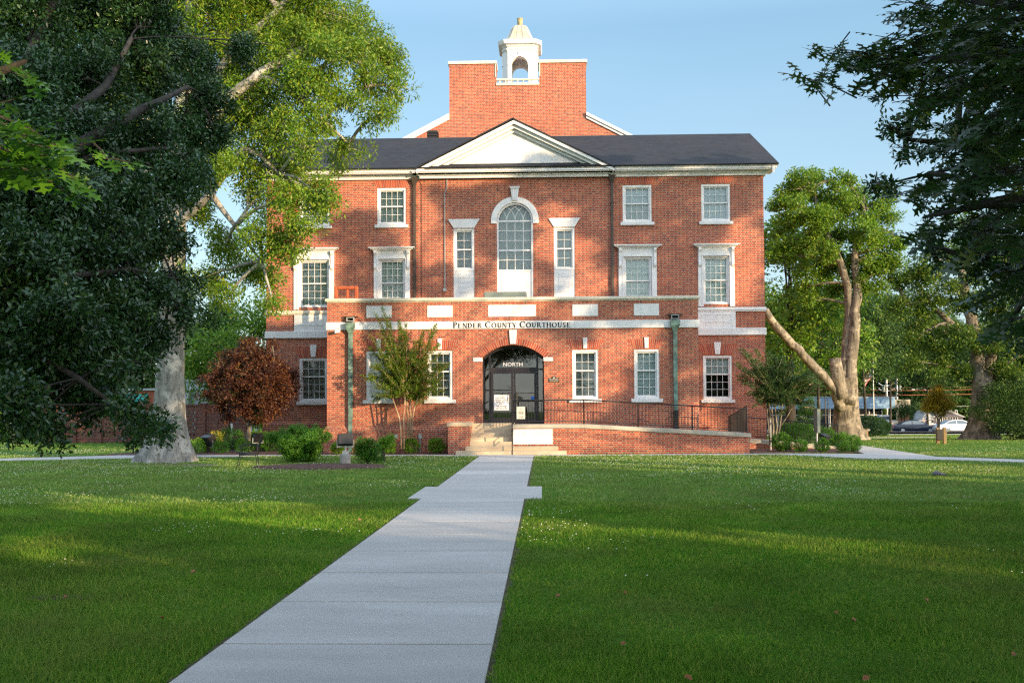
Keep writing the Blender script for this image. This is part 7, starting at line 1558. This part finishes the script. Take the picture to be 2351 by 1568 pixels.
for nb, y0, y1, p, w0, h0, nm in ((400000, 4.2, 17, 1.35, .0055, .066, 'near'), (190000, 16, 36, 1.2, .0055, .060, 'mid'), (90000, 36, 96, 1.0, .02, .06, 'far')):
    xg, yg = scatter(ng, nb, y0, y1, p); n = len(xg); zt_ = np.array([terrain(a, b_) for a, b_ in zip(xg, yg)]) if y1 > 46 else np.zeros(n)
    gaps = vnoise(xg, yg, .5, 3) * .6 + vnoise(xg, yg, 2.2, 5) * .4; keep = gaps > .06; xg, yg, zt_, gaps = xg[keep], yg[keep], zt_[keep], gaps[keep]; n = len(xg)
    cl_x = np.round(xg / .13) * .13; cl_y = np.round(yg / .13) * .13
    tilt = np.stack([np.sin(cl_x * 91.7 + cl_y * 37.3), np.cos(cl_x * 53.1 - cl_y * 71.9)], 1) * .5
    d = np.stack([tilt[:, 0] + ng.normal(size=n) * .55, tilt[:, 1] + ng.normal(size=n) * .55, np.full(n, 1.0)], 1)
    hgt = h0 * (.45 + .8 * ng.random(n)) * (.55 + .9 * vnoise(xg, yg, .9, 9)); wd_ = w0 * np.maximum(1, yg / 7.0 if nm != 'far' else yg / 40) * (.7 + .6 * ng.random(n))
    o = leaves('grass', np.stack([xg, yg, zt_ - .004], 1), d, rdir(ng, n), hgt, wd_, T_BLADE, M['grassblade' if nm == 'near' else 'grassmid']); tag(o, {'near': 'short green lawn grass in the foreground', 'mid': 'lawn grass coloured paler for grazing light, mixed with clover near the building', 'far': 'grass of the far lawn on both sides of the building'}[nm], 'grass', kind='stuff')
xg, yg = scatter(ng, 20000, 9, 42, .5); dn_ = vnoise(xg, yg, 2.6, 2) * .6 + vnoise(xg, yg, .8, 8) * .4 + np.clip((yg - 12) / 20, 0, 1) * np.clip((46 - yg) / 14, 0, 1) * .24; keep = dn_ > .62 + .18 * ng.random(len(xg)); xg, yg = xg[keep], yg[keep]; n = len(xg)
s_ = .0075 * (1 + .5 * ng.random(n)) * np.maximum(1, yg / 34)
o = leaves('clover_flowers', np.stack([xg, yg, .045 + .02 * ng.random(n)], 1), np.tile([[0, 1., 0]], (n, 1)) + .3 * ng.normal(size=(n, 3)), np.tile([[0, 0, 1.]], (n, 1)), s_, s_, T_OCT, M['clover']); tag(o, 'white clover blossoms dotted through the lawn', 'clover', kind='stuff')
T_DL = (np.array([(0, 0, 0), (-.45, .25, .28), (-.38, .7, .36), (0, 1.0, .12), (.38, .7, .3), (.42, .25, .22), (0, .5, -.04)]), [(0, 6, 1), (1, 6, 2), (2, 6, 3), (3, 6, 4), (4, 6, 5), (5, 6, 0)])
rgl = random.Random(15)
DL = [((245, 1207), 'dry brown leaf on the grass near the left shadow edge'), ((440, 1315), 'curled dry leaf left of the walk'), ((190, 1212), 'small dry leaf at the left of the lawn'), ((145, 1372), 'dry brown leaf lying in the bare patch at the left'), ((375, 1418), 'dry leaf in the grass below the bare patch'), ((825, 1195), 'pale dry leaf close to the left edge of the walk'), ((1420, 1360), 'cluster leaf right of the walk in deep shade'), ((1440, 1362), 'darker dry leaf beside its neighbour right of the walk'), ((1925, 1408), 'tan dry leaf in the middle of the right lawn'), ((1965, 1426), 'big tan dry leaf below the middle of the right lawn'), ((2050, 1425), 'single tan leaf to the right of the big one'), ((1980, 1560), 'pale dry leaf near the bottom edge'), ((1425, 1480), 'small dry leaf near the lower right lawn'), ((1275, 1370), 'dry leaf beside the right edge of the walk'), ((2130, 1380), 'small orange leaf on the right lawn'), ((2325, 1505), 'large russet leaf at the right edge of the lawn'), ((1590, 1560), 'tiny orange leaf at the bottom of the lawn')]
for k, ((px, py), lab) in enumerate(DL):
    g_ = G(px, min(py, 1560), .05); a = rgl.random() * 6.28; s1 = .04 * rgl.uniform(.8, 1.3)
    o = leaves('dead_leaf', np.array([[0, 0, 0.]]), np.array([[math.cos(a), math.sin(a), .25]]), np.array([[rgl.uniform(-.5, .5), -.6, 1.]]), np.array([s1 * 1.1]), np.array([s1]), T_DL, M['leaf_dead']); o.location = g_; tag(o, lab, 'dead leaf', 'dead leaves scattered on the lawn')
# bare soil patch around the pale oak
g_ = G(389, 1066); mound('bare_soil', g_.x, g_.y - .5, 1.9, .8, .012, plain('bare_soil', (.16, .13, .09), .95, .35, 5), 'bare trodden soil around the foot of the pale oak')
g_ = G(140, 1372); mound('bare_soil', g_.x, g_.y, .35, .16, .014, plain('dark_soil', (.07, .045, .03), .95, .3, 9), 'small patch of bare earth on the left lawn')

# ================================================================ UNSEEN TREES OUTSIDE THE FRAME: crowns shaped along sun rays to shade lawn and front
LIT = [  # places of the front and the lawn kept free of added shade clumps: centre, half size in photo units, strength
    (700, 640, 95, 130), (640, 560, 60, 160), (850, 420, 130, 40), (960, 480, 60, 40), (1060, 395, 120, 22), (740, 420, 90, 60), (850, 330, 160, 60), (720, 350, 60, 60),
    (770, 700, 60, 40), (870, 880, 170, 170), (1000, 800, 170, 90), (1120, 880, 120, 130), (1240, 850, 110, 80), (1180, 960, 170, 90), (1180, 1010, 180, 40), (1290, 900, 50, 60), (1400, 810, 60, 45), (1390, 880, 40, 60), (1470, 790, 50, 26),
    (1190, 640, 55, 60), (1310, 560, 60, 40), (1730, 590, 40, 100), (1700, 650, 50, 50), (1260, 700, 100, 14), (1090, 710, 220, 26), (1380, 640, 40, 40), (1000, 560, 40, 50), (1300, 480, 40, 26), (1620, 960, 60, 26), (1600, 930, 40, 16), (1080, 580, 25, 60),
    (1650, 320, 60, 12), (1520, 360, 70, 12), (1060, 370, 90, 40),
    (1420, 1056, 270, 10), (1700, 1066, 300, 12), (2000, 1077, 300, 12), (2280, 1086, 220, 11), (1250, 1051, 170, 11), (1560, 1060, 240, 13), (2050, 1022, 320, 16), (2250, 1030, 200, 14), (1800, 1040, 60, 9),
    (560, 1176, 170, 8), (780, 1190, 190, 12), (420, 1168, 220, 7), (200, 1156, 220, 5), (900, 1207, 140, 10), (1090, 1208, 130, 17), (1330, 1228, 160, 9), (1600, 1243, 240, 4), (1900, 1262, 240, 5), (2200, 1290, 260, 9), (120, 1246, 180, 9), (40, 1280, 90, 8),
    (340, 1031, 90, 3), (560, 1020, 60, 60), (640, 880, 60, 70), (700, 1000, 70, 14)]
def lit_at(px, py):
    v_ = 0
    for cx, cy, rx, ry in LIT:
        q = ((px - cx) / rx) ** 2 + ((py - cy) / ry) ** 2
        if q < 1.0: return True
    return False
rg = random.Random(99); hs_ = Vector((S.x, S.y, 0)).normalized(); te = math.tan(SUN_EL)
TR = [((20, -1), 15), ((27, 8), 15), ((15.5, -9), 14), ((33, 0), 16), ((24, -14), 15), ((38, -12), 16), ((10, -19), 14), ((33, -24), 15), ((20, 14), 13), ((3, -25), 13), ((44, 2), 16), ((-6, -22), 13)]
cl = [[] for _ in TR]; cr_ = [[] for _ in TR]
KEEP = [(Vector(P(60, 330, 3.2)), .5), (Vector((-11.4, 38.4, 4.4)), 1.9), (Vector((-9.5, 30, 10)), 3.2), (Vector((-7, 30.5, 13)), 3.0), (Vector((-12, 31, 13)), 3.0), (Vector((-8.5, 29.5, 6.5)), 1.5), (Vector((17, 56, 12)), 4.0), (Vector(P(930, 830, 35.9)), 1.2)]
def blocked(p, r):
    for c, R_ in KEEP:
        q = p - c; t = q.dot(S)
        if t > 0 and (q - S * t).length < R_ + r: return True
    return False
def occlude(pt, tmin, tmax, kk=1, rr=.4):  # adds unseen leaf clumps on the sun ray so the point falls in shade
    for _ in range(kk):
        for tr_ in range(12):
            t = rg.uniform(tmin, tmax); p = pt + hs_ * t + Vector((0, 0, t * te))
            if p.z < 2.0 or p.z > 16.5 or blocked(p, rr): continue
            if p.y > -1 and p.x < .50 * p.y + 2.6: continue
            if p.y <= -1 and p.x < 2.0 and p.y > -9: continue
            j = min(range(len(TR)), key=lambda i: (TR[i][0][0] - p.x) ** 2 + (TR[i][0][1] - p.y) ** 2)
            if (TR[j][0][0] - p.x) ** 2 + (TR[j][0][1] - p.y) ** 2 > 12.5 ** 2: continue
            cl[j].append((p.x, p.y, p.z)); cr_[j].append(rr); break
x = MX0 - .3
while x < MX1 + 1.0:
    z = .3
    while z < 14.3:
        Y = YM - .3 if (z > 5.9 or x < PX0 or x > PX1) else YP
        if z > ZEV: Y = YM + (z - ZEV) / (ZR - ZEV) * 4
        jx, jz = x + rg.uniform(-.2, .2), z + rg.uniform(-.2, .2); px, py = proj((jx, Y, jz))
        if not any(lit_at(*proj((jx + a_, Y, jz + b_))) for a_, b_ in ((0, 0), (.25, 0), (-.25, 0), (0, .2), (0, -.2))): occlude(Vector((jx, Y, jz)), 26, 48, 3, .36)
        z += .46
    x += .46
Y = 3.5
while Y < 45:
    x = -.62 * Y - 2
    while x < .50 * Y + 3:
        jx, jy = x + rg.uniform(-.3, .3), Y + rg.uniform(-.6, .6); px, py = proj((jx, jy, .02))
        if not (Y > 34.6 and -9 < x < 9.3) and not any(lit_at(*proj((jx + a_, jy + b_, .02))) for a_, b_ in ((0, 0), (0, .065 * jy), (0, -.065 * jy), (.3, .03 * jy), (-.3, -.03 * jy))): occlude(Vector((jx, jy, .02)), 13, 36, 3, .17)
        x += .34
    Y += .8
for c, r in LIVE_LOB:
    for _ in range(4): occlude(Vector(c) + Vector((rg.uniform(-1, 1) * r[0], rg.uniform(-1, 1) * r[1], rg.uniform(-1, 1) * r[2])), 9, 32, 2, .36)
for c, r in RIGHT_LOB:
    for _ in range(3): occlude(Vector(c) + Vector((rg.uniform(-1, 1) * r[0], rg.uniform(-1, 1) * r[1], rg.uniform(-1, 1) * r[2])), 4, 30, 2, .36)
for k in range(60): occlude(Vector((tb.x + rg.uniform(-.8, .8), tb.y - .6, rg.uniform(0, 6))), 26, 46, 3, .36)
labs = ['unseen shade oak standing right of the camera', 'unseen shade oak further right on the lawn', 'unseen shade oak behind the camera to the right', 'unseen far shade oak off to the right', 'unseen shade oak by the street behind', 'unseen outermost shade oak behind to the right', 'unseen shade oak straight behind the walk', 'unseen distant shade oak behind right', 'unseen young shade oak beside the right lawn', 'unseen shade oak behind the left lawn', 'unseen shade oak at the right boundary', 'unseen shade oak behind left of the walk']
for j, (((x, y), h), lab) in enumerate(zip(TR, labs)):
    if len(cl[j]) < 8: continue
    ca = np.array(cl[j]); lb = [((x + 2.6 * math.cos(a), y + 2.6 * math.sin(a), h * .62 + 1.4 * math.sin(3 * a)), (1.3, 1.3, 1.0)) for a in np.linspace(0, 5.2, 4)] if False else []
    r = tree('shade_oak', lab, (x, y, 0), (x, y, h * .45), .42, .3, [(tuple(c), (.3, .3, .3)) for c in ca[:: max(1, len(ca) // 14)]], 'leaf_far', 'bark_tan', dens=.001, per=46, cr=.42, leaf=.15, lw=.7, seed=200 + j, group='unseen oaks outside the view with crowns shaped to shade the scene', extra=ca, extra_r=np.array(cr_[j]), twig=.12, droop=.2, flat=.45)
